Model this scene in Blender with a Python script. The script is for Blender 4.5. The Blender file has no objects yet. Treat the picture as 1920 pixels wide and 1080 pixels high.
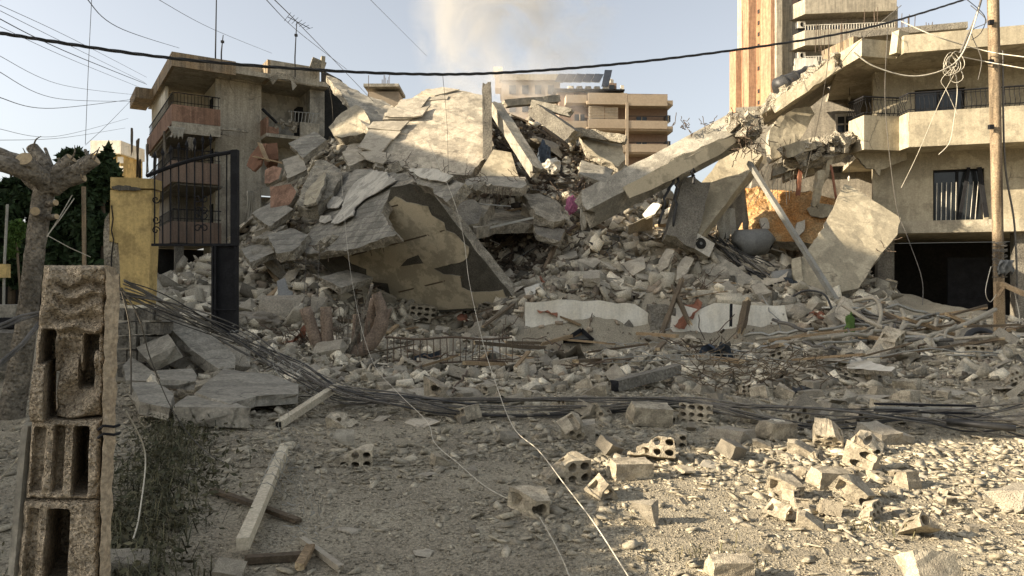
import bpy, bmesh, math, random
import numpy as np
from mathutils import Vector, Matrix, Euler, noise, geometry
random.seed(11); rng = np.random.default_rng(11)
S = bpy.context.scene
COL = S.collection
# ------------------------------------------------------------------ camera, sky, sun, exposure
F, CZ = 1371.0, 1.6                      # focal length in photo pixels, eye height
cam = bpy.data.cameras.new('camera'); cam.lens = 36*F/1920; cam.sensor_width = 36
cam.clip_start = .05; cam.clip_end = 3000
co = bpy.data.objects.new('camera', cam); COL.objects.link(co)
co.location = (0, 0, CZ); co.rotation_euler = (math.radians(90), 0, 0); S.camera = co
ELEV = math.radians(22); SAZ = math.atan2(-.98, -.19)      # azimuth of the sun, clockwise from +Y
tosun = Vector((math.sin(SAZ)*math.cos(ELEV), math.cos(SAZ)*math.cos(ELEV), math.sin(ELEV)))
W = bpy.data.worlds.new('World'); S.world = W; W.use_nodes = True
wn = W.node_tree; bg = wn.nodes['Background']
sky = wn.nodes.new('ShaderNodeTexSky'); sky.sky_type = 'NISHITA'; sky.sun_disc = False
sky.sun_elevation = ELEV; sky.sun_rotation = SAZ; sky.air_density = 1.0; sky.dust_density = 3.0; sky.ozone_density = 1.0
hz = wn.nodes.new('ShaderNodeHueSaturation'); hz.inputs['Saturation'].default_value = .38
wn.links.new(sky.outputs[0], hz.inputs['Color']); wn.links.new(hz.outputs[0], bg.inputs['Color'])
bg.inputs['Strength'].default_value = .075
sl = bpy.data.lights.new('sun', 'SUN'); sl.energy = 4.0; sl.angle = math.radians(.5); sl.color = (1, .855, .66)
so = bpy.data.objects.new('sun', sl); COL.objects.link(so); so.rotation_euler = tosun.to_track_quat('Z', 'Y').to_euler()
S.view_settings.view_transform = 'Standard'; S.view_settings.look = 'None'
S.view_settings.exposure = 1.70; S.view_settings.gamma = 1; S.view_settings.use_curve_mapping = False
S.render.engine = 'CYCLES'; S.cycles.use_denoising = True
S.cycles.volume_step_rate = 2.0; S.cycles.volume_max_steps = 96; S.cycles.max_bounces = 6; S.cycles.volume_bounces = 1

# ------------------------------------------------------------------ helpers
def at(px, py, d): return Vector(((px-960)*d/F, d, CZ+(540-py)*d/F))
def wroot(o):
    l = Vector((0, 0, 0))
    while o: l += o.location; o = o.parent
    return l
def tag(o, label=None, cat=None, group=None, kind=None):
    if label: o['label'] = label
    if cat: o['category'] = cat
    if group: o['group'] = group
    if kind: o['kind'] = kind
    return o
def thing(name, label, cat, loc, group=None):
    o = bpy.data.objects.new(name, None); COL.objects.link(o); o.location = loc; o.empty_display_size = .1
    return tag(o, label, cat, group)
class MB:
    def __init__(s): s.v = []; s.f = []; s.m = []
    def add(s, vs, fs, m=0):
        b = len(s.v); s.v += [Vector(v) for v in vs]
        for f in fs: s.f.append([i+b for i in f]); s.m.append(m)
        return s
    def box(s, c, d, R=None, m=0):
        c = Vector(c); vs = []
        for z in (-.5, .5):
            for x, y in ((-.5, -.5), (.5, -.5), (.5, .5), (-.5, .5)):
                p = Vector((x*d[0], y*d[1], z*d[2])); vs.append(c+(R @ p if R else p))
        return s.add(vs, [(3, 2, 1, 0), (4, 5, 6, 7), (0, 1, 5, 4), (1, 2, 6, 5), (2, 3, 7, 6), (3, 0, 4, 7)], m)
    def bar(s, a, b, w, h, up=(0, 0, 1), m=0):
        a = Vector(a); b = Vector(b); t = (b-a).normalized(); up = Vector(up)
        if abs(t.dot(up)) > .97: up = Vector((0, 1, 0))
        r = t.cross(up).normalized(); u = r.cross(t)
        vs = []
        for p in (a, b):
            for i, j in ((-1, -1), (1, -1), (1, 1), (-1, 1)): vs.append(p+r*i*w/2+u*j*h/2)
        return s.add(vs, [(3, 2, 1, 0), (4, 5, 6, 7), (0, 1, 5, 4), (1, 2, 6, 5), (2, 3, 7, 6), (3, 0, 4, 7)], m)
    def tube(s, pts, r, n=6, m=0, cap=True):
        pts = [Vector(p) for p in pts]; k = len(pts); vs = []; fs = []
        u = None
        for i, p in enumerate(pts):
            t = (pts[min(i+1, k-1)]-pts[max(i-1, 0)])
            t = t.normalized() if t.length > 1e-9 else Vector((0, 0, 1))
            if u is None:
                u = t.orthogonal().normalized()
            else:
                u = (u-t*u.dot(t)); u = u.normalized() if u.length > 1e-6 else t.orthogonal().normalized()
            w = t.cross(u); rr = r[i] if hasattr(r, '__len__') else r
            for j in range(n):
                a = 2*math.pi*j/n; vs.append(p+(u*math.cos(a)+w*math.sin(a))*rr)
        for i in range(k-1):
            for j in range(n):
                fs.append((i*n+j, i*n+(j+1) % n, (i+1)*n+(j+1) % n, (i+1)*n+j))
        if cap: fs += [tuple(range(n))[::-1], tuple((k-1)*n+j for j in range(n))]
        return s.add(vs, fs, m)
    def prism(s, poly, vec, m=0):
        vec = Vector(vec); n = len(poly); p = [Vector(q) for q in poly]
        fs = [tuple(range(n)), tuple(range(2*n-1, n-1, -1))]+[(i, i+n, (i+1) % n+n, (i+1) % n) for i in range(n)]
        return s.add(p+[q+vec for q in p], fs, m)
    def build(s, name, mats, parent=None, smooth=False, label=None, cat=None, group=None, kind=None, origin=None, norm=False):
        me = bpy.data.meshes.new(name)
        V = s.v
        if parent is not None: o0 = wroot(parent)
        elif origin is not None: o0 = Vector(origin)
        else:
            A = np.array([tuple(v) for v in V]); o0 = Vector(((A[:, 0].min()+A[:, 0].max())/2, (A[:, 1].min()+A[:, 1].max())/2, A[:, 2].min()))
        me.from_pydata([tuple(v-o0) for v in V], [], s.f)
        for mm in (mats if isinstance(mats, (list, tuple)) else [mats]): me.materials.append(mm)
        if any(s.m): me.polygons.foreach_set('material_index', s.m)
        if smooth: me.polygons.foreach_set('use_smooth', [True]*len(me.polygons))
        if norm:
            b = bmesh.new(); b.from_mesh(me); bmesh.ops.recalc_face_normals(b, faces=b.faces); b.to_mesh(me); b.free()
        me.update()
        o = bpy.data.objects.new(name, me); COL.objects.link(o)
        if parent is not None: o.parent = parent
        else: o.location = o0
        return tag(o, label, cat, group, kind)
def np_mesh(name, V, Fc, mats, kind=None, smooth=False, mi=None):      # V (n,3); Fc (k,3|4) arrays
    me = bpy.data.meshes.new(name); w = Fc.shape[1]
    me.vertices.add(len(V)); me.vertices.foreach_set('co', np.ascontiguousarray(V, dtype=np.float32).ravel())
    me.loops.add(Fc.size); me.loops.foreach_set('vertex_index', np.ascontiguousarray(Fc, dtype=np.int32).ravel())
    me.polygons.add(len(Fc)); me.polygons.foreach_set('loop_start', np.arange(0, Fc.size, w, dtype=np.int32))
    for mm in (mats if isinstance(mats, (list, tuple)) else [mats]): me.materials.append(mm)
    if mi is not None: me.polygons.foreach_set('material_index', np.asarray(mi, dtype=np.int32))
    if smooth: me.polygons.foreach_set('use_smooth', np.ones(len(Fc), dtype=bool))
    me.update(calc_edges=True); me.validate()
    o = bpy.data.objects.new(name, me); COL.objects.link(o)
    if kind: o['kind'] = kind
    return o
def U(a, b): return random.uniform(a, b)
def rot(x, y, z): return Euler((x, y, z)).to_matrix()

# ------------------------------------------------------------------ materials
KC = (1.10, 1.07, .98)
def mat(name, c, c2=None, scale=1.5, fine=28, fineamt=.35, bump=.35, bscale=22, rough=.92, rand=None, ramt=.3,
        streak=0, boards=0, metal=0, pits=0, spec=.25, cracks=0, patch=0, bdist=.02):
    m = bpy.data.materials.new(name); m.use_nodes = True; t = m.node_tree; N = t.nodes; L = t.links
    b = N['Principled BSDF']; b.inputs['Roughness'].default_value = rough; b.inputs['Metallic'].default_value = metal
    b.inputs['Specular IOR Level'].default_value = spec
    tc = N.new('ShaderNodeTexCoord'); vec = tc.outputs['Object']
    if rand:
        if rand == 'obj': r = N.new('ShaderNodeObjectInfo').outputs['Random']
        else: r = N.new('ShaderNodeNewGeometry').outputs['Random Per Island']
        ad = N.new('ShaderNodeVectorMath'); ad.operation = 'MULTIPLY_ADD'; ad.inputs[1].default_value = (37, 91, 53)
        cb = N.new('ShaderNodeCombineXYZ')
        for i in range(3): L.new(r, cb.inputs[i])
        L.new(cb.outputs[0], ad.inputs[0]); L.new(vec, ad.inputs[2]); vec = ad.outputs[0]
    def nz(sc, det=5, ro=.6, v=None):
        n = N.new('ShaderNodeTexNoise'); n.inputs['Scale'].default_value = sc; n.inputs['Detail'].default_value = det; n.inputs['Roughness'].default_value = ro
        L.new(v or vec, n.inputs['Vector']); return n.outputs['Fac']
    def ramp(fac, a, z, lo=.35, hi=.65):
        mr = N.new('ShaderNodeMapRange'); mr.inputs['From Min'].default_value = lo; mr.inputs['From Max'].default_value = hi
        mr.inputs['To Min'].default_value = a; mr.inputs['To Max'].default_value = z; L.new(fac, mr.inputs['Value']); return mr.outputs[0]
    def mul(col, val):
        x = N.new('ShaderNodeMix'); x.data_type = 'RGBA'; x.blend_type = 'MULTIPLY'; x.inputs[0].default_value = 1
        L.new(col, x.inputs[6]); L.new(val, x.inputs[7]); return x.outputs[2]
    mx = N.new('ShaderNodeMix'); mx.data_type = 'RGBA'
    c2 = c2 or tuple(x*.7 for x in c)
    c = tuple(x*k for x, k in zip(c, KC)); c2 = tuple(x*k for x, k in zip(c2, KC))
    mx.inputs[6].default_value = (*c, 1); mx.inputs[7].default_value = (*c2, 1)
    L.new(ramp(nz(scale), 0, 1), mx.inputs[0]); col = mx.outputs[2]
    col = mul(col, ramp(nz(fine, 4, .7), 1-fineamt, 1+fineamt*.6))
    if streak:
        mp = N.new('ShaderNodeMapping'); mp.inputs['Scale'].default_value = (5, 5, .35); L.new(vec, mp.inputs['Vector'])
        col = mul(col, ramp(nz(1.2, 6, .65, mp.outputs[0]), 1-streak, 1.06, .35, .58))
    if patch:
        col = mul(col, ramp(nz(patch, 7, .68), .74, 1.1, .46, .53))
    if cracks:
        dn = N.new('ShaderNodeTexNoise'); dn.inputs['Scale'].default_value = 1.4; dn.inputs['Detail'].default_value = 5; L.new(vec, dn.inputs['Vector'])
        am = N.new('ShaderNodeVectorMath'); am.operation = 'MULTIPLY_ADD'; am.inputs[1].default_value = (.8, .8, .8); L.new(dn.outputs['Color'], am.inputs[0]); L.new(vec, am.inputs[2])
        cv = N.new('ShaderNodeTexVoronoi'); cv.feature = 'DISTANCE_TO_EDGE'; cv.inputs['Scale'].default_value = cracks; L.new(am.outputs[0], cv.inputs['Vector'])
        mk = N.new('ShaderNodeMath'); mk.operation = 'MAXIMUM'; L.new(ramp(cv.outputs['Distance'], .5, 1, .001, .011), mk.inputs[0]); L.new(ramp(nz(.8, 3, .5), 1, 0, .54, .60), mk.inputs[1])
        col = mul(col, mk.outputs[0])
    if rand == 'isl':                                          # a few pale plaster bits, a few dark ones, most in between
        cr = N.new('ShaderNodeFloatCurve'); cu = cr.mapping.curves[0]; cu.points[0].location = (0, .5-.5*ramt); cu.points[1].location = (1, min(1, .5+.62*ramt))
        cu.points.new(.2, .5-.26*ramt); cu.points.new(.78, .5+.1*ramt); cr.mapping.update(); L.new(r, cr.inputs['Value']); col = mul(col, ramp(cr.outputs[0], 0, 2, 0, 1))
    elif rand: col = mul(col, ramp(r, 1-ramt, 1+ramt, 0, 1))
    hs = []
    hs.append((nz(bscale, 8, .65), 1.0))
    if pits:
        vo = N.new('ShaderNodeTexVoronoi'); vo.inputs['Scale'].default_value = pits; L.new(vec, vo.inputs['Vector']); hs.append((ramp(vo.outputs['Distance'], 0, 1, 0, .45), .7))
    if boards:
        wv = N.new('ShaderNodeTexWave'); wv.bands_direction = 'Z'; wv.inputs['Scale'].default_value = boards; wv.inputs['Distortion'].default_value = 1.5; wv.inputs['Detail'].default_value = 3
        wv.inputs['Detail Scale'].default_value = 1.5
        L.new(vec, wv.inputs['Vector']); hs.append((ramp(wv.outputs['Fac'], 0, 1, 0, .2), .6))
        col = mul(col, ramp(wv.outputs['Fac'], .72, 1, 0, .15))
    h = hs[0][0]
    for x, k in hs[1:]:
        a = N.new('ShaderNodeMath'); a.operation = 'MULTIPLY_ADD'; a.inputs[1].default_value = k; L.new(x, a.inputs[0]); L.new(h, a.inputs[2]); h = a.outputs[0]
    bp = N.new('ShaderNodeBump'); bp.inputs['Strength'].default_value = min(1, bump*1.6); bp.inputs['Distance'].default_value = bdist
    L.new(h, bp.inputs['Height']); L.new(bp.outputs[0], b.inputs['Normal'])
    L.new(col, b.inputs['Base Color'])
    return m
m_ground = mat('dusty ground', (.37, .335, .265), (.27, .24, .19), .9, 40, .4, .6, 34, pits=60, bdist=.015, spec=.1)
m_shard = mat('broken concrete shards', (.50, .455, .365), (.36, .325, .265), 2, 30, .35, .4, 30, rand='isl', ramt=.85)
m_shard2 = mat('brown broken masonry', (.33, .275, .21), (.22, .18, .14), 2, 30, .35, .4, 30, rand='isl', ramt=.8)
m_chunk = mat('chunk concrete', (.38, .345, .285), (.27, .245, .205), 3, 34, .35, .5, 34, rand='obj', ramt=.25, pits=30)
m_block = mat('hollow block concrete', (.42, .375, .295), (.32, .28, .22), 6, 60, .3, .45, 70, rand='obj', ramt=.18, pits=60, bdist=.01, patch=9)
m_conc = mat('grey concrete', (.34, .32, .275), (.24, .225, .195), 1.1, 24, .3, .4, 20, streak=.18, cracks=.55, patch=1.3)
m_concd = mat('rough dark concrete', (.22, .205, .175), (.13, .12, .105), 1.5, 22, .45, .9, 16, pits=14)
m_edge = mat('broken concrete edge', (.40, .365, .30), (.27, .245, .20), 3, 26, .45, 1, 18, pits=16, bdist=.05, patch=2.5)
m_board = mat('board marked concrete', (.29, .275, .24), (.21, .20, .175), 1.2, 26, .35, .5, 20, boards=1.6, cracks=.7, patch=1.5)
m_ptan = mat('tan ceiling plaster', (.52, .455, .34), (.45, .395, .295), .6, 30, .12, .12, 26, patch=1.1)
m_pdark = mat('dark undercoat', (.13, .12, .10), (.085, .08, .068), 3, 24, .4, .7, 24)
m_pgrey = mat('pale grey plaster', (.48, .46, .41), (.38, .36, .32), 1.2, 30, .2, .2, 26, cracks=.6, patch=1.5)
m_roof = mat('weathered roof screed', (.47, .425, .345), (.36, .32, .26), .8, 22, .25, .35, 20, streak=.25, cracks=.4, patch=.9)
m_tile = mat('dusty floor tile', (.40, .365, .305), (.33, .30, .25), 2, 30, .2, .2, 26, rand='obj', ramt=.12, cracks=.8, patch=2)
m_white = mat('chipped white paint', (.74, .72, .66), (.60, .56, .47), 1.0, 20, .12, .25, 20, streak=.1, cracks=.5)
m_cream = mat('cream render', (.42, .375, .285), (.33, .295, .225), .8, 20, .18, .25, 22, streak=.13, cracks=.35, patch=.8)
m_creamd = mat('aged cream render', (.42, .38, .30), (.33, .295, .23), .7, 20, .2, .25, 20, streak=.15, cracks=.4, patch=.8)
m_grend = mat('grey beige render', (.42, .385, .32), (.34, .31, .255), .7, 14, .25, .3, 18, streak=.22, pits=6, cracks=.3, patch=.7)
m_orange = mat('faded terracotta paint', (.33, .20, .14), (.27, .17, .125), 1.2, 20, .25, .25, 22, streak=.35, patch=1.2)
m_terrad = mat('dim brownish terracotta paint', (.235, .165, .125), (.19, .145, .115), 1.2, 20, .25, .25, 22, streak=.3)
m_ochre = mat('stained orange fascia', (.34, .25, .155), (.24, .20, .15), 1.2, 18, .3, .3, 20, streak=.5)
m_yellow = mat('yellow painted render', (.52, .39, .17), (.44, .33, .15), 1.1, 22, .18, .25, 22, streak=.15, patch=1.2)
m_rust = mat('orange soil and plaster', (.46, .22, .07), (.50, .36, .20), 1.0, 18, .45, 1, 9, bdist=.08, pits=5)
m_tower = mat('tower salmon panel', (.33, .20, .125), (.27, .165, .11), .25, 3, .2, .2, 5, streak=.35)
m_towerg = mat('tower grey cream panel', (.33, .30, .245), (.27, .245, .20), .25, 3, .2, .2, 5, streak=.35)
m_towerd = mat('tower brown panel', (.30, .155, .085), (.24, .13, .08), .25, 3, .2, .2, 5, streak=.4)
m_farb = mat('far beige stone cladding', (.33, .275, .215), (.29, .24, .185), .3, 4, .12, .1, 6)
m_farp = mat('far pinkish render', (.27, .20, .16), (.24, .175, .14), .3, 4, .12, .1, 6)
m_dark = mat('near black shade', (.03, .029, .027), (.02, .02, .019), 1, 10, .3, .2, 10)  # near black colour stands in for the shade inside rooms and openings
m_int = mat('grimy interior wall', (.27, .25, .215), (.20, .185, .16), .8, 16, .3, .25, 18, streak=.3)
m_glass = mat('dark window pane', (.03, .035, .04), (.02, .024, .028), 1, 8, .2, .03, 6, rough=.15, spec=.5)
m_iron = mat('black painted iron', (.02, .021, .024), (.012, .012, .014), 4, 30, .3, .2, 30, rough=.75, spec=.15)
m_rebar = mat('rusty rebar', (.13, .095, .07), (.09, .07, .055), 6, 40, .3, .3, 40, rough=.8)
m_black = mat('black cable sheath', (.02, .02, .021), (.03, .03, .03), 4, 40, .2, .1, 40, rough=.5, spec=.4)
m_cgrey = mat('dusty grey cable', (.16, .15, .135), (.09, .085, .08), 2, 30, .3, .1, 30, rough=.7)
m_wwire = mat('whitish cable', (.55, .52, .45), (.42, .39, .33), 3, 30, .2, .1, 30, rough=.6)
m_wood = mat('weathered timber', (.36, .27, .17), (.24, .175, .11), 2, 40, .35, .5, 30, rand='obj', ramt=.3)
m_woodd = mat('dark old timber', (.15, .115, .08), (.10, .08, .058), 2, 40, .35, .5, 30, rand='obj', ramt=.3)
m_pole = mat('grey brown pole timber', (.36, .285, .20), (.22, .165, .11), 1.2, 30, .4, .6, 24, streak=.7)
m_bark = mat('pale grey bark', (.27, .24, .20), (.17, .15, .12), 3.5, 26, .45, 1, 18, bdist=.05, pits=16, patch=5)
m_stump = mat('reddish tan bark', (.33, .255, .20), (.24, .185, .145), 3, 26, .4, .8, 18, bdist=.04, streak=.3)
m_cut = mat('cut wood end', (.45, .36, .24), (.36, .28, .18), 6, 30, .2, .2, 30)
m_leaf = mat('dark evergreen leaf', (.045, .075, .03), (.028, .048, .02), .5, 8, .4, .1, 10, rough=.7, rand='isl', ramt=.45)
m_leafl = mat('light green leaf', (.10, .17, .035), (.06, .11, .03), .5, 8, .3, .1, 10, rough=.7, rand='isl', ramt=.4)
m_weed = mat('dry weeds', (.10, .105, .055), (.17, .145, .085), 1, 8, .3, .1, 10, rough=.8, rand='isl', ramt=.5)
m_metal = mat('galvanised steel', (.36, .36, .34), (.28, .275, .255), 3, 30, .2, .1, 30, rough=.5, metal=.6)
m_pvc = mat('dusty beige plastic pipe', (.36, .33, .27), (.28, .25, .205), 3, 30, .2, .1, 30, rough=.6)
m_plast = mat('grey plastic', (.20, .205, .205), (.15, .155, .155), 2, 20, .2, .1, 20, rough=.6)
m_offw = mat('dusty white enamel', (.58, .56, .51), (.45, .42, .36), 3, 20, .2, .1, 20, rough=.6)
m_green = mat('bright green cloth', (.085, .15, .04), (.06, .10, .03), 5, 30, .3, .3, 30)
m_pink = mat('pink cloth', (.36, .13, .23), (.25, .09, .16), 8, 30, .3, .4, 30)
m_blue = mat('blue cloth', (.07, .09, .12), (.04, .05, .07), 8, 30, .3, .4, 30)
m_cloth = mat('dusty curtain cloth', (.27, .245, .205), (.18, .16, .135), 4, 30, .3, .4, 30)
m_paleclo = mat('pale hanging cloth', (.42, .40, .35), (.32, .30, .26), 4, 30, .3, .4, 30)
m_brick = mat('red clay', (.27, .12, .08), (.21, .10, .065), 5, 30, .3, .3, 30)
m_brown = mat('brown fibreboard', (.20, .105, .065), (.15, .08, .05), 3, 30, .3, .2, 30)
m_pier = mat('crumbling aggregate concrete', (.58, .49, .38), (.38, .315, .24), 16, 110, .5, .8, 90, pits=110, bdist=.02, spec=.03)
m_post = mat('pale weathered post', (.56, .51, .41), (.44, .39, .31), 2, 40, .3, .3, 30, spec=.1)
m_weedd = mat('dark weeds', (.05, .055, .03), (.10, .09, .055), 1, 8, .3, .1, 10, rough=.8, rand='isl', ramt=.5)
m_pierp = mat('worn tan render edge', (.44, .36, .265), (.36, .29, .21), 9, 70, .4, .7, 80, streak=.08, bdist=.008)
m_solar = mat('solar panel', (.03, .035, .05), (.02, .025, .035), 1, 8, .2, .03, 6, rough=.25, spec=.5)

# ------------------------------------------------------------------ value noise for terrain
_lat = rng.random((256, 256))
def vn(x, y):
    xi = np.floor(x).astype(int); yi = np.floor(y).astype(int); fx = x-xi; fy = y-yi
    fx = fx*fx*(3-2*fx); fy = fy*fy*(3-2*fy)
    g = lambda a, b: _lat[a & 255, b & 255]
    return (g(xi, yi)*(1-fx)+g(xi+1, yi)*fx)*(1-fy)+(g(xi, yi+1)*(1-fx)+g(xi+1, yi+1)*fx)*fy
def fbm(x, y, o=4):
    s = 0; a = .5
    for i in range(o): s = s+a*(vn(x*2**i+17*i, y*2**i+31*i)-.5); a *= .5
    return s

# ------------------------------------------------------------------ terrain: street, plot and the heap of the fallen house
CP = [(330,690,13),(440,700,12),(250,640,14),(600,690,14),(600,655,16.5),(800,700,13.2),(800,660,17),(1000,700,13),
 (1200,700,13),(1200,650,18),(1400,650,17.6),(1400,700,12.8),(1600,700,12.4),(1600,645,16.5),(1800,700,11.8),(1900,690,11.6),(1900,640,15),(1750,620,18),
 (460,600,21),(300,575,20),(330,600,18.5),(330,540,23),(340,505,28),(250,600,17),(250,560,22),
 (460,505,27),(480,445,30),(540,345,33),(605,262,34),(650,262,35.5),(600,560,21.5),(600,490,25.5),(650,410,28),(700,340,30.5),(800,262,32),(880,215,34.5),(770,205,35.5),
 (520,640,17),(560,600,19.5),(680,625,20.5),(680,640,18),(800,615,22.5),(880,612,22),(800,625,19),(900,620,20),(960,560,22.5),(1000,510,25.5),(950,470,27.3),(950,420,29),(890,500,26.5),
 (930,350,30),(1000,400,27.5),(980,310,32),(1060,275,33.5),(1000,225,35),(1100,285,33.5),(1170,320,33.5),(1100,345,30),(1060,405,27.5),(1100,450,25.5),(1100,530,22.5),
 (1180,480,25),(1180,550,21.6),(1250,505,24.5),(1250,430,28),(1330,485,25.5),(1330,550,21.8),(1340,430,29),(1450,465,26.5),(1420,420,29),(1480,545,22),(1560,565,21.5),(1600,585,20.5),(1660,595,20.5),(1500,605,19.3),
 (1000,662,18.6),(1100,662,18.7),(1200,660,18.8),(1350,652,18.9),(1460,648,18.8),(1000,665,17),(1200,662,17),(1400,655,17),(1020,556,20.3),(1100,556,20.2),(1200,558,20.2),(1350,562,20.3),(1440,566,20.3)]
pts = [tuple(at(*c)) for c in CP]
for X in range(-14, 15, 4):
    for Y in (-4, 0, 3, 6, 9): pts.append((X, Y, 0))
pts += [(-11, 13, 0), (-12, 17, 0), (-14, 22, 0), (-20, 20, 0), (-22, 34, 0), (-15, 30, .3), (-30, 10, 0), (-30, 40, 0), (-14, 40, .5), (-8, 46, 3), (-6, 41, 6.5), (0, 41, 7.5), (5, 42, 5), (10, 36, 3), (12, 42, 1),
        (0, 52, 0), (-14, 54, 0), (12, 54, 0), (15, 26, .6), (15, 32, .5), (20, 24, .5), (20, 32, .4), (24, 40, 0), (26, 22, .3), (18, 14, .3), (24, 8, 0), (20, 0, 0), (30, 30, 0)]
PT = np.array(pts); n = len(PT)
D = np.linalg.norm(PT[:, None, :2]-PT[None, :, :2], axis=2)
A = np.zeros((n+3, n+3)); A[:n, :n] = -D-np.eye(n)*.05; A[:n, n] = 1; A[:n, n+1:] = PT[:, :2]; A[n, :n] = 1; A[n+1:, :n] = PT[:, :2].T
wts = np.linalg.solve(A, np.concatenate([PT[:, 2], [0, 0, 0]]))
def Hraw(x, y):
    sh = x.shape; x = x.ravel(); y = y.ravel(); out = np.empty(len(x))
    for i in range(0, len(x), 20000):
        a = x[i:i+20000]; b = y[i:i+20000]
        out[i:i+20000] = (-np.hypot(a[:, None]-PT[None, :, 0], b[:, None]-PT[None, :, 1])) @ wts[:n]+wts[n]+wts[n+1]*a+wts[n+2]*b
    return out.reshape(sh)
def Hfull(x, y):
    h = np.maximum(Hraw(x, y), -.02)
    win = np.clip(np.minimum.reduce([(x+34)/8, (34-x)/8, (y+8)/6, (58-y)/6]), 0, 1); h = h*win
    yard = np.clip(np.minimum.reduce([(x+8)/1.0, (-2.6-x)/.8, (y-9)/.8, (14.2-y)/.8]), 0, 1); h = h*(1-yard)+np.minimum(h, .02)*yard
    k = np.clip((h-.25)/1.2, 0, 1); k2 = np.clip((y-7.5)/5, 0, 1)*win*(1-.85*yard)
    return h+fbm(x*.9, y*.9, 5)*(.06+.22*k2+.9*k)*win+fbm(x*6, y*6, 3)*.045*win
gx = np.arange(-34, 34.01, .1); gy = np.arange(-8, 58.01, .1)
GX, GY = np.meshgrid(gx, gy); GH = Hfull(GX, GY)
def H(x, y):
    x = np.asarray(x, float); y = np.asarray(y, float)
    i = np.clip((x+34)/.1, 0, len(gx)-1.01); j = np.clip((y+8)/.1, 0, len(gy)-1.01)
    i0 = i.astype(int); j0 = j.astype(int); fx = i-i0; fy = j-j0
    return (GH[j0, i0]*(1-fx)+GH[j0, i0+1]*fx)*(1-fy)+(GH[j0+1, i0]*(1-fx)+GH[j0+1, i0+1]*fx)*fy
def hit(px, py, d0=2.5, d1=56):
    d = np.arange(d0, d1, .04); X = (px-960)*d/F; Z = CZ+(540-py)*d/F
    k = np.nonzero(Z <= H(X, d))[0]
    d = d[k[0]] if len(k) else 30.0
    return Vector(((px-960)*d/F, d, CZ+(540-py)*d/F))
def up_at(x, y, e=.15):
    return Vector((-(float(H(x+e, y))-float(H(x-e, y)))/(2*e), -(float(H(x, y+e))-float(H(x, y-e)))/(2*e), 1)).normalized()
# one sheet, fine near the camera, coarse to the horizon
def axis(lo, hi, fine_lo, fine_hi, st):
    a = [fine_lo]; s = st
    while a[0] > lo: s *= 1.5; a.insert(0, a[0]-s)
    b = list(np.arange(fine_lo, fine_hi, st)[1:]); s = st; v = b[-1]
    while v < hi: s *= 1.5; v += s; b.append(v)
    return np.array(a+b)
ax = axis(-1500, 1500, -20, 22, .11); ay = axis(-600, 2000, 2.6, 44, .11)
mx_, my_ = np.meshgrid(ax, ay)
inside = (mx_ > -34) & (mx_ < 34) & (my_ > -8) & (my_ < 58)
mz = np.where(inside, H(mx_, my_), 0)
V = np.stack([mx_, my_, mz], -1).reshape(-1, 3); nx = len(ax); ny = len(ay)
I = (np.arange(ny-1)[:, None]*nx+np.arange(nx-1)[None, :]).ravel()
np_mesh('ground', V, np.stack([I, I+1, I+nx+1, I+nx], 1), m_ground, 'structure', smooth=True)
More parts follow.
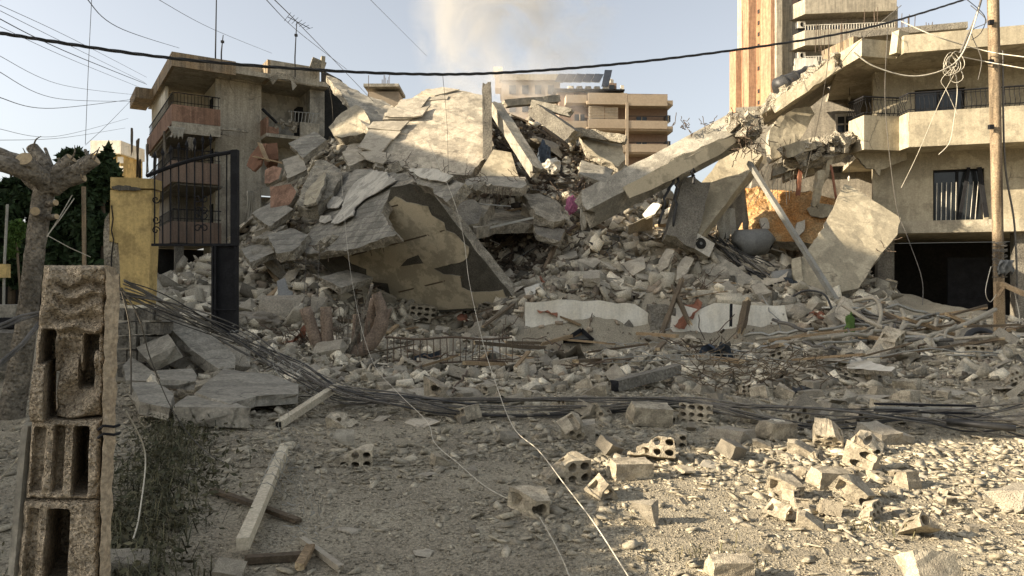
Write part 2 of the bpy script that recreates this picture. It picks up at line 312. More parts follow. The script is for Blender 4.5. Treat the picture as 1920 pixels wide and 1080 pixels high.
# ------------------------------------------------------------------ broken slabs: an outline on a plane, its own thickness, jagged edge
def plane_pts(pts, refs):
    r = [at(*q) for q in refs]; nn = (r[1]-r[0]).cross(r[2]-r[0]).normalized(); o = Vector((0, 0, CZ))
    out = []
    for px, py in pts:
        d = Vector((px-960, F, 540-py)); out.append(o+d*(nn.dot(r[0]-o)/nn.dot(d)))
    if nn.dot(o-r[0]) < 0: nn = -nn
    return out, nn
def inpoly(x, y, P):
    c = False; j = len(P)-1
    for i in range(len(P)):
        if (P[i][1] > y) != (P[j][1] > y) and x < (P[j][0]-P[i][0])*(y-P[i][1])/(P[j][1]-P[i][1]+1e-12)+P[i][0]: c = not c
        j = i
    return c
def slab_mesh(P, nn, th, jag=.05, step=.2, rough=.012, ejag=.06, bend=0, grid=None):
    c = sum(P, Vector())/len(P); e1 = (P[1]-P[0]).normalized(); e2 = nn.cross(e1)
    p2 = [((p-c).dot(e1), (p-c).dot(e2)) for p in P]; ring = []
    for i in range(len(p2)):
        a = Vector(p2[i]); b = Vector(p2[(i+1) % len(p2)]); k = max(1, int((b-a).length/step)); nrm = Vector((-(b-a).y, (b-a).x)).normalized()
        for j in range(k):
            q = a.lerp(b, j/k)
            q = q+nrm*(jag*(noise.noise(Vector((q.x*1.7, q.y*1.7, 3)))+.7*noise.noise(Vector((q.x*6, q.y*6, 7))))*1.1)
            ring.append(q)
    xs = [q.x for q in ring]; ys = [q.y for q in ring]; g = grid or max(step, (max(xs)-min(xs))/26, (max(ys)-min(ys))/26)
    vs = list(ring); R = [(q.x, q.y) for q in ring]
    x = min(xs)+g*.5
    while x < max(xs):
        y = min(ys)+g*.5
        while y < max(ys):
            qx = x+U(-.3, .3)*g; qy = y+U(-.3, .3)*g
            if inpoly(qx, qy, R) and min((Vector((qx, qy))-r).length_squared for r in ring) > (g*.5)**2: vs.append(Vector((qx, qy)))
            y += g
        x += g
    ov, oe, of, a_, b_, c_ = geometry.delaunay_2d_cdt(vs, [(i, (i+1) % len(ring)) for i in range(len(ring))], [], 1, 1e-5)
    front = []; back = []; mid = []
    cnt = {}
    for f in of:
        for i in range(3): cnt[(f[i], f[(i+1) % 3])] = 1
    bd = [(a, b) for (a, b) in cnt if (b, a) not in cnt]; bset = set(a for a, b in bd)
    for i, q in enumerate(ov):
        w = c+e1*q.x+e2*q.y; h = (noise.noise(w*1.3)*2+noise.noise(w*5))*rough+bend*noise.noise(w*.35)
        front.append(w+nn*h); h2 = noise.noise(w*4+Vector((9, 9, 9)))*rough*1.5
        back.append(w-nn*(th+h2)); o = Vector((q.x, q.y)).normalized()
        mid.append(w-nn*th*U(.3, .7)+(e1*o.x+e2*o.y)*U(-ejag, ejag))
    n0 = len(front); vs = front+back+mid; fs = []; ms = []
    for f in of:
        tri = list(f)
        nv = (front[tri[1]]-front[tri[0]]).cross(front[tri[2]]-front[tri[0]])
        if nv.dot(nn) < 0: tri = tri[::-1]
        fs.append(tri); ms.append(0); fs.append([i+n0 for i in tri[::-1]]); ms.append(2)
    for a, b in bd:
        fs.append([b, a, a+2*n0, b+2*n0]); ms.append(1); fs.append([b+2*n0, a+2*n0, a+n0, b+n0]); ms.append(1)
    m = MB(); m.add(vs, fs); m.m = ms
    return m
def slab(name, label, cat, pts, refs, th, mats, parent=None, group=None, kind=None, off=0, **kw):
    P, nn = plane_pts(pts, refs)
    if off: P = [p+nn*off for p in P]
    m = slab_mesh(P, nn, th, **kw)
    if len(mats) == 2: mats = [mats[0], mats[1], mats[0]]
    return m.build(name, mats, parent, label=label, cat=cat, group=group, kind=kind, norm=True)
# a broken beam or column: box section between two points, rough at the ends
def beam_mesh(a, b, w, h, up=(0, 0, 1), seg=10, rough=.02, endj=.12, m=0):
    a = Vector(a); b = Vector(b); t = (b-a).normalized(); up = Vector(up)
    if abs(t.dot(up)) > .97: up = Vector((0, 1, 0))
    r = t.cross(up).normalized(); u = r.cross(t); k = 3
    prof = []
    for i in range(k): prof.append((-1+2*i/k, -1))
    for i in range(k): prof.append((1, -1+2*i/k))
    for i in range(k): prof.append((1-2*i/k, 1))
    for i in range(k): prof.append((-1, 1-2*i/k))
    vs = []; fs = []; q = len(prof)
    for s in range(seg+1):
        c = a.lerp(b, s/seg)
        for x, y in prof:
            p = c+r*x*w/2+u*y*h/2; nz_ = noise.noise_vector(p*4)*rough+noise.noise_vector(p*1.1)*rough
            if s in (0, seg): nz_ = nz_+t*U(-endj, endj)
            vs.append(p+nz_)
    for s in range(seg):
        for j in range(q): fs.append((s*q+j, s*q+(j+1) % q, (s+1)*q+(j+1) % q, (s+1)*q+j))
    mb = MB(); mb.add(vs, fs, m); n0 = len(mb.v)
    ca = a-t*U(0, endj); cb = b+t*U(0, endj)
    mb.add([ca], []); mb.add([cb], [])
    for j in range(q):
        mb.f.append([n0, (j+1) % q, j]); mb.m.append(m+1); mb.f.append([n0+1, seg*q+j, seg*q+(j+1) % q]); mb.m.append(m+1)
    return mb
def beam(name, label, cat, a, b, w, h, mats, parent=None, group=None, **kw):
    return beam_mesh(a, b, w, h, **kw).build(name, mats, parent, label=label, cat=cat, group=group, norm=True)

# ------------------------------------------------------------------ unseen blocks left of the frame, placed and stepped to throw the long shade
def plain_block(name, label, x0, x1, y0, y1, z1, m_wall, win=True):
    t = thing(name, label, 'building', ((x0+x1)/2, (y0+y1)/2, 0))
    MB().box(((x0+x1)/2, (y0+y1)/2, z1/2), (x1-x0, y1-y0, z1)).build('wall', m_wall, t)
    MB().box(((x0+x1)/2, (y0+y1)/2, z1+.15), (x1-x0+.5, y1-y0+.5, .296)).build('roof', m_conc, t)
    return t
plain_block('apartment_building', 'unseen cream apartment block beyond the left edge, throwing the long shade', -46, -34, .2, 17, 20.9, m_creamd)
plain_block('apartment_building', 'unseen lower cream block beyond the left edge, height set for its shade', -46, -34, 18.2, 26.8, 19.3, m_creamd)
plain_block('apartment_building', 'unseen tallest cream block beyond the left edge, height set for its shade', -46, -34, 27.6, 46, 21.2, m_creamd)  # roof heights stepped to set where the shade edge falls
plain_block('apartment_building', 'unseen cream block added behind the camera to shade the block pier', -38, -34, -18, -4.35, 20.6, m_creamd)  # shallow block added only to keep the sun off the pier

# ------------------------------------------------------------------ the damaged house on the right
RO = Vector((13.85, 26, 0)); fr = Vector((.96, -.28, 0)).normalized(); fn = Vector((-.28, -.96, 0)).normalized()
def rb(u, o, z): return RO+fr*u+fn*o+Vector((0, 0, z))
Rm = Matrix((fr, -fn, (0, 0, 1))).transposed()            # local x along the front, y into the house
rh = thing('damaged_house', 'cream damaged house with wrought iron balcony and broken open left side', 'house', (16, 28, .4))
def rbox(name, u0, u1, o0, o1, z0, z1, mt, parent=rh, **k):
    return MB().box(rb((u0+u1)/2, (o0+o1)/2, (z0+z1)/2), (u1-u0, abs(o1-o0), z1-z0), Rm).build(name, mt, parent, **k)
uw = -.92                                                   # broken end of the front wall
# front wall with two openings (upper balcony door, lower barred window)
def wall_holes(name, u0, u1, o0, o1, z0, z1, holes, mt, parent=rh):
    m = MB(); us = sorted({u0, u1, *[h[0] for h in holes], *[h[1] for h in holes]}); zs = sorted({z0, z1, *[h[2] for h in holes], *[h[3] for h in holes]})
    for i in range(len(us)-1):
        for j in range(len(zs)-1):
            cu = (us[i]+us[i+1])/2; cz = (zs[j]+zs[j+1])/2
            if any(h[0] < cu < h[1] and h[2] < cz < h[3] for h in holes): continue
            m.box(rb(cu, (o0+o1)/2, cz), (us[i+1]-us[i], o1-o0, zs[j+1]-zs[j]), Rm)
    o = m.build(name, mt, parent)
    b = bmesh.new(); b.from_mesh(o.data); bmesh.ops.remove_doubles(b, verts=b.verts, dist=.001)
    inner = [f for f in b.faces if any(f is not g and (f.calc_center_median()-g.calc_center_median()).length < .002 for g in b.faces)] if len(b.faces) < 400 else []
    bmesh.ops.delete(b, geom=inner, context='FACES_ONLY'); b.to_mesh(o.data); b.free(); return o
wall_holes('wall', uw, 9, -.25, 0, 3.95, 6.42, [(1.0, 2.58, 3.95, 5.75)], m_cream)
wall_holes('wall', uw, 9, -.25, 0, 6.62, 9.32, [(.42, 2.0, 6.62, 8.6)], m_cream)
for (u0, u1, z0, z1) in ((1.0, 2.58, 3.95, 5.75), (.42, 2.0, 6.62, 8.6)):
    w = rbox('window', u0, u1, -.20, -.19, z0, z1, m_glass)
    for a in (u0+.03, (u0+u1)/2, u1-.03): rbox('window_frame', a-.035, a+.035, -.185, -.12, z0, z1-.07, m_iron, w)
    rbox('window_frame', u0, u1, -.185, -.12, z1-.065, z1, m_iron, w)
wb = [c for c in rh.children if c.name.startswith('window')][0]
for i in range(9):
    u = 1.12+i*.15
    if i not in (5,): MB().tube([rb(u, -.07, 3.98), rb(u+(.02 if i < 5 else .1), -.07, 5.3)], .012, 5).build('window_bar', m_offw, wb)
MB().box(rb(1.95, .02, 4.85), (.1, .06, 1.9), Rm @ rot(0, .16, 0)).build('shutter_frame', m_iron, rh)
MB().box(rb(2.5, .12, 4.9), (.14, .07, 1.75), Rm @ rot(0, -.13, 0)).build('shutter_frame', m_iron, rh)
# slabs
rbox('floor_slab', -1.0, 9, -6, .35, 3.52, 3.945, m_creamd)
rbox('floor_slab', -1.35, 9, -6, .0, 6.425, 6.615, m_creamd)
# back and side walls of the rooms that now lie open
rbox('back_wall', -5.2, 9, -4.6, -4.35, 3.95, 6.42, m_int); rbox('back_wall', -5.6, 9, -4.0, -3.8, 6.62, 9.3, m_int)
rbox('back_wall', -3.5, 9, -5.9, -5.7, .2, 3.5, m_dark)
rbox('partition_wall', -.05, .1, -3.8, -.25, 6.62, 9.3, m_int); rbox('partition_wall', .2, .35, -4.35, -.25, 3.95, 6.42, m_int)
w = rbox('window', -1.66, -.9, -3.79, -3.75, 7.2, 8.75, m_offw)
for i in range(2):
    for j in range(4): rbox('pane', -1.58+i*.31, -1.33+i*.31, -3.745, -3.74, 7.3+j*.35, 7.58+j*.35, m_glass, w)
# ground floor: columns, dark garage, pale metal door in the dark
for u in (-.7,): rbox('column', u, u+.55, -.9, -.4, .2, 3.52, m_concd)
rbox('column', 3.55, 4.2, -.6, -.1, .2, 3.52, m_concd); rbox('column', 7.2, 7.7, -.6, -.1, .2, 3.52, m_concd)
rbox('side_wall', -1.15, -.95, -5.68, -.95, .2, 3.5, m_concd); rbox('side_wall', 8.7, 9, -5.7, 0, .2, 3.52, m_concd)  # left wall added to keep the sun off the garage back wall
rbox('garage_door', 2.1, 3.5, -2.6, -2.5, .3, 2.75, m_iron)
# balcony: zigzag parapet in plan, slab below, wrought iron on top
BAL = [at(1592, 225, 25.9), at(1620, 215, 24.95), at(1686, 213, 25.15), at(1704, 210, 24.55)]
p4 = BAL[3]+fr*6.2; BAL.append(p4)
BAL = [Vector((p.x, p.y, 0)) for p in BAL]
def zig(name, P, z0, z1, th, mt, parent, inward=(.3, .95)):
    m = MB(); iv = Vector((*inward, 0)).normalized()*th
    for i in range(len(P)-1):
        a, b = P[i].copy(), P[i+1].copy(); q = [a, b, b+iv, a+iv]
        if i < len(P)-2: q[1] = b-(b-a).normalized()*.002; q[2] = q[1]+iv
        MBp = [Vector((v.x, v.y, z0)) for v in q]; MB_ = MB().prism(MBp, (0, 0, z1-z0)); MB_.build(name, mt, parent, norm=True)
zig('parapet_panel', BAL, 6.33, 7.5, .14, m_cream, rh)
fl = BAL+[RO+fr*6.2+fn*0, RO+fr*-1.3]
MB().prism([Vector((v.x, v.y, 6.36))-fn*.05 for v in fl], (0, 0, .22)).build('balcony_slab', m_cream, rh, norm=True)
rail = MB()
tops = [Vector((p.x, p.y, 8.15))+Vector((.02, .07, 0)) for p in BAL]; bots = [Vector((p.x, p.y, 7.6))+Vector((.02, .07, 0)) for p in BAL]
ra = MB().tube(tops, .03, 6).build('balcony_railing', m_iron, rh); MB().tube(bots, .018, 5).build('lower_rail', m_iron, ra)
MB().tube([t-Vector((0, 0, .09)) for t in tops], .012, 5).build('upper_rail', m_iron, ra)
bal_me = None
for i in range(4):
    a, b = bots[i], bots[i+1]; L = (b-a).length; k = int(L/.135); out = Vector((b.y-a.y, -(b.x-a.x), 0)).normalized()
    for j in range(k):
        p = a.lerp(b, (j+.5)/k)
        q = [p+out*o+Vector((0, 0, z)) for o, z in ((0, -.1), (.07, .02), (.09, .12), (.03, .26), (-.02, .38), (0, .55))]
        MB().tube(q, .011, 4).build('baluster', m_iron, ra)
# roof slab: fascia zigzag, flat underside, parapet, room on the roof
RF = [Vector((p.x, p.y, 0)) for p in (at(1571, 114, 25.8), at(1616, 90, 24.2), at(1679, 90, 24.5), at(1695, 95, 23.9))]; RF.append(RF[3]+fr*7)
zig('roof_fascia', RF, 9.28, 9.86, .16, m_cream, rh)
rf = [Vector((v.x, v.y, 9.33)) for v in RF]+[rb(9, -5, 9.33), rb(-1.9, -5, 9.33)]
MB().prism([v-fn*.06 for v in rf], (0, 0, .24)).build('roof_slab', m_creamd, rh, norm=True)
MB().box(at(1686, 82, 24.25), (.42, .3, .75), rot(.05, .1, .3)).build('broken_kerb', m_cream, rh)
rbox('rooftop_room', -.8, 2.4, -7.2, -4.2, 9.6, 11.6, m_ochre)
rbox('rooftop_roof_slab', -1.2, 2.95, -7.6, -3.1, 11.62, 11.86, m_concd)
# stained side wall of the roof room running back, with stair parapet
MB().prism([at(1600, 68, 28.2), at(1600, 104, 28.2), at(1545, 126, 34), at(1540, 96, 34)], (.2, .05, 0)).build('roof_side_wall', m_ochre, rh, norm=True)
bars = []
for (x0, x1, y, d, k, hh) in ((1540, 1610, 90, 29, 9, 1.3), (1640, 1665, 50, 29.5, 4, 1.1), (1690, 1730, 56, 30, 9, .8), (1745, 1782, 58, 30, 8, .6)):
    for i in range(k):
        p = at(x0+(x1-x0)*i/k+U(-2, 2), y, d)+Vector((0, U(0, 1), 0)); MB().tube([p, p+Vector((U(-.05, .05), 0, hh*U(.7, 1.1)))], .014, 4).build('rebar', m_rebar, rh)
# arch of torn plaster over the lower room, wall end lit by the sun
slab('wall_plaster', None, None, [(1595, 283), (1700, 283), (1700, 300), (1652, 318), (1650, 330), (1640, 318), (1625, 316), (1612, 300), (1600, 290)], [(1595, 283, 25.75), (1700, 283, 25.6), (1640, 318, 25.7)], .12, [m_cream, m_edge], rh, jag=.05, step=.12)
slab('wall_end_plaster', None, None, [(1640, 130), (1648, 130), (1656, 155), (1655, 168), (1646, 172), (1642, 160)], [(1640, 130, 26.2), (1656, 155, 26.2), (1642, 160, 26.2)], .1, [m_edge, m_edge], rh, jag=.04, step=.1)
for p in ((1593, 160, 28.2, .9), (1592, 318, 28.6, .75)):
    q = at(p[0], p[1], p[2]); lo = MB().tube([q+Vector((0, 0, .5)), q-Vector((0, 0, p[3]-.5))], .012, 5).build('lamp_cord', m_black, rh); MB().tube([q-Vector((0, 0, p[3]-.5)), q-Vector((0, 0, p[3]-.42)), q-Vector((0, 0, p[3]-.3))], [.02, .06, .02], 8).build('lamp_bulb', m_offw, lo)

# ------------------------------------------------------------------ left apartment house
LC = at(322, 93, 36); LC.z = 0; lf = Vector((.84, .54, 0)).normalized(); lg = Vector((-.54, .84, 0)).normalized()
def lb(f, g, z): return LC+lf*f+lg*g+Vector((0, 0, z))
Lm = Matrix((lf, lg, (0, 0, 1))).transposed()
lh = thing('apartment_house', 'grey and terracotta apartment house with torn balconies beside the heap', 'house', lb(4, 4, .3))
def lbox(name, f0, f1, g0, g1, z0, z1, mt, parent=lh, **k):
    return MB().box(lb((f0+f1)/2, (g0+g1)/2, (z0+z1)/2), (f1-f0, g1-g0, z1-z0), Lm).build(name, mt, parent, **k)
def lp(px, f=None, g=None):                                  # front coordinate of a photo column on the plane g (or f)
    k = (px-960)/F
    if g is not None:
        o = LC+lg*g; return (k*o.y-o.x)/(lf.x-k*lf.y)
    o = LC+lf*f; return (k*o.y-o.x)/(lg.x-k*lg.y)
GW = 1.5                                                     # the wall stands behind the balcony edge
fa = lp(408, g=GW); fb = lp(490, g=GW); fc = lp(575, g=GW); fd = lp(602, g=GW)
zr = 13.25; zs = [12.55, 9.62, 6.85, 3.85]
# roof edge over the corner balcony, parapet above the wall, second balcony canopy
lbox('roof_fascia', 0, fa+.6, 0, .15, zs[0], zr, m_ochre); lbox('roof_fascia', 0, .15, .152, 9.6, zs[0], zr, m_ochre)
lbox('roof_slab', .16, fd, .16, 11, zs[0]+.15, zs[0]+.4, m_grend)
lbox('parapet', fa, fb+.3, GW-.18, GW, zs[0]+.1, zr+.35, m_grend)
lbox('roof_fascia', fb, fb+.15, GW-1.3, GW-.19, zs[0]+.1, zr+.45, m_ochre)
lbox('roof_fascia', fb+.152, fd-.5, GW-1.3, GW-1.15, zs[0]+.1, zr+.45, m_grend)
lbox('canopy_slab', fb+.16, fd, GW-1.14, GW+1.6, zs[0]+.12, zs[0]+.3, m_grend)
# main front wall between the two balconies
lbox('wall', fa, fb, GW+.002, GW+.25, .2, zs[0]+.09, m_grend)
lbox('pilaster', fa-.12, fa+.22, GW-.06, GW-.001, .2, zs[0]+.08, m_grend)
lbox('wall', fa, fa+.2, GW+.252, 5.5, .2, zs[0]+.1, m_white)        # side of the loggia
lbox('column', fc, fd, GW-.6, GW+.1, zs[1]-.6, zs[0]+.1, m_conc)
lbox('wall', fb-.1, fc+.6, GW+1.6, GW+1.8, zs[2], zs[0]+.1, m_pgrey)
lbox('wall', fb-.2, fb-.002, GW+.26, GW+1.6, zs[2], zs[0]+.1, m_pgrey)
lbox('wall', fc+.05, fc+.25, GW+.1, GW+1.6, zs[1], zs[0]+.1, m_pgrey)
lbox('wall', fb+.02, fd+3, GW+2.2, GW+2.4, .2, zs[2]-.02, m_int); lbox('door', fc-.28, fc+.02, GW+.75, GW+1.5, zs[1]+.2, zs[1]+2.3, m_dark)
lbox('back_wall', fc+.3, fd+9, GW+5, GW+5.3, .3, zs[0], m_int)
lbox('floor_slab', fc+.3, fd+5, GW+1.2, GW+5, zs[1]-.2, zs[1], m_conc)
# small balcony, half smashed
sb = lbox('small_balcony', fb-.05, fd-.5, GW-1.25, GW+1.6, zs[1]+.02, zs[1]+.2, m_grend)
lbox('parapet_panel', fb-.05, fb+.07, GW-1.25, GW-.0, zs[1]+.205, zs[1]+1.05, m_orange, sb); lbox('parapet_panel', fb+1.75, fd-.5, GW-1.25, GW-1.13, zs[1]+.205, zs[1]+1.0, m_grend, sb)
lbox('parapet_panel', fb+.075, fb+.6, GW-1.25, GW-1.13, zs[1]+.205, zs[1]+.55, m_orange, sb)
for i in range(8): MB().tube([lb(fb+1.3+i*.18, GW-1.19, zs[1]+1.0), lb(fb+1.3+i*.2, GW-1.19, zs[1]+1.55)], .018, 4).build('baluster', m_metal, sb)
MB().tube([lb(fb+1.1, GW-1.19, zs[1]+1.5), lb(fd-.5, GW-1.19, zs[1]+1.58)], .025, 5).build('handrail', m_metal, sb)
MB().bar(lb(fb-.3, GW-1.4, zs[1]+1.4), lb(fb+.5, GW-1.2, zs[1]+.8), .12, .1).build('bent_frame', m_iron, sb)
for k in range(14):
    c = lb(fb+.4+U(0, 1.3), GW-1.1+U(-.1, .2), zs[1]+.5+U(0, .5)); MB().box(c, (U(.15, .4), U(.1, .3), U(.08, .25)), rot(U(0, 3), U(0, 3), U(0, 3))).build('broken_piece', m_edge, sb)
slab('torn_render', None, None, [(505, 145), (520, 136), (545, 140), (560, 150), (552, 156), (540, 148), (520, 148), (512, 158)], [(505, 145, 38.4), (560, 150, 39.2), (520, 136, 38.6)], .1, [m_edge, m_edge], lh, jag=.06)
slab('hanging_render', None, None, [(545, 150), (556, 160), (548, 170)], [(545, 150, 38.9), (556, 160, 39), (548, 170, 39)], .05, [m_paleclo, m_paleclo], lh)
# corner balconies on three floors with rails
for i, z in enumerate(zs[1:]):
    fr_, gr_ = (fa-.15 if i == 0 else fa-.15), 10.2
    if i == 2: fr_ = fa-.1
    bs = lbox('corner_balcony', .12, fr_, .12, 10, z+.0, z+.2, m_grend)
    lbox('parapet_panel', .1, fr_, .0, .12, z+.0 if i else z+.22, z+1.05, m_terrad if i else m_orange, bs); lbox('parapet_panel', 0, .1, 0, gr_, z+.0 if i else z+.1, z+1.05, m_terrad if i else m_orange, bs)
    if i == 0: lbox('slab_edge', 0, fr_, -.03, .1, z-.35, z+.2, m_grend, bs)
    MB().tube([lb(.06, 9.5, z+1.65), lb(.06, .06, z+1.65), lb(fr_, .06, z+1.65)], .03, 5).build('handrail', m_iron, bs)
    MB().tube([lb(.06, 9.5, z+1.2), lb(.06, .06, z+1.2), lb(fr_, .06, z+1.2)], .02, 5).build('lower_rail', m_iron, bs)
    for k in range(int(fr_/.16)): MB().tube([lb(.1+k*.16, .06, z+1.05), lb(.1+k*.16, .06, z+1.65)], .014, 4).build('baluster', m_iron, bs)
    for k in range(26): MB().tube([lb(.06, .2+k*.36, z+1.05), lb(.06, .2+k*.36, z+1.65)], .014, 4).build('baluster', m_iron, bs)
    zt = zs[i]
    lbox('back_wall', .6, fa, 5.5, 5.7, z+.2, zt, m_white if i == 0 else m_int)
    if i == 0: lbox('side_wall', .25, .4, 4.2, 10, z+.2, zt, m_white)
    else: lbox('side_wall', .6, .8, 5.7, 10, z+.2, zt, m_int)
    lbox('doorway', fa-.04, fa-.001, 2.6, 3.5, z+.25, z+2.3, m_dark)
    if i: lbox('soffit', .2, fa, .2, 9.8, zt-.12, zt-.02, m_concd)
lbox('roof_canopy', -.9, -.02, 7.2, 10.4, zs[0]-.1, zr-.2, m_ochre)
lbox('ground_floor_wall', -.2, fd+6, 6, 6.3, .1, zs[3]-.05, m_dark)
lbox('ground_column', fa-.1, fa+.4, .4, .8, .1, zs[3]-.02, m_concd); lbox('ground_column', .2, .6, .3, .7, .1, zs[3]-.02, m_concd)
# torn cloths hanging from the upper balcony
def cloth(name, label, cat, top, w, h, mt, parent=None, dirv=(1, 0, 0), seed=0, fold=.06, group=None):
    dv = Vector(dirv).normalized(); bk = Vector((-dv.y, dv.x, 0)); m = MB(); nx_, nz_ = 9, 8; vs = []
    for j in range(nz_+1):
        for i in range(nx_+1):
            s = i/nx_-.5; tt = j/nz_; ww = w*(1-.35*math.sin(tt*2.2+seed))
            vs.append(Vector(top)+dv*(s*ww+.06*math.sin(seed+tt*3))+bk*(fold*math.sin(i*1.9+seed+tt*2))-Vector((0, 0, tt*h*(1+.25*math.sin(i*2.3+seed)))))
    m.add(vs, [(j*(nx_+1)+i, j*(nx_+1)+i+1, (j+1)*(nx_+1)+i+1, (j+1)*(nx_+1)+i) for j in range(nz_) for i in range(nx_)])
    o = m.build(name, mt, parent, True, label, cat, group)
    sm = o.modifiers.new('thick', 'SOLIDIFY'); sm.thickness = .012; return o
for k, (px, py, w, h) in enumerate(((330, 238, .8, .5), (308, 246, .35, 1.3), (360, 258, .3, .6), (258, 262, .7, 1.9), (276, 270, .6, 1.5), (247, 240, .3, 1.4), (290, 285, .4, 1.2), (262, 300, .6, 1.2))):
    dd = 36.2 if px > 315 else 36.2+(322-px)*.115
    cloth('hanging_cloth', None, None, at(px, py, dd-.25), w, h, [m_paleclo, m_cloth, m_cloth, m_woodd][k % 4], lh, lf if px > 315 else lg, k*1.7)
# crack ledge on the wall
slab('cracked_render', None, None, [(412, 239), (440, 240), (462, 244), (466, 248), (440, 245), (414, 243)], [(412, 239, 37.5), (466, 248, 38.6), (440, 240, 38.1)], .08, [m_edge, m_edge], lh)
# aerials on its roof
def aerial(label, px, py, d, h, yagi):
    b = at(px, py, d); b0 = Vector((b.x, b.y, zs[0]+.38)); t = thing('tv_aerial', label, 'aerial', b0)
    MB().tube([b0, b, b+Vector((.05, 0, h*.55)), b+Vector((.1, 0, h))], [.04, .04, .03, .022], 6).build('mast', m_iron, t)
    if yagi:
        top = b+Vector((.1, 0, h)); ba = top+Vector((-.5, 0, .28)); bb = top+Vector((.7, 0, -.35)); MB().tube([ba, bb], .02, 5).build('boom', m_iron, t)
        for k in range(7):
            c = ba.lerp(bb, k/6); MB().tube([c+Vector((-.1, -.25, -.32+.03*k)), c+Vector((.1, .25, .32-.03*k))], .012, 4).build('element', m_iron, t)
    MB().box(b+Vector((.06, 0, h*.62)), (.14, .14, .12)).build('clamp_box', m_iron, t)
aerial('tall thin aerial mast standing on the left house roof', 404, 100, 38.5, 5.2, True)
aerial('yagi television aerial on a leaning mast above the small balcony canopy', 553, 107, 39.5, 1.9, True)
aerial('short bare rod on the roof beside the tall mast', 415, 99, 39, .95, False)

# ------------------------------------------------------------------ far buildings
tw = thing('apartment_tower', 'tall orange and cream apartment tower with ribbed side behind the right house', 'building', at(1500, 560, 75))
TO = at(1452, 540, 72); TO.z = 0; tf = Vector((.97, -.10, 0)).normalized(); tg = Vector((-.42, .9, 0)).normalized()
def tb(f, g, z): return TO+tf*f+tg*g+Vector((0, 0, z))
def tprism(name, f0, f1, g0, g1, z0, z1, mt, parent=tw):
    return MB().prism([tb(f0, g0, z0), tb(f1, g0, z0), tb(f1, g1, z0), tb(f0, g1, z0)], (0, 0, z1-z0)).build(name, mt, parent, norm=True)
def tpx(px, g=0):
    k = (px-960)/F; o = TO+tg*g; return (k*o.y-o.x)/(tf.x-k*tf.y)
def spx(px, f=0):
    k = (px-960)/F; o = TO+tf*f; return (k*o.y-o.x)/(tg.x-k*tg.y)
tprism('core_wall', .3, tpx(1660), .3, spx(1377)-.02, 0, 40, m_towerg)
# ribs of the side: alternating orange fins
gs = [spx(p) for p in (1461, 1456, 1435, 1419, 1404, 1391, 1377)]
tprism('side_panel', -.25, .29, gs[0], gs[1]-.1, 0, 40, m_towerg)
fins = [(1456, 1437, -.55), (1417, 1405, -.7), (1389, 1377, -.5)]
for i, (a, b, f) in enumerate(fins): tprism('side_fin', f, .29, spx(a), spx(b), 0, 40 if i < 2 else 26.5, m_tower)
tprism('side_recess', .0, .29, spx(1436.5), spx(1417.5), 0, 40, m_towerd); tprism('side_recess', .05, .29, spx(1404.5), spx(1389.5), 0, 40, m_towerd)
for z in np.arange(19, 32, 1.15):
    if U(0, 1) < .75: tprism('vent_opening', -.04, -.005, spx(1424.5), spx(1421), z, z+.4, m_dark)
# front: balconies
for k in range(5):
    zb = CZ+(540-92)*72/F+(k-3)*3.02+.0
    f0, f1 = tpx(1484), tpx(1652)
    if k == 4: f1 = tpx(1652)
    b = tprism('balcony_parapet', f0, f1, -1.7, -1.55, zb-.2, zb+1.25, m_towerg); tprism('balcony_end', f0, f0+.14, -1.549, .28, zb-.2, zb+1.25, m_towerg, b)
    tprism('balcony_slab', f0+.145, f1, -1.545, .28, zb-.2, zb, m_towerg, b)
    MB().tube([tb(f0, -1.62, zb+1.75), tb(f1, -1.62, zb+1.75)], .04, 4).build('handrail', m_offw, b)
    for j in range(34): MB().tube([tb(f0+.1+j*(f1-f0-.2)/33, -1.62, zb+1.25), tb(f0+.1+j*(f1-f0-.2)/33, -1.62, zb+1.72)], .035, 4).build('baluster', m_offw, b)
    tprism('recess_wall', f0+.3, f1-.2, .25, .298, zb+.02, zb+2.78, m_farp if k == 4 else m_int, b)
    for q in (1500, 1552): tprism('window', tpx(q), tpx(q+34), .2, .245, zb+.5, zb+2.1, m_glass, b)
    ac = tprism('air_conditioner', tpx(1494), tpx(1508), -.15, .2, zb+1.95, zb+2.6, m_offw, b)
    MB().tube([tb(tpx(1501), -.16, zb+2.27), tb(tpx(1501), -.2, zb+2.27)], .22, 12).build('fan_grille', m_dark, ac)
tprism('corner_block', tpx(1654), tpx(1673), -.6, 4, 0, CZ+(540-24)*72/F, m_towerg)
bnr = slab('cloth_banner', None, None, [(1490, 110), (1532, 108), (1536, 130), (1510, 138), (1488, 140)], [(1490, 110, 70), (1536, 130, 70), (1488, 140, 70)], .05, [m_white, m_white], tw)

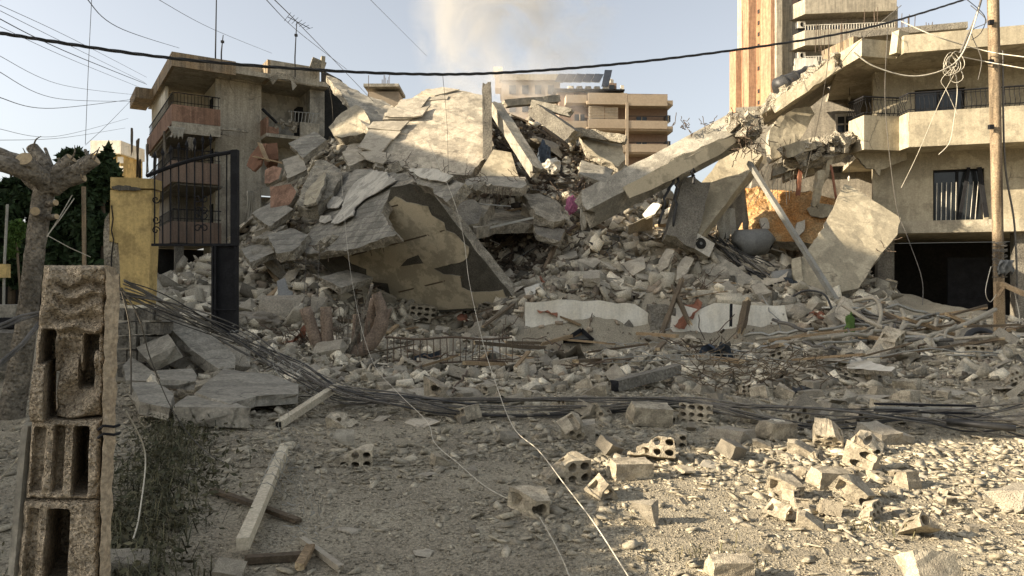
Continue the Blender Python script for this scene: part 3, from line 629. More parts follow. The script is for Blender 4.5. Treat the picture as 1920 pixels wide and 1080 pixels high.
fb_ = thing('apartment_building', 'beige stone apartment building with brown recessed loggias in the distance', 'building', at(1160, 560, 87))
FO = at(1100, 540, 86); FO.z = 0; ff = Vector((1, .05, 0)).normalized(); fg = Vector((-.05, 1, 0))
def fz(py, d=86): return CZ+(540-py)*d/F
def fx(px, d=86): return (px-1100)*d/F
def fbox(name, p0, p1, g0, g1, y1, y0, mt, parent=fb_):
    z0, z1 = fz(y0), fz(y1); f0, f1 = fx(p0), fx(p1)
    return MB().prism([FO+ff*f0+fg*g0+Vector((0, 0, z0)), FO+ff*f1+fg*g0+Vector((0, 0, z0)), FO+ff*f1+fg*g1+Vector((0, 0, z0)), FO+ff*f0+fg*g1+Vector((0, 0, z0))], (0, 0, z1-z0)).build(name, mt, parent, norm=True)
fbox('wall', 1052, 1262, 2, 12, 166, 560, m_farp)
for i, y in enumerate((175, 224, 268, 314, 360)):
    b = fbox('balcony_parapet', 1102, 1176, -.3, -.1, y, y+17 if i else 196, m_farb); fbox('balcony_parapet', 1177, 1252, -.3, -.1, y+2, y+17 if i else 198, m_farb)
    fbox('balcony_slab', 1100, 1254, -.095, 1.99, y+14, y+20, m_farb)
    fbox('corner_block', 1252.5, 1265, .3, 4, y+10, y+20, m_farb); fbox('corner_block', 1062, 1101, .2, 1.99, y+2, y+17, m_farb)
    for a, c in ((1201, 1221), (1254, 1263), (1080, 1098)):
        w = fbox('window', a, c, (1.9 if a == 1201 else .9), 1.985, y+36, y+48, m_glass); fbox('window_mullion', (a+c)/2-.8, (a+c)/2+.8, (1.8 if a == 1201 else .8), (1.895 if a == 1201 else .895), y+36, y+48, m_farb, w)
    if i < 4: fbox('handrail', 1178, 1250, -.25, -.18, y-7+49, y-6+49, m_iron, b)
fbox('pier', 1173, 1178, -.35, -.1, 192, 560, m_farb)
blind = fbox('roller_blind', 1105, 1134, .3, .4, 198, 222, m_offw); fbox('roller_blind', 1136, 1160, .3, .4, 199, 222, m_offw)
for k in range(8): fbox('blind_slat', 1105, 1160, .2, .298, 199.5+k*2.8, 200.6+k*2.8, m_farb, blind)
fbox('penthouse_wall', 1100, 1180, 3, 9, 164, 178, m_farb); fbox('penthouse_wall', 1048, 1100, 2.2, 9, 164, 182, m_farb)
for p in (1081, 1118, 1135, 1155): fbox('window', p, p+10, 2.0 if p < 1100 else 2.8, 2.19 if p < 1100 else 2.99, 166, 176, m_glass)
fbox('roof_slab', 1040, 1176, 1.2, 11, 161, 164, m_iron)
fbox('stair_tower', 1150, 1169, 4, 7, 137, 166, m_farp); fbox('stair_door', 1154, 1164, 3.9, 3.99, 141, 160, m_glass)
wt = MB().tube([FO+ff*fx(1158)+fg*5+Vector((0, 0, fz(137))), FO+ff*fx(1158)+fg*5+Vector((0, 0, fz(127))), FO+ff*fx(1158)+fg*5+Vector((0, 0, fz(125)))], [.5, .5, .3], 14).build('water_tank', m_white, fb_)
fbox('flue', 1171, 1177, 2, 2.4, 150, 176, m_white); fbox('chimney', 1176, 1188, 3, 5, 166, 178, m_farp)
slab('roof_panel', None, None, [(1134, 131), (1148, 131), (1141, 161), (1128, 161)], [(1134, 131, 88), (1148, 131, 88), (1128, 161, 86)], .12, [m_solar, m_solar], fb_, jag=0)
for k in range(5):
    x0 = 1040+k*17; pn = slab('solar_panel', None, None, [(x0+8, 138), (x0+24, 139), (x0+16, 154), (x0, 153)], [(x0+8, 138, 89), (x0+24, 139, 89), (x0, 153, 87)], .08, [m_solar, m_metal], fb_, jag=0)
    tk = FO+ff*fx(x0+35)+fg*2.5+Vector((0, 0, fz(156))); MB().tube([tk-Vector((.4, 0, 0)), tk-Vector((.3, 0, 0)), tk+Vector((.3, 0, 0)), tk+Vector((.4, 0, 0))], [.15, .35, .35, .15], 10).build('heater_tank', m_offw, fb_)
hb = thing('apartment_building', 'pale building half hidden in the smoke behind the heap top', 'building', at(980, 560, 98))
def hbox(name, p0, p1, y1, y0, d, th, mt, parent=hb):
    a = at(p0, y0, d); b = at(p1, y1, d); return MB().box(((a.x+b.x)/2, d+th/2, (a.z+b.z)/2), (b.x-a.x, th, b.z-a.z)).build(name, mt, parent)
hbox('wall', 940, 1050, 150, 560, 98, 10, m_farb); hbox('roof', 936, 1052, 139, 149.8, 97.6, 11, m_towerg)
hbox('water_tank', 925, 942, 125, 139, 99, 1.6, m_white); hbox('rooftop_room', 928, 940, 140, 165, 98.9, 3, m_farb)
for i in range(4):
    for j in range(3): hbox('window', 955+i*24, 967+i*24, 160+j*34, 176+j*34, 97.9, .09, m_glass)
db = thing('flat_roofed_house', 'small grey flat roofed house with bare rebar behind the sloping roof slab', 'house', at(722, 560, 55))
MB().box(at(725, 190, 56)-Vector((0, 0, 2.8)), (2.3, 3, 6.3)).build('wall', m_farb, db); MB().box(at(722, 171, 55.6), (2.6, 3.4, .22)).build('roof', m_conc, db)
for i in range(8):
    p = at(716+i*2.0, 170, 55); MB().tube([p, p+Vector((U(-.05, .05), 0, U(.8, 1.25)))], .022, 4).build('rebar', m_rebar, db)
p = at(691, 186, 52); MB().tube([p, p+Vector((0, 0, 1.7))], .025, 4).build('rebar', m_rebar, db)
ob = thing('low_house', 'pale yellow house with a flat roof far behind the dark trees', 'house', at(222, 560, 70))
MB().box(at(222, 310, 70)-Vector((0, 0, 5)), (2.6, 4, 13.2)).build('wall', m_yellow, ob); MB().box(at(222, 284, 69.6), (2.8, 4.4, 1.2)).build('parapet', m_white, ob)
for i, y in enumerate((300, 318)): MB().box(at(226, y, 67.9), (.5, .1, .6)).build('window', m_white, ob)

# ------------------------------------------------------------------ smoke column behind the heap
def smoke(name, c, r, dens, seed, col, label):
    bm = bmesh.new(); bmesh.ops.create_icosphere(bm, subdivisions=3, radius=1)
    me = bpy.data.meshes.new(name); bm.to_mesh(me); bm.free(); o = bpy.data.objects.new(name, me); COL.objects.link(o); o.location = c; o.scale = r
    m = bpy.data.materials.new(name); m.use_nodes = True; t = m.node_tree; N = t.nodes; L = t.links; N.remove(N['Principled BSDF'])
    pv = N.new('ShaderNodeVolumePrincipled'); pv.inputs['Color'].default_value = (*col, 1); pv.inputs['Anisotropy'].default_value = .15
    L.new(pv.outputs[0], N['Material Output'].inputs['Volume'])
    tc = N.new('ShaderNodeTexCoord'); ln = N.new('ShaderNodeVectorMath'); ln.operation = 'LENGTH'; L.new(tc.outputs['Object'], ln.inputs[0])
    mr = N.new('ShaderNodeMapRange'); mr.inputs['From Min'].default_value = 1; mr.inputs['From Max'].default_value = .35; L.new(ln.outputs['Value'], mr.inputs['Value'])
    ge = N.new('ShaderNodeNewGeometry'); nz = N.new('ShaderNodeTexNoise'); nz.inputs['Scale'].default_value = .21; nz.inputs['Detail'].default_value = 7; nz.inputs['Roughness'].default_value = .6; nz.inputs['Distortion'].default_value = 1.0
    ad = N.new('ShaderNodeVectorMath'); ad.inputs[1].default_value = (seed, seed*2, 0); L.new(ge.outputs['Position'], ad.inputs[0]); L.new(ad.outputs[0], nz.inputs['Vector'])
    m2 = N.new('ShaderNodeMapRange'); m2.inputs['From Min'].default_value = .44; m2.inputs['From Max'].default_value = .60; m2.inputs['To Max'].default_value = dens; L.new(nz.outputs['Fac'], m2.inputs['Value'])
    mu = N.new('ShaderNodeMath'); mu.operation = 'MULTIPLY'; L.new(mr.outputs[0], mu.inputs[0]); L.new(m2.outputs[0], mu.inputs[1]); L.new(mu.outputs[0], pv.inputs['Density'])
    me.materials.append(m); o['kind'] = 'stuff'
    return o
smoke('smoke', at(1020, -5, 62), (7.2, 4, 9), .36, 3, (.63, .62, .58), None)
smoke('smoke', at(870, 25, 60), (4.8, 4, 9), .30, 9, (.70, .67, .60), None)
smoke('smoke', at(965, 175, 66), (9, 5, 5.4), .13, 5, (.80, .79, .77), None)
# ------------------------------------------------------------------ the fallen floors of the house
def groove(parent, pts, refs, w=.05, mt=None):
    P, nn = plane_pts(pts, refs); m = MB()
    for i in range(len(P)-1): m.bar(P[i]+nn*.03, P[i+1]+nn*.03, w, .012, nn)
    return m.build('groove', mt or m_woodd, parent)
# upper tiled roof slab
rU = [(840, 165, 34), (715, 305, 28.4), (880, 330, 27.4)]
uo = [(800, 170), (842, 166), (905, 176), (914, 240), (926, 272), (882, 332), (840, 326), (780, 318), (716, 306), (690, 300), (676, 284), (716, 240), (762, 190)]
us_ = slab('roof_slab', 'big pale tilted roof slab with cracked floor tiles at the top of the heap', 'roof slab', uo, rU, .32, [m_roof, m_edge, m_concd], jag=.07, rough=.03, bend=.12)
def tile(pts, off, parent=us_, refs=rU, mt=m_tile): slab('tile', None, None, pts, refs, .06, [mt, mt], parent, off=off, jag=.02, step=.25, rough=.006, ejag=.01)
tile([(752, 192), (806, 186), (790, 207), (740, 211)], .14); tile([(790, 176), (830, 168), (862, 172), (815, 184)], .12); tile([(730, 208), (788, 208), (776, 222), (722, 224)], .15)
tile([(728, 226), (805, 205), (792, 223), (776, 226)], .17); tile([(722, 215), (779, 215), (773, 226), (718, 228)], .10)
tile([(700, 234), (768, 232), (750, 251), (690, 246)], .15); tile([(694, 248), (752, 252), (738, 267), (684, 262)], .13); tile([(686, 264), (737, 268), (716, 294), (672, 284)], .19)
tile([(806, 186), (842, 183), (838, 190), (800, 192)], .10)
slab('broken_tile', 'cracked flat tile sheet slipped below the roof slab edge', 'tile', [(672, 285), (700, 282), (733, 288), (718, 306), (690, 300)], [(672, 285, 28.6), (733, 288, 28.2), (718, 306, 27.6)], .07, [m_tile, m_edge], jag=.03)
# lower grey slab with board marks and the pale plaster patch on it
rL = [(650, 330, 28), (590, 475, 22.6), (740, 350, 22.2)]
lo_ = [(640, 322), (700, 318), (760, 330), (850, 338), (872, 345), (840, 380), (800, 352), (768, 342), (738, 352), (716, 400), (745, 440), (700, 452), (640, 466), (592, 476), (548, 470), (575, 440), (600, 405), (618, 350)]
ls_ = slab('floor_slab', 'grey board marked floor slab folded over in the middle of the heap', 'floor slab', lo_, rL, .26, [m_board, m_edge, m_concd], jag=.08, rough=.03, bend=.15)
slab('plaster_patch', None, None, [(705, 326), (728, 330), (748, 346), (725, 360), (690, 380), (672, 395), (670, 410), (640, 425), (626, 424), (645, 400), (655, 370), (675, 345)], rL, .03, [m_pgrey, m_pgrey], ls_, off=.16, jag=.06, step=.15)
slab('plaster_patch', None, None, [(616, 383), (632, 372), (650, 381), (640, 394), (620, 397)], rL, .03, [m_pgrey, m_pgrey], ls_, off=.15, jag=.04)
slab('plaster_patch', None, None, [(606, 410), (625, 411), (628, 418), (615, 424), (604, 422)], rL, .03, [m_pgrey, m_pgrey], ls_, off=.15, jag=.04)
slab('plaster_patch', None, None, [(770, 325), (820, 326), (860, 340), (845, 352), (800, 344)], rL, .05, [m_pgrey, m_edge], ls_, off=.2, jag=.05)
# hanging tan ceiling slab
rT = [(800, 350, 20.8), (962, 562, 21.6), (590, 475, 23.8)]
to_ = [(733, 350), (768, 344), (802, 350), (968, 566), (950, 574), (905, 583), (760, 587), (680, 562), (640, 532), (590, 479), (640, 468), (700, 455), (742, 444), (716, 402)]
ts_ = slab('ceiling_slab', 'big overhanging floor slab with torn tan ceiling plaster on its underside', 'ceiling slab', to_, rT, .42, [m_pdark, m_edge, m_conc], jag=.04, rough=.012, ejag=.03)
tp_ = slab('plaster', None, None, [(725, 380), (742, 367), (763, 379), (783, 382), (803, 386), (810, 403), (833, 417), (837, 432), (853, 437), (873, 457), (880, 463), (878, 483), (870, 490), (840, 496), (813, 503), (833, 515), (863, 517), (867, 537), (887, 547), (927, 545), (944, 542), (952, 560), (945, 568), (907, 566), (900, 577), (787, 581), (750, 570), (733, 550), (728, 530), (703, 528), (690, 520), (688, 503), (660, 493), (645, 480), (636, 468), (660, 464), (700, 457), (750, 446), (723, 427), (728, 417), (713, 395)],
      rT, .03, [m_ptan, m_edge], ts_, off=.035, jag=.03, step=.14, rough=.006, ejag=.004)
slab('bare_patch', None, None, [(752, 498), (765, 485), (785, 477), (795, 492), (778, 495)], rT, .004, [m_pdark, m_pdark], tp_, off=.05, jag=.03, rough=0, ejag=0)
groove(tp_, [(718, 391), (762, 380)], rT); groove(tp_, [(660, 478), (835, 431)], rT); groove(tp_, [(748, 547), (868, 518)], rT)
# thin rebars combing out of its broken left edge
def squiggle(a, b, amp, n=8, sag=0):
    a = Vector(a); b = Vector(b); s = U(0, 99); L = (b-a).length
    return [a.lerp(b, i/n)+Vector(noise.noise_vector(Vector((s, i*.7, s))))*amp*math.sin(math.pi*min(1, .15+i/n))-Vector((0, 0, sag*4*(i/n)*(1-i/n))) for i in range(n+1)]
for k in range(26):
    p = at(600+k*5.6+U(-4, 4), 474-k*1.4+U(-14, 8), 22.3-k*.02)
    MB().tube(squiggle(p, p+Vector((U(-.3, .3), U(-.7, -.1), U(-.55, .25))), .12, 5), .012, 4).build('rebar', m_rebar, ls_)
for k in range(60):
    p = at(600+k*2.4+U(-3, 3), 470-k*.65+U(-16, 4), 22.3); MB().box(p, (U(.1, .3), U(.1, .3), U(.08, .2)), rot(U(0, 3), U(0, 3), U(0, 3))).build('rubble_piece', m_edge, ts_)
# broken column and beams beside it
beam('broken_column', 'short upright broken concrete column at the top of the heap', 'column', at(914, 300, 28.6), at(913, 160, 29.2), .36, .34, [m_concd, m_edge], up=(0, 1, 0))
beam('fallen_beam', 'long weathered beam slanting down from the broken column into the dark hole', 'beam', at(928, 200, 30), at(1006, 322, 27), .46, .42, [m_conc, m_edge])
beam('fallen_beam', 'thick dark beam lying right of the slanting beam near the heap top', 'beam', at(1005, 208, 32), at(1078, 258, 31), .8, .6, [m_concd, m_edge])
beam('fallen_beam', 'short beam end jutting to the right at the heap top', 'beam', at(1000, 196, 32.5), at(1070, 212, 32), .4, .35, [m_conc, m_edge])
beam('fallen_beam', 'topmost thin beam lying flat behind the broken column', 'beam', at(945, 195, 32.5), at(1046, 186, 33), .4, .3, [m_conc, m_edge])
slab('plastered_wall_piece', 'tan plastered wall panel standing in the gap right of the roof slab', 'wall panel', [(925, 280), (958, 286), (972, 330), (895, 330)], [(925, 280, 28.3), (972, 330, 27.6), (895, 330, 27.4)], .18, [m_ptan, m_edge], jag=.02)
slab('concrete_ledge', 'flat broken ledge with a row of thin rods hanging under it', 'ledge', [(874, 336), (905, 330), (985, 332), (986, 346), (978, 352), (890, 345), (870, 349)], [(874, 336, 26.5), (985, 332, 26.8), (930, 350, 25.4)], .3, [m_conc, m_edge], jag=.05)
lg_ = bpy.data.objects['concrete_ledge']
for k in range(15):
    p = at(878+k*6+U(-2, 2), 350, 25.4); MB().tube(squiggle(p, p+Vector((U(-.2, .05), U(0, .2), -U(.35, .7))), .04, 4), .012, 4).build('rebar', m_rebar, lg_)
MB().tube([at(872, 379, 25), at(905, 383, 25), at(958, 387, 25)], .02, 5).build('rebar', m_metal, lg_)
# second row: ledge slabs around the dark hole
slab('broken_slab', 'tilted slab remnant with ragged underside above the dark hole', 'broken slab', [(978, 360), (1010, 360), (1045, 378), (1056, 408), (1040, 415), (1005, 404)], [(978, 360, 26.6), (1056, 408, 25.2), (1005, 404, 25)], .3, [m_edge, m_edge], jag=.1, rough=.05)
slab('broken_slab', 'rounded slab end left of the dark hole under the ledge', 'broken slab', [(850, 382), (890, 375), (904, 390), (896, 416), (868, 425), (852, 405)], [(850, 382, 25), (904, 390, 24.6), (868, 425, 24)], .5, [m_concd, m_edge], jag=.08, rough=.05)
slab('cavity_roof', 'brown earthy slab edge roofing the dark hole', 'broken slab', [(880, 398), (930, 388), (1040, 398), (1050, 412), (1000, 418), (930, 420), (890, 430)], [(880, 398, 27.5), (1050, 412, 27), (930, 422, 24.6)], .35, [m_edge, m_edge], jag=.1, rough=.05)
beam('fallen_beam', 'rounded log like beam end at the left rim of the dark hole', 'beam', at(893, 420, 24.5), at(915, 385, 26), .5, .45, [m_edge, m_edge])
beam('thin_pole', 'thin dark pole leaning at the right side of the dark hole', 'pole', at(1015, 518, 24), at(1050, 442, 25), .12, .12, [m_woodd, m_cut], seg=4, rough=.01)
beam('thin_pole', 'grey thin pole crossing the hole under the brown slab edge', 'pole', at(880, 436, 24.4), at(1000, 408, 24.6), .07, .07, [m_metal, m_metal], seg=3, rough=.004, endj=.01)
# behind the heap top at right: tan curved slab fragment
slab('broken_slab', 'cream slab fragment with a round hole standing behind the heap right of the dark beam', 'broken slab', [(1085, 250), (1120, 244), (1165, 262), (1172, 300), (1160, 312), (1130, 300), (1100, 285)], [(1085, 250, 33), (1172, 280, 32), (1130, 300, 31.4)], .3, [m_cream, m_edge], jag=.08)
beam('fallen_beam', 'ochre broken beam lying on the cream slab fragment', 'beam', at(1082, 248, 32.6), at(1172, 262, 31.8), .5, .35, [m_edge, m_edge], rough=.06)
# the big leaning T beam on the right
big = thing('fallen_beam', 'huge sunlit concrete beam leaning up to the right with torn rebar at its upper end', 'beam', at(1250, 420, 25))
b0, b1 = at(1100, 392, 24.0), at(1395, 238, 24.6)
beam('web', None, None, b0, b1, .95, .78, [m_conc, m_edge], big, up=Vector((-.35, -.75, .62)), seg=16, rough=.03, endj=.25)
dirb = (b1-b0).normalized()
slab('plaster', None, None, [(1168, 352), (1262, 300), (1370, 252), (1400, 250), (1355, 286), (1270, 332), (1215, 358), (1180, 372)], [(1168, 352, 23.45), (1400, 250, 24.05), (1270, 332, 23.75)], .05, [m_ptan, m_edge], big, jag=.05)
for k in range(46):
    p = at(1395+U(-25, 22), 236+U(-22, 22), 24.4+U(-.5, .5)); MB().box(p, (U(.15, .5), U(.15, .5), U(.12, .4)), rot(U(0, 3), U(0, 3), U(0, 3))).build('rubble_piece', m_edge, big)
for k in range(46):
    p = at(1395+U(-22, 25), 245+U(-25, 35), 24.2+U(-.5, .5)); MB().tube(squiggle(p, p+Vector((U(-.5, .8), U(-.6, .3), U(-1.0, .5))), .35, 9), .013, 4).build('rebar', m_rebar, big)
for k in range(10):
    p = at(1285+U(-20, 45), 240+U(-5, 15), 24.2); MB().tube(squiggle(p, p+Vector((U(-.3, .3), U(-.3, .1), U(.1, .5))), .3, 8), .012, 4).build('rebar', m_rebar, big)
beam('fallen_beam', 'second broad fallen beam sloping down under the huge leaning beam', 'beam', at(1400, 290, 26.2), at(1275, 450, 24.2), 1.15, .5, [m_cream, m_edge], up=(-.3, -.85, .35), seg=12, rough=.03)
beam('fallen_beam', 'narrow yellowish beam sloping beside the dark hanging cloth', 'beam', at(1425, 300, 27), at(1305, 445, 25), .45, .5, [m_creamd, m_edge], up=(0, -1, .2), seg=10)
beam('fallen_column', 'dark crumbling column foot under the second beam', 'column', at(1270, 460, 24), at(1300, 345, 24.6), .95, .7, [m_concd, m_edge], up=(0, 1, 0), rough=.05)
cloth('hanging_cloth', 'dark ragged cloth hanging from the beam end left of the orange wall', 'cloth', at(1375, 320, 26), 1.0, 2.2, m_cloth, None, (1, .1, 0), 2)
cloth('hanging_cloth', 'pale ragged cloth strip hanging lower beside the orange wall', 'cloth', at(1362, 390, 25.5), .6, 1.1, m_paleclo, None, (1, .2, 0), 4)
# black hoses dangling below the beam
for i, (x0, y0, x1, y1) in enumerate(((1262, 332, 1235, 420), (1272, 330, 1262, 425), (1300, 318, 1300, 345))):
    MB().tube(squiggle(at(x0, y0, 23.9), at(x1, y1, 23.8), .25, 10), .045, 6).build('black_hose', m_black, None, True, ['first of two black hoses dangling from the huge beam', 'second black hose dangling from the huge beam on the right', 'stub of black hose under the beam middle'][i], 'hose', 'hoses under the huge beam')
# ragged left part of the right house
slab('hanging_wall', 'tan torn wall piece hanging by its rods under the broken roof edge', 'wall piece', [(1443, 240), (1462, 218), (1490, 205), (1520, 200), (1526, 214), (1516, 236), (1500, 262), (1478, 284), (1462, 296), (1447, 302), (1441, 270)], [(1443, 240, 26.2), (1520, 200, 26.6), (1478, 284, 26)], .3, [m_cream, m_edge], jag=.07, rough=.03)
hw = bpy.data.objects['hanging_wall']
for k in range(16):
    p = at(1448+k*3.4, 296-k*1.2, 26); MB().tube(squiggle(p, p+Vector((-U(.1, .9)+k*.02, -.1, -U(.7, 1.9))), .08, 5), .012, 4).build('rebar', m_wwire, hw)
rs = slab('broken_roof_edge', 'sloping broken roof edge sagging left from the right house roof', 'roof slab', [(1571, 117), (1600, 126), (1560, 158), (1500, 196), (1440, 238), (1428, 215)], [(1571, 117, 25.4), (1428, 215, 26.6), (1500, 196, 29)], .3, [m_creamd, m_edge], jag=.05)
beam('roof_edge_beam', 'pale broken edge beam along the sagging roof edge', 'beam', at(1568, 122, 25.2), at(1452, 204, 26.1), .25, .42, [m_cream, m_edge], rough=.05)
slab('sagging_ceiling', 'grey sagging ceiling piece behind the hanging wall piece', 'ceiling slab', [(1430, 222), (1500, 180), (1545, 158), (1556, 172), (1520, 200), (1462, 222), (1432, 236)], [(1428, 218, 27.4), (1590, 128, 27.4), (1520, 200, 30)], .2, [m_int, m_edge], jag=.06)
wtk = thing('water_tank', 'black water tank lying on the sagging roof edge in front of the tower', 'water tank', at(1500, 160, 28))
c = at(1492, 152, 28.2); MB().tube([c+Vector((-.75, 0, -.35)), c+Vector((-.7, 0, -.3)), c+Vector((.75, .1, .22)), c+Vector((.8, .1, .25))], [.2, .42, .42, .2], 14).build('body', m_black, wtk, True)
for k in range(3): MB().tube([c+Vector((-.45+k*.45, 0, -.2+k*.17)), c+Vector((-.4+k*.45, 0, -.18+k*.17))], .44, 14).build('rib', m_black, wtk)
for k in range(26):
    t = k/26; p = at(1565-t*130+U(-6, 6), 112+t*92+U(-8, 6), 25.6+t+U(0, 1)); MB().box(p, (U(.15, .45), U(.15, .4), U(.08, .22)), rot(U(0, 3), U(0, 3), U(0, 3))).build('rubble_piece', m_edge, rs)
bslab = slab('broken_floor_edge', 'ragged broken first floor edge between the hanging wall piece and the balcony', 'floor slab', [(1468, 276), (1505, 268), (1545, 272), (1590, 250), (1600, 268), (1580, 288), (1540, 298), (1500, 302), (1470, 298)], [(1468, 276, 25.9), (1590, 250, 26), (1540, 298, 25.2)], .35, [m_edge, m_edge], jag=.12, rough=.07)
for k in range(90):
    t = U(0, 1); p = at(1500+t*92+U(-10, 6), 285-t*30+U(-10, 28)*(1-.3*t), 25.3+U(-.3, .5)); MB().box(p, (U(.1, .4), U(.1, .35), U(.06, .22)), rot(U(0, 3), U(0, 3), U(0, 3))).build('rubble_piece', m_edge, bslab)
beam('concrete_block', 'pale sunlit concrete block lodged under the hanging wall piece', 'block', at(1470, 288, 25.2), at(1518, 272, 25.2), .5, .45, [m_cream, m_edge], rough=.05)
slab('wall_fragment', 'grey tilted wall fragment below the lodged block', 'wall piece', [(1452, 308), (1495, 296), (1500, 312), (1470, 325), (1448, 330)], [(1452, 308, 26), (1495, 296, 26.2), (1470, 325, 25.8)], .25, [m_conc, m_edge], jag=.06)
slab('wall_fragment', 'cream square wall fragment beside the red clay column stub', 'wall piece', [(1503, 308), (1522, 302), (1528, 325), (1505, 334)], [(1503, 308, 26), (1522, 302, 26.2), (1505, 334, 25.8)], .25, [m_cream, m_edge], jag=.05)
slab('wall_fragment', 'tan wall fragment left of the red clay column stub', 'wall piece', [(1470, 322), (1497, 312), (1500, 326), (1472, 336)], [(1470, 322, 26), (1497, 312, 26.2), (1472, 336, 25.8)], .25, [m_creamd, m_edge], jag=.05)
beam('clay_column', 'thin red clay column stub hanging below the broken floor edge', 'column', at(1499, 312, 26), at(1497, 362, 25.8), .14, .12, [m_brick, m_brick], rough=.04)
beam('plaster_post', 'crooked pale plaster post hanging in the broken lower room', 'post', at(1560, 290, 25.4), at(1537, 345, 25.3), .22, .18, [m_cream, m_edge], rough=.06)
beam('plaster_post', 'lower stub of plaster standing on the orange wall', 'post', at(1537, 325, 25.2), at(1530, 384, 25.1), .26, .2, [m_cream, m_edge], rough=.06)
beam('thin_pole', 'thin red pole hanging under the broken floor edge', 'pole', at(1558, 312, 25), at(1567, 368, 24.9), .06, .06, [m_brick, m_brick], seg=4, rough=.015)
slab('dark_recess_wall', 'dark wall deep in the broken lower room of the right house', 'wall', [(1420, 260), (1600, 260), (1660, 420), (1400, 420)], [(1420, 260, 31), (1660, 300, 31), (1400, 420, 30)], .3, [m_int, m_int], jag=.02)
slab('orange_wall', 'orange brown torn wall with bare soil colours left of the leaning slab', 'wall', [(1385, 352), (1420, 348), (1470, 352), (1520, 354), (1545, 368), (1575, 372), (1590, 400), (1570, 440), (1520, 460), (1440, 450), (1380, 440), (1372, 400)], [(1385, 352, 27.8), (1545, 368, 26.6), (1440, 450, 26)], .4, [m_rust, m_edge], jag=.1, rough=.12, bend=.3)
slab('plaster_flake', 'cream plaster flake clinging to the right part of the orange wall', 'plaster', [(1512, 390), (1530, 382), (1560, 385), (1566, 400), (1540, 410), (1520, 404)], [(1512, 390, 26.2), (1560, 385, 25.9), (1540, 410, 25.8)], .06, [m_cream, m_edge], jag=.06, rough=.03)
lsb = slab('leaning_slab', 'tall sunlit slab leaning against the heap beside the dark garage', 'slab', [(1583, 346), (1600, 352), (1640, 376), (1690, 409), (1682, 440), (1650, 478), (1636, 500), (1610, 540), (1560, 552), (1502, 545), (1500, 490), (1520, 462), (1545, 425), (1562, 390)], [(1583, 345, 24.6), (1690, 409, 23.6), (1505, 530, 22)], .3, [m_cream, m_edge, m_conc], jag=.05, rough=.02)
beam('long_pole', 'long pale metal pole leaning from the beam end down to the leaning slab', 'pole', at(1405, 306, 24.4), at(1578, 580, 20.3), .14, .14, [m_metal, m_metal], seg=6, rough=.01, endj=.03)
# sloping collapsed roof next to the left house
slab('sloping_roof_slab', 'grey sloping roof slab collapsed against the left house', 'roof slab', [(612, 142), (632, 148), (655, 162), (686, 178), (722, 190), (748, 206), (738, 232), (712, 252), (694, 248), (672, 222), (650, 190), (628, 166)], [(612, 142, 38), (748, 206, 34.8), (700, 250, 31.2)], .3, [m_conc, m_edge, m_concd], jag=.07, rough=.04, bend=.15)
slab('void_shade_sheet', 'near black sheet standing for the dark void under the sloping grey roof slab', 'wall', [(602, 130), (640, 150), (690, 225), (690, 262), (600, 262)], [(602, 130, 41.5), (690, 225, 41.5), (600, 262, 41)], .3, [m_dark, m_dark], jag=.01)  # near black sheet paints the shade of the void
slab('wall_chunk', 'big tan wall chunk wedged under the sloping grey roof slab', 'wall piece', [(616, 238), (640, 210), (668, 197), (684, 206), (692, 228), (690, 248), (640, 258), (628, 254)], [(616, 238, 32.8), (690, 206, 32.9), (640, 256, 32.2)], .5, [m_creamd, m_edge], jag=.06, rough=.03)
MB().box(at(596, 122, 39.6), (.75, .5, .55), rot(.2, .3, .4)).build('broken_brickwork', m_edge, None, label='lump of broken brickwork on the roof corner of the left house', cat='rubble')
MB().box(at(605, 120, 39.6), (.2, .4, .75), rot(.0, .05, .4)).build('broken_post', m_cream, None, label='pale post stub beside the brickwork lump on the left house roof', cat='post')
# left slope: yellow torn wall face, brown slab, furniture panels
slab('torn_wall', 'yellowish crumbling wall face left of the grey board marked slab', 'wall piece', [(590, 305), (612, 300), (640, 318), (638, 340), (615, 368), (596, 392), (575, 393), (558, 384), (560, 370), (572, 340)], [(590, 305, 28.2), (640, 318, 27.7), (575, 393, 25.2)], .4, [m_edge, m_edge], jag=.08, rough=.09)
slab('torn_plaster', 'smooth ochre plaster left on the crumbling wall face', 'plaster', [(600, 330), (612, 322), (606, 350), (592, 380), (570, 384), (572, 362)], [(600, 330, 27.1), (612, 322, 27.2), (570, 384, 25.1)], .1, [m_cream, m_edge], jag=.06, rough=.04)
slab('wall_piece', 'square brownish wall piece standing left of the crumbling wall face', 'wall piece', [(506, 350), (545, 345), (556, 360), (545, 380), (520, 405), (507, 402)], [(506, 350, 28.2), (545, 345, 28.1), (507, 402, 27.5)], .25, [m_orange, m_edge], jag=.04)
slab('wall_piece', 'small pinkish wall piece under the brown cupboard panel', 'wall piece', [(497, 318), (512, 312), (528, 315), (522, 335), (505, 345), (496, 344)], [(497, 318, 29.2), (528, 315, 29.1), (505, 345, 28.7)], .2, [m_orange, m_edge], jag=.04)
slab('brown_board', 'brown cupboard panel standing on the left slope of the heap', 'panel', [(486, 270), (500, 268), (488, 308), (476, 320), (462, 311), (470, 290)], [(486, 270, 32), (500, 268, 31.6), (462, 311, 31.4)], .1, [m_brown, m_brown], jag=.01)
slab('cupboard', 'reddish brown broken cupboard lying on top of the left slope', 'cupboard', [(496, 270), (520, 268), (522, 298), (505, 302), (498, 290)], [(496, 270, 32.5), (520, 268, 32.8), (505, 302, 32)], .6, [m_brown, m_brown], jag=.02)
beam('plank', 'pale plank lying across the brown cupboard panels', 'plank', at(478, 294, 31), at(566, 314, 30.4), .16, .06, [m_wood, m_cut], seg=4, rough=.01)
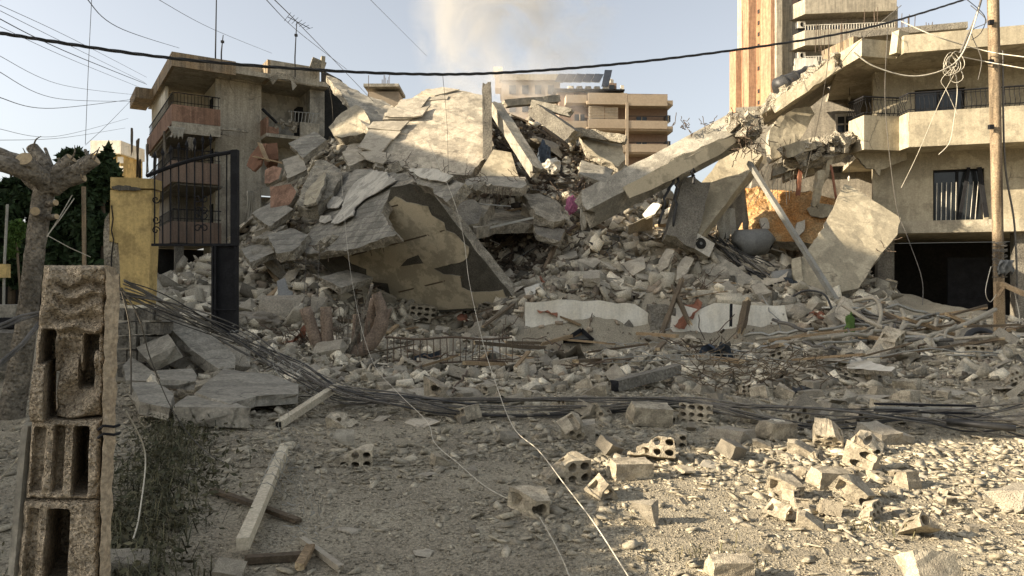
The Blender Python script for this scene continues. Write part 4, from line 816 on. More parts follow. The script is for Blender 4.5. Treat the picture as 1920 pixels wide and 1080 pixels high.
beam('plank', 'upright pale plank in front of the brown cupboard', 'plank', at(488, 270, 31.4), at(500, 300, 31), .2, .05, [m_wood, m_cut], seg=4, rough=.01)
cloth('hanging_cloth', 'grey curtain hanging at the foot of the left house wall', 'cloth', at(466, 358, 32), .35, 1.6, m_paleclo, None, (1, .3, 0), 1)
slab('broken_slab', 'light striped slab piece low on the left slope beside the gate post', 'broken slab', [(472, 448), (525, 418), (538, 422), (510, 445), (492, 450)], [(472, 448, 25.2), (538, 422, 26.2), (492, 450, 24.7)], .2, [m_edge, m_edge], jag=.05, rough=.05)
slab('broken_slab', 'long grey slab piece lying below the light striped piece', 'broken slab', [(500, 440), (545, 428), (580, 440), (548, 470), (520, 476)], [(500, 440, 24.7), (580, 440, 23.7), (520, 476, 22.7)], .3, [m_board, m_edge], jag=.06)
slab('sheet_panel', 'pale curled sheet panel standing behind the two cut trunks', 'panel', [(519, 527), (534, 522), (541, 544), (548, 546), (545, 566), (524, 567)], [(519, 527, 20.3), (548, 546, 20), (524, 567, 19.8)], .05, [m_plast, m_plast], jag=.02)
# low white walls and dark rubble stone between them
slab('white_wall', 'stained white garden wall piece with torn plaster at its lower right', 'wall', [(985, 566), (1060, 562), (1140, 566), (1190, 570), (1222, 592), (1222, 640), (985, 640)], [(985, 570, 19.5), (1222, 570, 19.6), (1000, 640, 19.45)], .3, [m_white, m_edge], jag=.05)
slab('torn_plaster', None, None, [(1160, 640), (1168, 612), (1178, 604), (1186, 610), (1192, 626), (1200, 642)], [(985, 570, 19.5), (1222, 570, 19.6), (1000, 640, 19.45)], .01, [m_concd, m_concd], bpy.data.objects['white_wall'], off=.03, jag=.04)
slab('white_wall', 'clean white garden wall piece with a ragged top right of the dark stone pier', 'wall', [(1258, 588), (1268, 570), (1290, 574), (1310, 578), (1340, 570), (1380, 572), (1440, 574), (1470, 572), (1478, 600), (1475, 630), (1258, 632)], [(1258, 588, 19.4), (1478, 590, 19.6), (1300, 632, 19.3)], .28, [m_white, m_edge], jag=.05)
beam('stone_pier', 'dark rough stone pier between the two white wall pieces', 'pier', at(1240, 640, 19.5), at(1238, 578, 19.7), .62, .5, [m_concd, m_edge], up=(0, 1, 0), rough=.06)
beam('dark_post', 'short dark wooden post leaning on the clean white wall', 'post', at(1388, 620, 19), at(1402, 562, 19.2), .17, .15, [m_woodd, m_cut], rough=.02)
beam('dark_post', 'thin black rod standing on the clean white wall left of the wooden post', 'rod', at(1370, 612, 19.1), at(1371, 570, 19.2), .06, .06, [m_iron, m_iron], seg=3, rough=.005, endj=.01)
beam('wood_pole', 'long brown pole leaning over the dark stone pier', 'pole', at(1240, 628, 18.6), at(1278, 525, 19.8), .11, .1, [m_woodd, m_cut], rough=.015)
beam('wood_pole', 'brown stick leaning the other way across the clean white wall', 'pole', at(1292, 606, 18.9), at(1262, 540, 19.6), .09, .09, [m_woodd, m_cut], rough=.015)
# fallen slabs by the gate
def fslab(label, pts, refs, th, **k): return slab('fallen_slab', label, 'slab', pts, refs, th, [m_conc, m_conc, m_concd], jag=.025, rough=.01, **k)
fslab('long grey slab sloping down from the yellow pillar foot under the cables', [(280, 582), (300, 576), (335, 596), (400, 630), (441, 665), (440, 690), (412, 694), (362, 658), (315, 612)], [(280, 582, 14), (441, 665, 13.2), (362, 658, 13)], .22)
fslab('small thick grey slab tilted left below the long sloping slab', [(256, 652), (313, 627), (330, 648), (275, 676)], [(256, 652, 12.9), (330, 640, 12.6), (275, 676, 12.3)], .24)
fslab('triangular dark slab chunk leaning beside the block pier', [(232, 685), (246, 668), (292, 700), (285, 715), (236, 712)], [(232, 685, 12.4), (292, 700, 12.2), (246, 668, 12.8)], .2)
fslab('flat thin slab with a mossy edge under the tilted small slab', [(294, 694), (360, 692), (368, 704), (366, 716), (300, 710)], [(294, 694, 10.6), (368, 700, 10.7), (330, 712, 10.0)], .12)
fslab('pale flat slab sliding into the weeds beside the block pier', [(245, 716), (290, 714), (324, 738), (320, 765), (260, 752)], [(245, 716, 9.7), (324, 738, 9.2), (260, 752, 8.6)], .15)
fslab('broad low slab lying flat behind the front slab', [(365, 735), (420, 692), (500, 700), (560, 720), (560, 738), (480, 742), (430, 758)], [(365, 735, 9.1), (500, 700, 11.0), (480, 742, 9.0)], .13)
fslab('front slab with a rough top and straight cut face left of the pale post', [(325, 762), (352, 742), (418, 742), (470, 765), (430, 764)], [(325, 762, 8.25), (418, 742, 9.05), (470, 765, 8.15)], .22)

def edge_rods(parent, a, b, d, n, L):
    for k in range(n):
        t = U(0, 1); p = at(a[0]+(b[0]-a[0])*t, a[1]+(b[1]-a[1])*t, d[0]+(d[1]-d[0])*t); MB().tube(squiggle(p, p+Vector((U(-.6, .6), U(-.5, .1), U(-.4, .6)))*L, .15*L, 7), .011, 4).build('rebar', m_rebar, parent)
edge_rods(us_, (720, 306), (880, 332), (28.2, 27.3), 22, .9); edge_rods(us_, (915, 190), (926, 272), (32, 28.6), 9, .8); edge_rods(ts_, (770, 346), (800, 350), (21.2, 20.8), 8, .8); edge_rods(lsb, (1640, 490), (1682, 440), (22.6, 23.2), 6, .5)
edge_rods(lg_, (876, 340), (986, 340), (26, 26), 12, .9); edge_rods(bslab, (1470, 290), (1590, 275), (25.6, 25.4), 26, .9); edge_rods(rs, (1430, 216), (1570, 118), (26.4, 25.4), 16, .7)
for (x, y, d, s_) in ((826, 342, 23, .5), (850, 352, 23.5, .45), (800, 330, 26, .5), (770, 335, 25, .4), (870, 360, 24, .5), (700, 316, 28, .5), (745, 322, 27.5, .4), (905, 350, 25, .4)):
    for q in range(4): MB().box(at(x+U(-14, 14), y+U(-7, 7), d+U(-.2, .2)), (U(.2, 1)*s_*1.4, U(.2, 1)*s_, U(.1, .5)*s_), rot(U(0, 3), U(0, 3), U(0, 3))).build('rubble_piece', m_edge, us_)

for pts, refs, th, lab, mt in (([(470, 400), (520, 372), (548, 392), (505, 425)], [(470, 400, 27.5), (548, 392, 27), (505, 425, 25.6)], .22, 'grey rectangular slab lying on the left slope behind the gate stile', m_conc), ([(540, 268), (590, 246), (612, 262), (568, 296)], [(540, 268, 31.5), (612, 262, 31), (568, 296, 29.8)], .25, 'flat grey slab high on the left slope below the wedged wall chunk', m_board),
   ([(528, 300), (566, 288), (574, 318), (540, 334)], [(528, 300, 30), (574, 318, 29.2), (540, 334, 28.6)], .2, 'tilted pale slab on the left slope above the crumbling wall face', m_tile), ([(450, 468), (500, 452), (520, 470), (470, 492)], [(450, 468, 24.6), (520, 470, 24), (470, 492, 23)], .2, 'low grey slab at the foot of the left slope beside the gate post', m_conc),
   ([(640, 285), (690, 268), (700, 290), (655, 312)], [(640, 285, 29.5), (700, 290, 29), (655, 312, 27.6)], .22, 'rectangular slab left of the pale roof slab corner', m_roof), ([(1000, 420), (1060, 430), (1050, 452), (1005, 440)], [(1000, 420, 25.4), (1060, 430, 25), (1005, 440, 24.4)], .2, 'dark slab lip at the right rim of the dark hole', m_concd),
   ([(1090, 300), (1150, 318), (1140, 345), (1085, 325)], [(1090, 300, 31), (1150, 318, 30.6), (1085, 325, 29.8)], .2, 'grey slab lying behind the foot of the huge leaning beam', m_conc), ([(700, 520), (640, 540), (600, 520), (650, 505)], [(700, 520, 22), (600, 520, 21.6), (640, 540, 20.6)], .18, 'slab piece in the shade under the left end of the ceiling slab', m_conc)):
    slab('broken_slab', lab, 'broken slab', pts, refs, th, [mt, m_edge, m_concd], jag=.05, rough=.015)
# ------------------------------------------------------------------ broken block pier in front
pr = thing('block_pier', 'tall broken end of a hollow block wall standing closest to the camera', 'wall end', at(120, 1080, 2.0)*Vector((1, 1, 0)) if False else Vector((at(120, 1080, 2.0).x, 2.1, 0)))
def pl(y): return 80+(y-497)*(30-80)/(1080-497)
def prr(y): return 198+(y-497)*(186-198)/(1080-497)
def course(name, y0, y1, fun, mt, nu=56, depth=.34, lx=0, rx=0, d=2.0):
    nv = max(12, int((y1-y0)/3.2)); vs = []; fs = []
    for j in range(nv+1):
        y = y0+(y1-y0)*j/nv
        for i in range(nu+1):
            u = i/nu; v = j/nv; x = (pl(y)+lx)+(prr(y)+rx-pl(y)-lx)*u
            p = at(x, y, d); q = Vector((p.x*7, p.z*7, 2.3))
            dep = fun(u, v)+.010*noise.noise(q*1.5)+.010*noise.noise(q*5)+.006*noise.noise(q*14)
            e = min(u, 1-u, v*1.5, (1-v)*1.5); dep += .02*max(0, 1-e*14)**2
            vs.append(p+Vector((-.41, .91, 0))*dep)
    for j in range(nv):
        for i in range(nu): a = j*(nu+1)+i; fs.append((a, a+1, a+nu+2, a+nu+1))
    n0 = len(vs); bv = Vector((-.41, .91, 0))*depth
    rim = [i for i in range(nu+1)]+[j*(nu+1)+nu for j in range(1, nv+1)]+[nv*(nu+1)+i for i in range(nu-1, -1, -1)]+[j*(nu+1) for j in range(nv-1, 0, -1)]
    vs += [vs[k]+bv for k in rim]; k = len(rim)
    for i in range(k): fs.append((rim[(i+1) % k], rim[i], n0+i, n0+(i+1) % k))
    fs.append(tuple(n0+i for i in range(k)))
    m = MB(); m.add(vs, fs); return m.build(name, mt, pr, norm=True)
def sm(x, a, b): t = max(0, min(1, (x-a)/(b-a))); return t*t*(3-2*t)
def slot(u, v, uc, w, v0, v1, dp): return dp*sm(w/2+.03-abs(u-uc), 0, .05)*sm(v, v0-.03, v0+.02)*sm(1-v, 1-v1-.03, 1-v1+.02)
def f_top(u, v):
    r = .03*(math.sin(v*42+2*noise.noise(Vector((u*3, v*3, 0)))*2)*.5+.5)*sm(u, .12, .35)*sm(v, .08, .2)*(1-sm(v, .6, .75))
    ca = slot(u, v, .17, .16, .62, 1.3, .16)+slot(u, v, .80, .20, .66, 1.3, .13)+.05*sm(v, .55, .8)*sm(.3-abs(u-.5), 0, .2)
    return r+ca+.02*noise.noise(Vector((u*4, v*5, 9)))
course('broken_top', 497, 700, f_top, m_pier)
course('stone', 682, 792, lambda u, v: .02*(1-math.sin(v*3.1))-.03, m_pier, 20, .2, 0, -108)
course('mortar_core', 660, 786, lambda u, v: .03+slot(u, v, .62, .3, .0, .55, .12)+.02*math.sin(v*9+u*5), m_pier, 34, .3, 44, -2)
course('hollow_block', 789, 938, lambda u, v: slot(u, v, .42, .12, .08, .9, .05)+slot(u, v, .73, .17, .1, .93, .25)+slot(u, v, .14, .14, .1, .9, .03), m_pier, 64, .34, 3, -3)
course('hollow_block', 941, 1100, lambda u, v: slot(u, v, .47, .24, .12, 1.2, .25)+slot(u, v, .15, .12, .1, 1.2, .025), m_pier, 64, .34, 1, -2)
course('hollow_block', 1104, 1300, lambda u, v: slot(u, v, .47, .24, .1, .9, .2), m_pier, 30, .34, 0, 0); course('hollow_block', 1304, 1637, lambda u, v: slot(u, v, .47, .24, .1, .9, .2), m_pier, 30, .34, 0, 0)
m = MB(); vs = []; fs = []; nv = 60
for j in range(nv+1):
    y = 502+(1640-502)*j/nv; x = prr(y)+1; w = 27-8*(y-500)/580+3*noise.noise(Vector((y*.02, 0, 0))); w = max(w, 16)
    t0 = 12*max(0, 1-j/2)
    for (xx, dd) in ((x, 1.985), (x+w*.5, 1.995), (x+w, 2.02), (x+w*.7, 2.42), (x-6, 2.4)):
        p = at(xx, y, 1); q = at(xx, y, dd); vs.append(Vector((q.x, q.y, at(xx, y, 2.0).z-(.018 if j == 0 and xx > x+5 else 0)))+noise.noise_vector(Vector((xx*.05, y*.06, 1)))*.005+noise.noise_vector(Vector((xx*.2, y*.2, 1)))*.0025)
for j in range(nv):
    for i in range(5): fs.append((j*5+i, j*5+(i+1) % 5, (j+1)*5+(i+1) % 5, (j+1)*5+i))
fs.append((0, 1, 2, 3, 4)); m.add(vs, fs); m.build('render_strip', m_pierp, pr, norm=True)
slab('board_edge', None, None, [(52, 800), (58, 800), (44, 1080), (24, 1080)], [(52, 800, 2.02), (58, 800, 2.03), (24, 1080, 2.0)], .02, [m_conc, m_conc], pr, jag=.003, rough=.001, ejag=.002, step=.04)
for y in (800, 815): MB().tube([at(184, y+6, 1.96), at(194, y-2, 1.955), at(214, y, 1.97), at(224, y-3, 2.0)], .004, 5).build('wire_tie', m_iron, pr)

# ------------------------------------------------------------------ yellow gate pillar, its stone base, the gate leaf
yp = thing('gate_pillar', 'yellow rendered gate pillar cracked down its left side', 'pillar', Vector((at(243, 570, 13).x, 13.3, 0)))
slab('shaft', None, None, [(207, 356), (285, 356), (282, 450), (277, 571), (240, 571), (226, 540), (222, 456), (205, 452)], [(207, 356, 13), (285, 356, 13), (240, 571, 13.0)], .3, [m_yellow, m_yellow], yp, jag=.008, rough=.006, ejag=.01)
slab('cap_band', None, None, [(207, 332), (286, 335), (286, 353), (207, 353)], [(207, 332, 12.96), (286, 335, 12.96), (207, 353, 12.96)], .36, [m_yellow, m_yellow], yp, jag=.006, rough=.004)
slab('chipped_patch', None, None, [(211, 350), (222, 347), (240, 350), (262, 352), (262, 356), (225, 357), (212, 355)], [(211, 350, 12.95), (262, 352, 12.95), (225, 357, 12.95)], .02, [m_pdark, m_pdark], yp, jag=.006, step=.05)
slab('broken_side', None, None, [(197, 410), (206, 400), (206, 455), (224, 458), (226, 540), (238, 572), (212, 566), (200, 540), (195, 470)], [(197, 410, 13.12), (226, 540, 13.06), (200, 540, 13.12)], .25, [m_edge, m_edge], yp, jag=.02, rough=.02)
MB().tube([at(209, 385, 12.97), at(212, 410, 12.97), at(209, 432, 12.97), at(213, 450, 12.97), at(209, 480, 13.03), at(208, 520, 13.03)], .012, 4).build('crack', m_dark, yp)
sw = thing('stone_base_wall', 'dark rough stone base wall under the yellow pillar', 'wall', Vector((-6.7, 13.3, 0)))
for j in range(5):
    x = 222
    while x < 300-j*3:
        w = U(14, 26); a = at(x, 578+j*26, 13.1+U(-.1, .1)); b = at(x+w-1.5, 602+j*26, 13.1)
        beam_mesh(a, Vector((b.x, a.y, b.z)), .22, .25, seg=2, rough=.03, endj=.02).build('stone', [m_concd, m_concd], sw, norm=True) if False else MB().box(((a.x+b.x)/2, a.y+.2, (a.z+b.z)/2), (b.x-a.x, .5, a.z-b.z-.015), rot(U(-.06, .06), U(-.06, .06), U(-.06, .06))).build('stone', m_concd, sw); x += w
gt = thing('iron_gate', 'black wrought iron gate leaf with spear tips hanging beside the yellow pillar', 'gate', Vector((at(365, 600, 13).x, 13, 0)))
GD = 12.9
def topy(x): t = (x-275)/(435-275); return 330-(330-285)*t-6*math.sin(t*3.14)
def gp(x, y, d=GD): return at(x, y, d)
m = MB(); m.tube([gp(x, topy(x)) for x in range(275, 446, 10)], .035, 6); m.build('top_rail', m_iron, gt)
MB().bar(gp(285, 459), gp(446, 459), .06, .045).build('bottom_rail', m_iron, gt)
MB().bar(gp(440.5, 282), gp(440.5, 461), .12, .11, (0, 1, 0)).build('stile', m_iron, gt); MB().bar(gp(437, 284), gp(447, 284), .1, .05).build('stile_cap', m_iron, gt)
for i, x in enumerate(range(290, 432, 15)):
    ty = topy(x)-(24 if i < 8 else 0)
    b = MB().tube([gp(x, 458), gp(x, ty)], .013, 6).build('bar', m_iron, gt)
    if i < 8: MB().tube([gp(x, ty+1), gp(x, ty-3), gp(x, ty-7), gp(x, ty-17)], [.012, .02, .036, .003], 6).build('spear_tip', m_iron, b)
def scroll(cx, cy, r, sgn, vs_):
    return [gp(cx+sgn*r*(1-t*.75)*math.cos(t*7), cy+vs_*r*(1-t*.75)*math.sin(t*7)) for t in [k/16 for k in range(17)]]
for (cx, cy, sg, vv) in ((292, 374, 1, 1), (292, 432, 1, -1), (293, 412, 1, 1), (371, 372, 1, 1), (371, 395, 1, -1), (383, 372, -1, 1), (383, 395, -1, -1), (371, 404, 1, 1), (371, 428, 1, -1), (383, 404, -1, 1), (383, 428, -1, -1)):
    MB().tube(scroll(cx, cy, 8, sg, vv), .011, 5).build('scroll', m_iron, gt)
gp_ = thing('gate_post', 'dark steel gate post panel standing under the iron gate leaf', 'gate post', at(420, 610, 12.9)*Vector((1, 1, 0)))
MB().box((at(420, 535, 12.9).x, 12.98, (gp(0, 461).z+gp(0, 625).z)/2), (.43, .10, gp(0, 461).z-gp(0, 625).z)).build('steel_sheet', m_iron, gp_)
for x in (399, 404, 441): MB().bar(gp(x, 462, 12.88), gp(x, 625, 12.88), .035, .05, (0, 1, 0)).build('edge_profile', m_iron, gp_)
MB().tube([gp(398, 580, 12.85), gp(420, 581, 12.83), gp(443, 581, 12.85)], .014, 5).build('latch_bar', m_iron, gp_)

# ------------------------------------------------------------------ pollarded tree, pole, background trees
pt = thing('pollarded_tree', 'bare pollarded tree with sawn off limbs left of the yellow pillar', 'tree', Vector((at(25, 790, 9).x, 9, 0)))
def limb(pts, rs, name='limb', par=pt, n=14, cut=True, mt=None):
    k = []
    for i in range(len(pts)-1):
        for t in (0, .25, .5, .75): k.append((Vector(pts[i]).lerp(Vector(pts[i+1]), t), rs[i]+(rs[i+1]-rs[i])*t))
    k.append((Vector(pts[-1]), rs[-1]))
    P = [a for a, b in k]
    for _ in range(2): P = [P[0]]+[(P[i-1]+2*P[i]+P[i+1])/4 for i in range(1, len(P)-1)]+[P[-1]]
    R = [b*(1+.12*noise.noise(a*5)) for a, b in k]
    o = MB().tube(P, R, n).build(name, mt or m_bark, par, True)
    if cut:
        t = (P[-1]-P[-2]).normalized(); MB().tube([P[-1]+t*.002, P[-1]+t*.008], rs[-1]*.93, n).build('sawn_end', m_cut, o)
    return o
def ta(x, y, d=9.0): return at(x, y, d)
limb([ta(15, 800), ta(32, 720), ta(48, 620), ta(62, 500), ta(72, 420), ta(82, 360), ta(92, 335)], [.175, .14, .122, .112, .11, .12, .15], 'trunk', cut=False)
limb([ta(90, 350), ta(80, 335, 8.9), ta(48, 320, 8.7), ta(10, 308, 8.5), ta(-30, 300, 8.4)], [0.148, 0.125, 0.107, 0.100, 0.096])
limb([ta(88, 350), ta(62, 335), ta(40, 305, 9.1), ta(15, 295, 9.2), ta(-10, 284, 9.3)], [0.148, 0.125, 0.104, 0.081, 0.077])
limb([ta(90, 345), ta(60, 322, 8.8), ta(45, 298, 8.6)], [0.133, 0.111, 0.096])
limb([ta(95, 345), ta(88, 318), ta(75, 295), ta(60, 276)], [0.125, 0.092, 0.077, 0.070])
limb([ta(88, 345, 9.2), ta(75, 325, 9.3), ta(62, 300, 9.4)], [0.088, 0.067, 0.051])
limb([ta(95, 348), ta(108, 325), ta(122, 308), ta(134, 297)], [0.125, 0.096, 0.081, 0.074])
limb([ta(98, 350), ta(120, 333), ta(150, 318), ta(178, 298)], [0.125, 0.104, 0.088, 0.081])
limb([ta(95, 352, 9.2), ta(125, 325, 9.3), ta(165, 300, 9.4)], [0.104, 0.074, 0.063])
limb([ta(100, 355), ta(125, 341), ta(156, 332)], [0.096, 0.074, 0.063])
limb([ta(100, 318, 9.3), ta(85, 279, 9.5)], [0.023, 0.021], 'twig', n=6); limb([ta(168, 300, 9.4), ta(160, 282, 9.5)], [0.026, 0.023], 'twig', n=6)
limb([ta(115, 310), ta(110, 298)], [0.023, 0.019], 'twig', n=6)
for (x, y, r) in ((66, 396, .055), (104, 380, .04), (106, 406, .035)): limb([ta(x+ (4 if x < 80 else -14), y+2, 8.95), ta(x, y, 8.78 if x < 80 else 8.9)], [r*1.2, r], 'stub', n=10)
for i, (a, b) in enumerate((((88, 444), (135, 366)), ((90, 440), (139, 372)), ((90, 442), (170, 482)))): MB().tube([ta(*a, 8.85), ta((a[0]+b[0])/2, (a[1]+b[1])/2+2, 9.0), ta(*b, 9.3)], .006, 4).build('wire', m_wwire, None, label=['upper whitish wire tied to the pollarded tree trunk', 'lower whitish wire running beside it from the tree trunk', 'thin wire from the tree trunk slanting down to the right'][i], cat='wire')
for k, (x, y) in enumerate(((176, 300), (168, 306), (155, 333), (134, 298), (62, 277), (44, 299), (40, 320), (120, 335), (150, 318), (172, 303))): limb([ta(x, y, 8.95), ta(x+U(-6, 10), y-U(8, 16), 8.9), ta(x+U(-10, 18), y-U(16, 30), 8.9)], [.012, .009, .004], 'twig', n=5, cut=False)
def leaf_tree(name, label, px, base, d, parts, n, mt, leaf=.28, group='trees behind the pollarded tree', trunk_r=.14):
    b = at(px, base, d); b.z = 0; t = thing(name, label, 'tree', b, group)
    P = []
    for (cx, cy, rx, ry, w) in parts:
        c = at(cx, cy, d); k = int(n*w)
        q = rng.normal(size=(k, 3)); q /= np.linalg.norm(q, axis=1)[:, None]; q *= rng.random((k, 1))**.45
        q = q*np.array([rx*d/F, rx*d/F*.8, ry*d/F])+np.array(tuple(c)); P.append(q)
    P = np.concatenate(P); h = np.array([noise.noise(Vector(p)*1.1) for p in P]); P = P[h > -.12]
    k = len(P); a = rng.normal(size=(k, 3)); a /= np.linalg.norm(a, axis=1)[:, None]; c = np.cross(a, rng.normal(size=(k, 3))); c /= np.linalg.norm(c, axis=1)[:, None]
    s = leaf*(.5+rng.random((k, 1))); V = np.stack([P-a*s, P+c*s*.45, P+a*s, P-c*s*.45], 1).reshape(-1, 3)-np.array(tuple(b))
    o = np_mesh('crown', V, np.arange(4*k).reshape(k, 4), mt); o.parent = t
    top = min(p[1] for p in parts); MB().tube([b, b.lerp(at(px, top, d), .5)+Vector((.1, 0, 0)), at(px, top+8, d)], [trunk_r, trunk_r*.8, .03], 7).build('trunk', m_woodd, t)
    return t
leaf_tree('evergreen_tree', 'tall dark evergreen tree just left of the terracotta house', 190, 560, 26, [(192, 290, 14, 26, .12), (190, 340, 34, 40, .4), (186, 420, 44, 60, .5), (182, 500, 44, 50, .35)], 9000, m_leaf, .2)
leaf_tree('evergreen_tree', 'dark evergreen tree behind the sawn limbs with a ragged top', 150, 560, 27, [(140, 300, 26, 18, .15), (150, 350, 46, 44, .5), (140, 440, 60, 70, .6), (135, 520, 60, 45, .4)], 9000, m_leaf, .2)
leaf_tree('evergreen_tree', 'broad dark tree filling the far left edge behind the trunk', 20, 570, 28, [(40, 300, 8, 18, .03), (35, 365, 40, 30, .25), (15, 420, 60, 60, .5), (60, 490, 60, 60, .5), (-30, 460, 60, 90, .5)], 10000, m_leaf, .22)
leaf_tree('leafy_shrub', 'bright green leafy shrub left of the pollarded trunk', 30, 520, 18, [(26, 440, 12, 26, .5), (36, 430, 9, 18, .5), (22, 470, 9, 12, .3)], 1500, m_leafl, .09, None, .03)
bw = MB().box((at(100, 560, 31).x, 31, .9), (20, .3, 2.6)).build('garden_wall', m_dark, None, label='dark garden wall behind the trees on the far left', cat='wall')
# things at the left edge: thin pole with a yellow sign, low kerb blocks, green post
sp = thing('sign_pole', 'thin leaning pole with a small yellow box at the far left edge', 'sign pole', at(8, 600, 14)*Vector((1, 1, 0)))
MB().tube([at(6, 620, 14), at(8, 500, 14), at(14, 383, 14)], .025, 6).build('pole', m_metal, sp); MB().box(at(5, 508, 13.9), (.22, .12, .26)).build('yellow_box', m_yellow, sp)
MB().tube([at(158, 500, 20), at(157, 350, 20)], .055, 7).build('thin_post', m_ochre, None, label='thin mustard post standing in front of the dark trees', cat='post')
MB().box(at(10, 584, 12)+Vector((-.4, 0, 0)), (1.4, .5, .22), rot(0, 0, .05)).build('concrete_lintel', m_conc, None, label='grey concrete lintel lying left of the tree trunk', cat='lintel')
MB().box(at(8, 604, 11.9)+Vector((-.4, 0, 0)), (1.4, .6, .16), rot(0, 0, .05)).build('black_plank', m_iron, None, label='black plank lying under the grey lintel on the left', cat='plank')
MB().box(at(6, 640, 11.6)+Vector((-.3, 0, -.1)), (1.1, .6, .6), rot(.1, .05, .2)).build('stone_block', m_concd, None, label='dark stone block at the left edge below the black plank', cat='stone block')
for i, (a, b, c) in enumerate((((-5, 612), (40, 592), (76, 585)), ((-5, 618), (40, 600), (76, 588)), ((-5, 610), (30, 600), (70, 592)), ((-5, 684), (40, 645), (76, 600)), ((-5, 690), (40, 650), (72, 612)))):
    MB().tube([at(*a, 5.5), at(*b, 5.9), at(*c, 6.4)], .012, 5).build('cable', m_cgrey, None, True, ['topmost of the three cables tied round the left tree trunk', 'middle cable tied round the left tree trunk', 'third cable tied round the left tree trunk', 'upper cable sloping up steeply to the left tree trunk', 'lower cable sloping up steeply to the left tree trunk'][i], 'cable', 'cables at the left tree')
up = thing('utility_pole', 'tall weathered wooden utility pole in front of the right house', 'utility pole', at(1873, 612, 17))
MB().tube([at(1876, 640, 17), at(1873, 540, 17), at(1868, 300, 17), at(1862, 0, 17), at(1860, -140, 17)], [.11, .115, .12, .125, .12], 12).build('pole', m_pole, up, True)
MB().bar(at(1873, 625, 16.85), at(1873, 528, 16.85), .19, .1, (0, 1, 0)).build('splint_post', m_wood, up); 
for y in (238, 116, 42): MB().box(at(1858, y, 16.86), (.1, .08, .1)).build('bolt', m_iron, up)
for k in range(26):
    p = at(1872, 480+U(-30, 45), 16.85); a = U(0, 6.3); MB().tube([p+Vector((.16*math.cos(a+j*.5), .16*math.sin(a+j*.5)*.7-.05, U(-.03, .03))) for j in range(8)], .008, 4).build('wire_wrap', m_cgrey, up)
beam('timber_brace', 'short sunlit timber brace sticking out right of the utility pole', 'timber', at(1878, 532, 16.7), at(1922, 552, 16.3), .12, .1, [m_wood, m_cut], seg=4, rough=.006, endj=.01)
beam('timber_brace', 'small timber stay between the pole and the brace', 'timber', at(1870, 556, 16.7), at(1884, 536, 16.6), .08, .07, [m_wood, m_cut], seg=4, rough=.006, endj=.01)
cloth('rag', 'grey rag caught on the utility pole', 'rag', at(1888, 488, 16.6), .3, .3, m_plast, None, (1, 0, 0), 3, .1)

# ------------------------------------------------------------------ overhead cables and thin wires
def sagline(pts, n=30):
    P = []
    k = len(pts)
    for i in range(k-1):
        p0 = pts[max(i-1, 0)]; p1 = pts[i]; p2 = pts[i+1]; p3 = pts[min(i+2, k-1)]
        for j in range(n):
            t = j/n; P.append(.5*((2*p1)+(p2-p0)*t+(2*p0-5*p1+4*p2-p3)*t*t+(3*p1-p0-3*p2+p3)*t**3))
    P.append(pts[-1]); return P
mc = thing('overhead_cable', 'thick twisted black overhead cable sagging across the whole picture', 'cable', at(740, 138, 9.5))
path = sagline([at(-60, 50, 7.5), at(0, 62, 7.7), at(350, 112, 8.6), at(740, 138, 9.6), at(1000, 133, 10.4), at(1300, 104, 11.6), at(1600, 58, 13), at(1800, 2, 14.4), at(1880, -30, 15)], 60)
for s in range(3):
    MB().tube([p+Vector((0, math.cos(i*.33+s*2.094)*.011, math.sin(i*.33+s*2.094)*.011)) for i, p in enumerate(path)], .0105, 5).build('strand', m_black, mc, True)
def wire(label, pts, r=.005, mt=None, cat='wire', group='thin wires across the sky', n=10, name='wire'):
    r *= .75; P = sagline([at(*p) for p in pts], n) if len(pts) > 2 else [at(*pts[0]), at(*pts[1])]
    return MB().tube(P, r, 5, cap=False).build(name, mt or m_cgrey, None, True, label, cat, group)
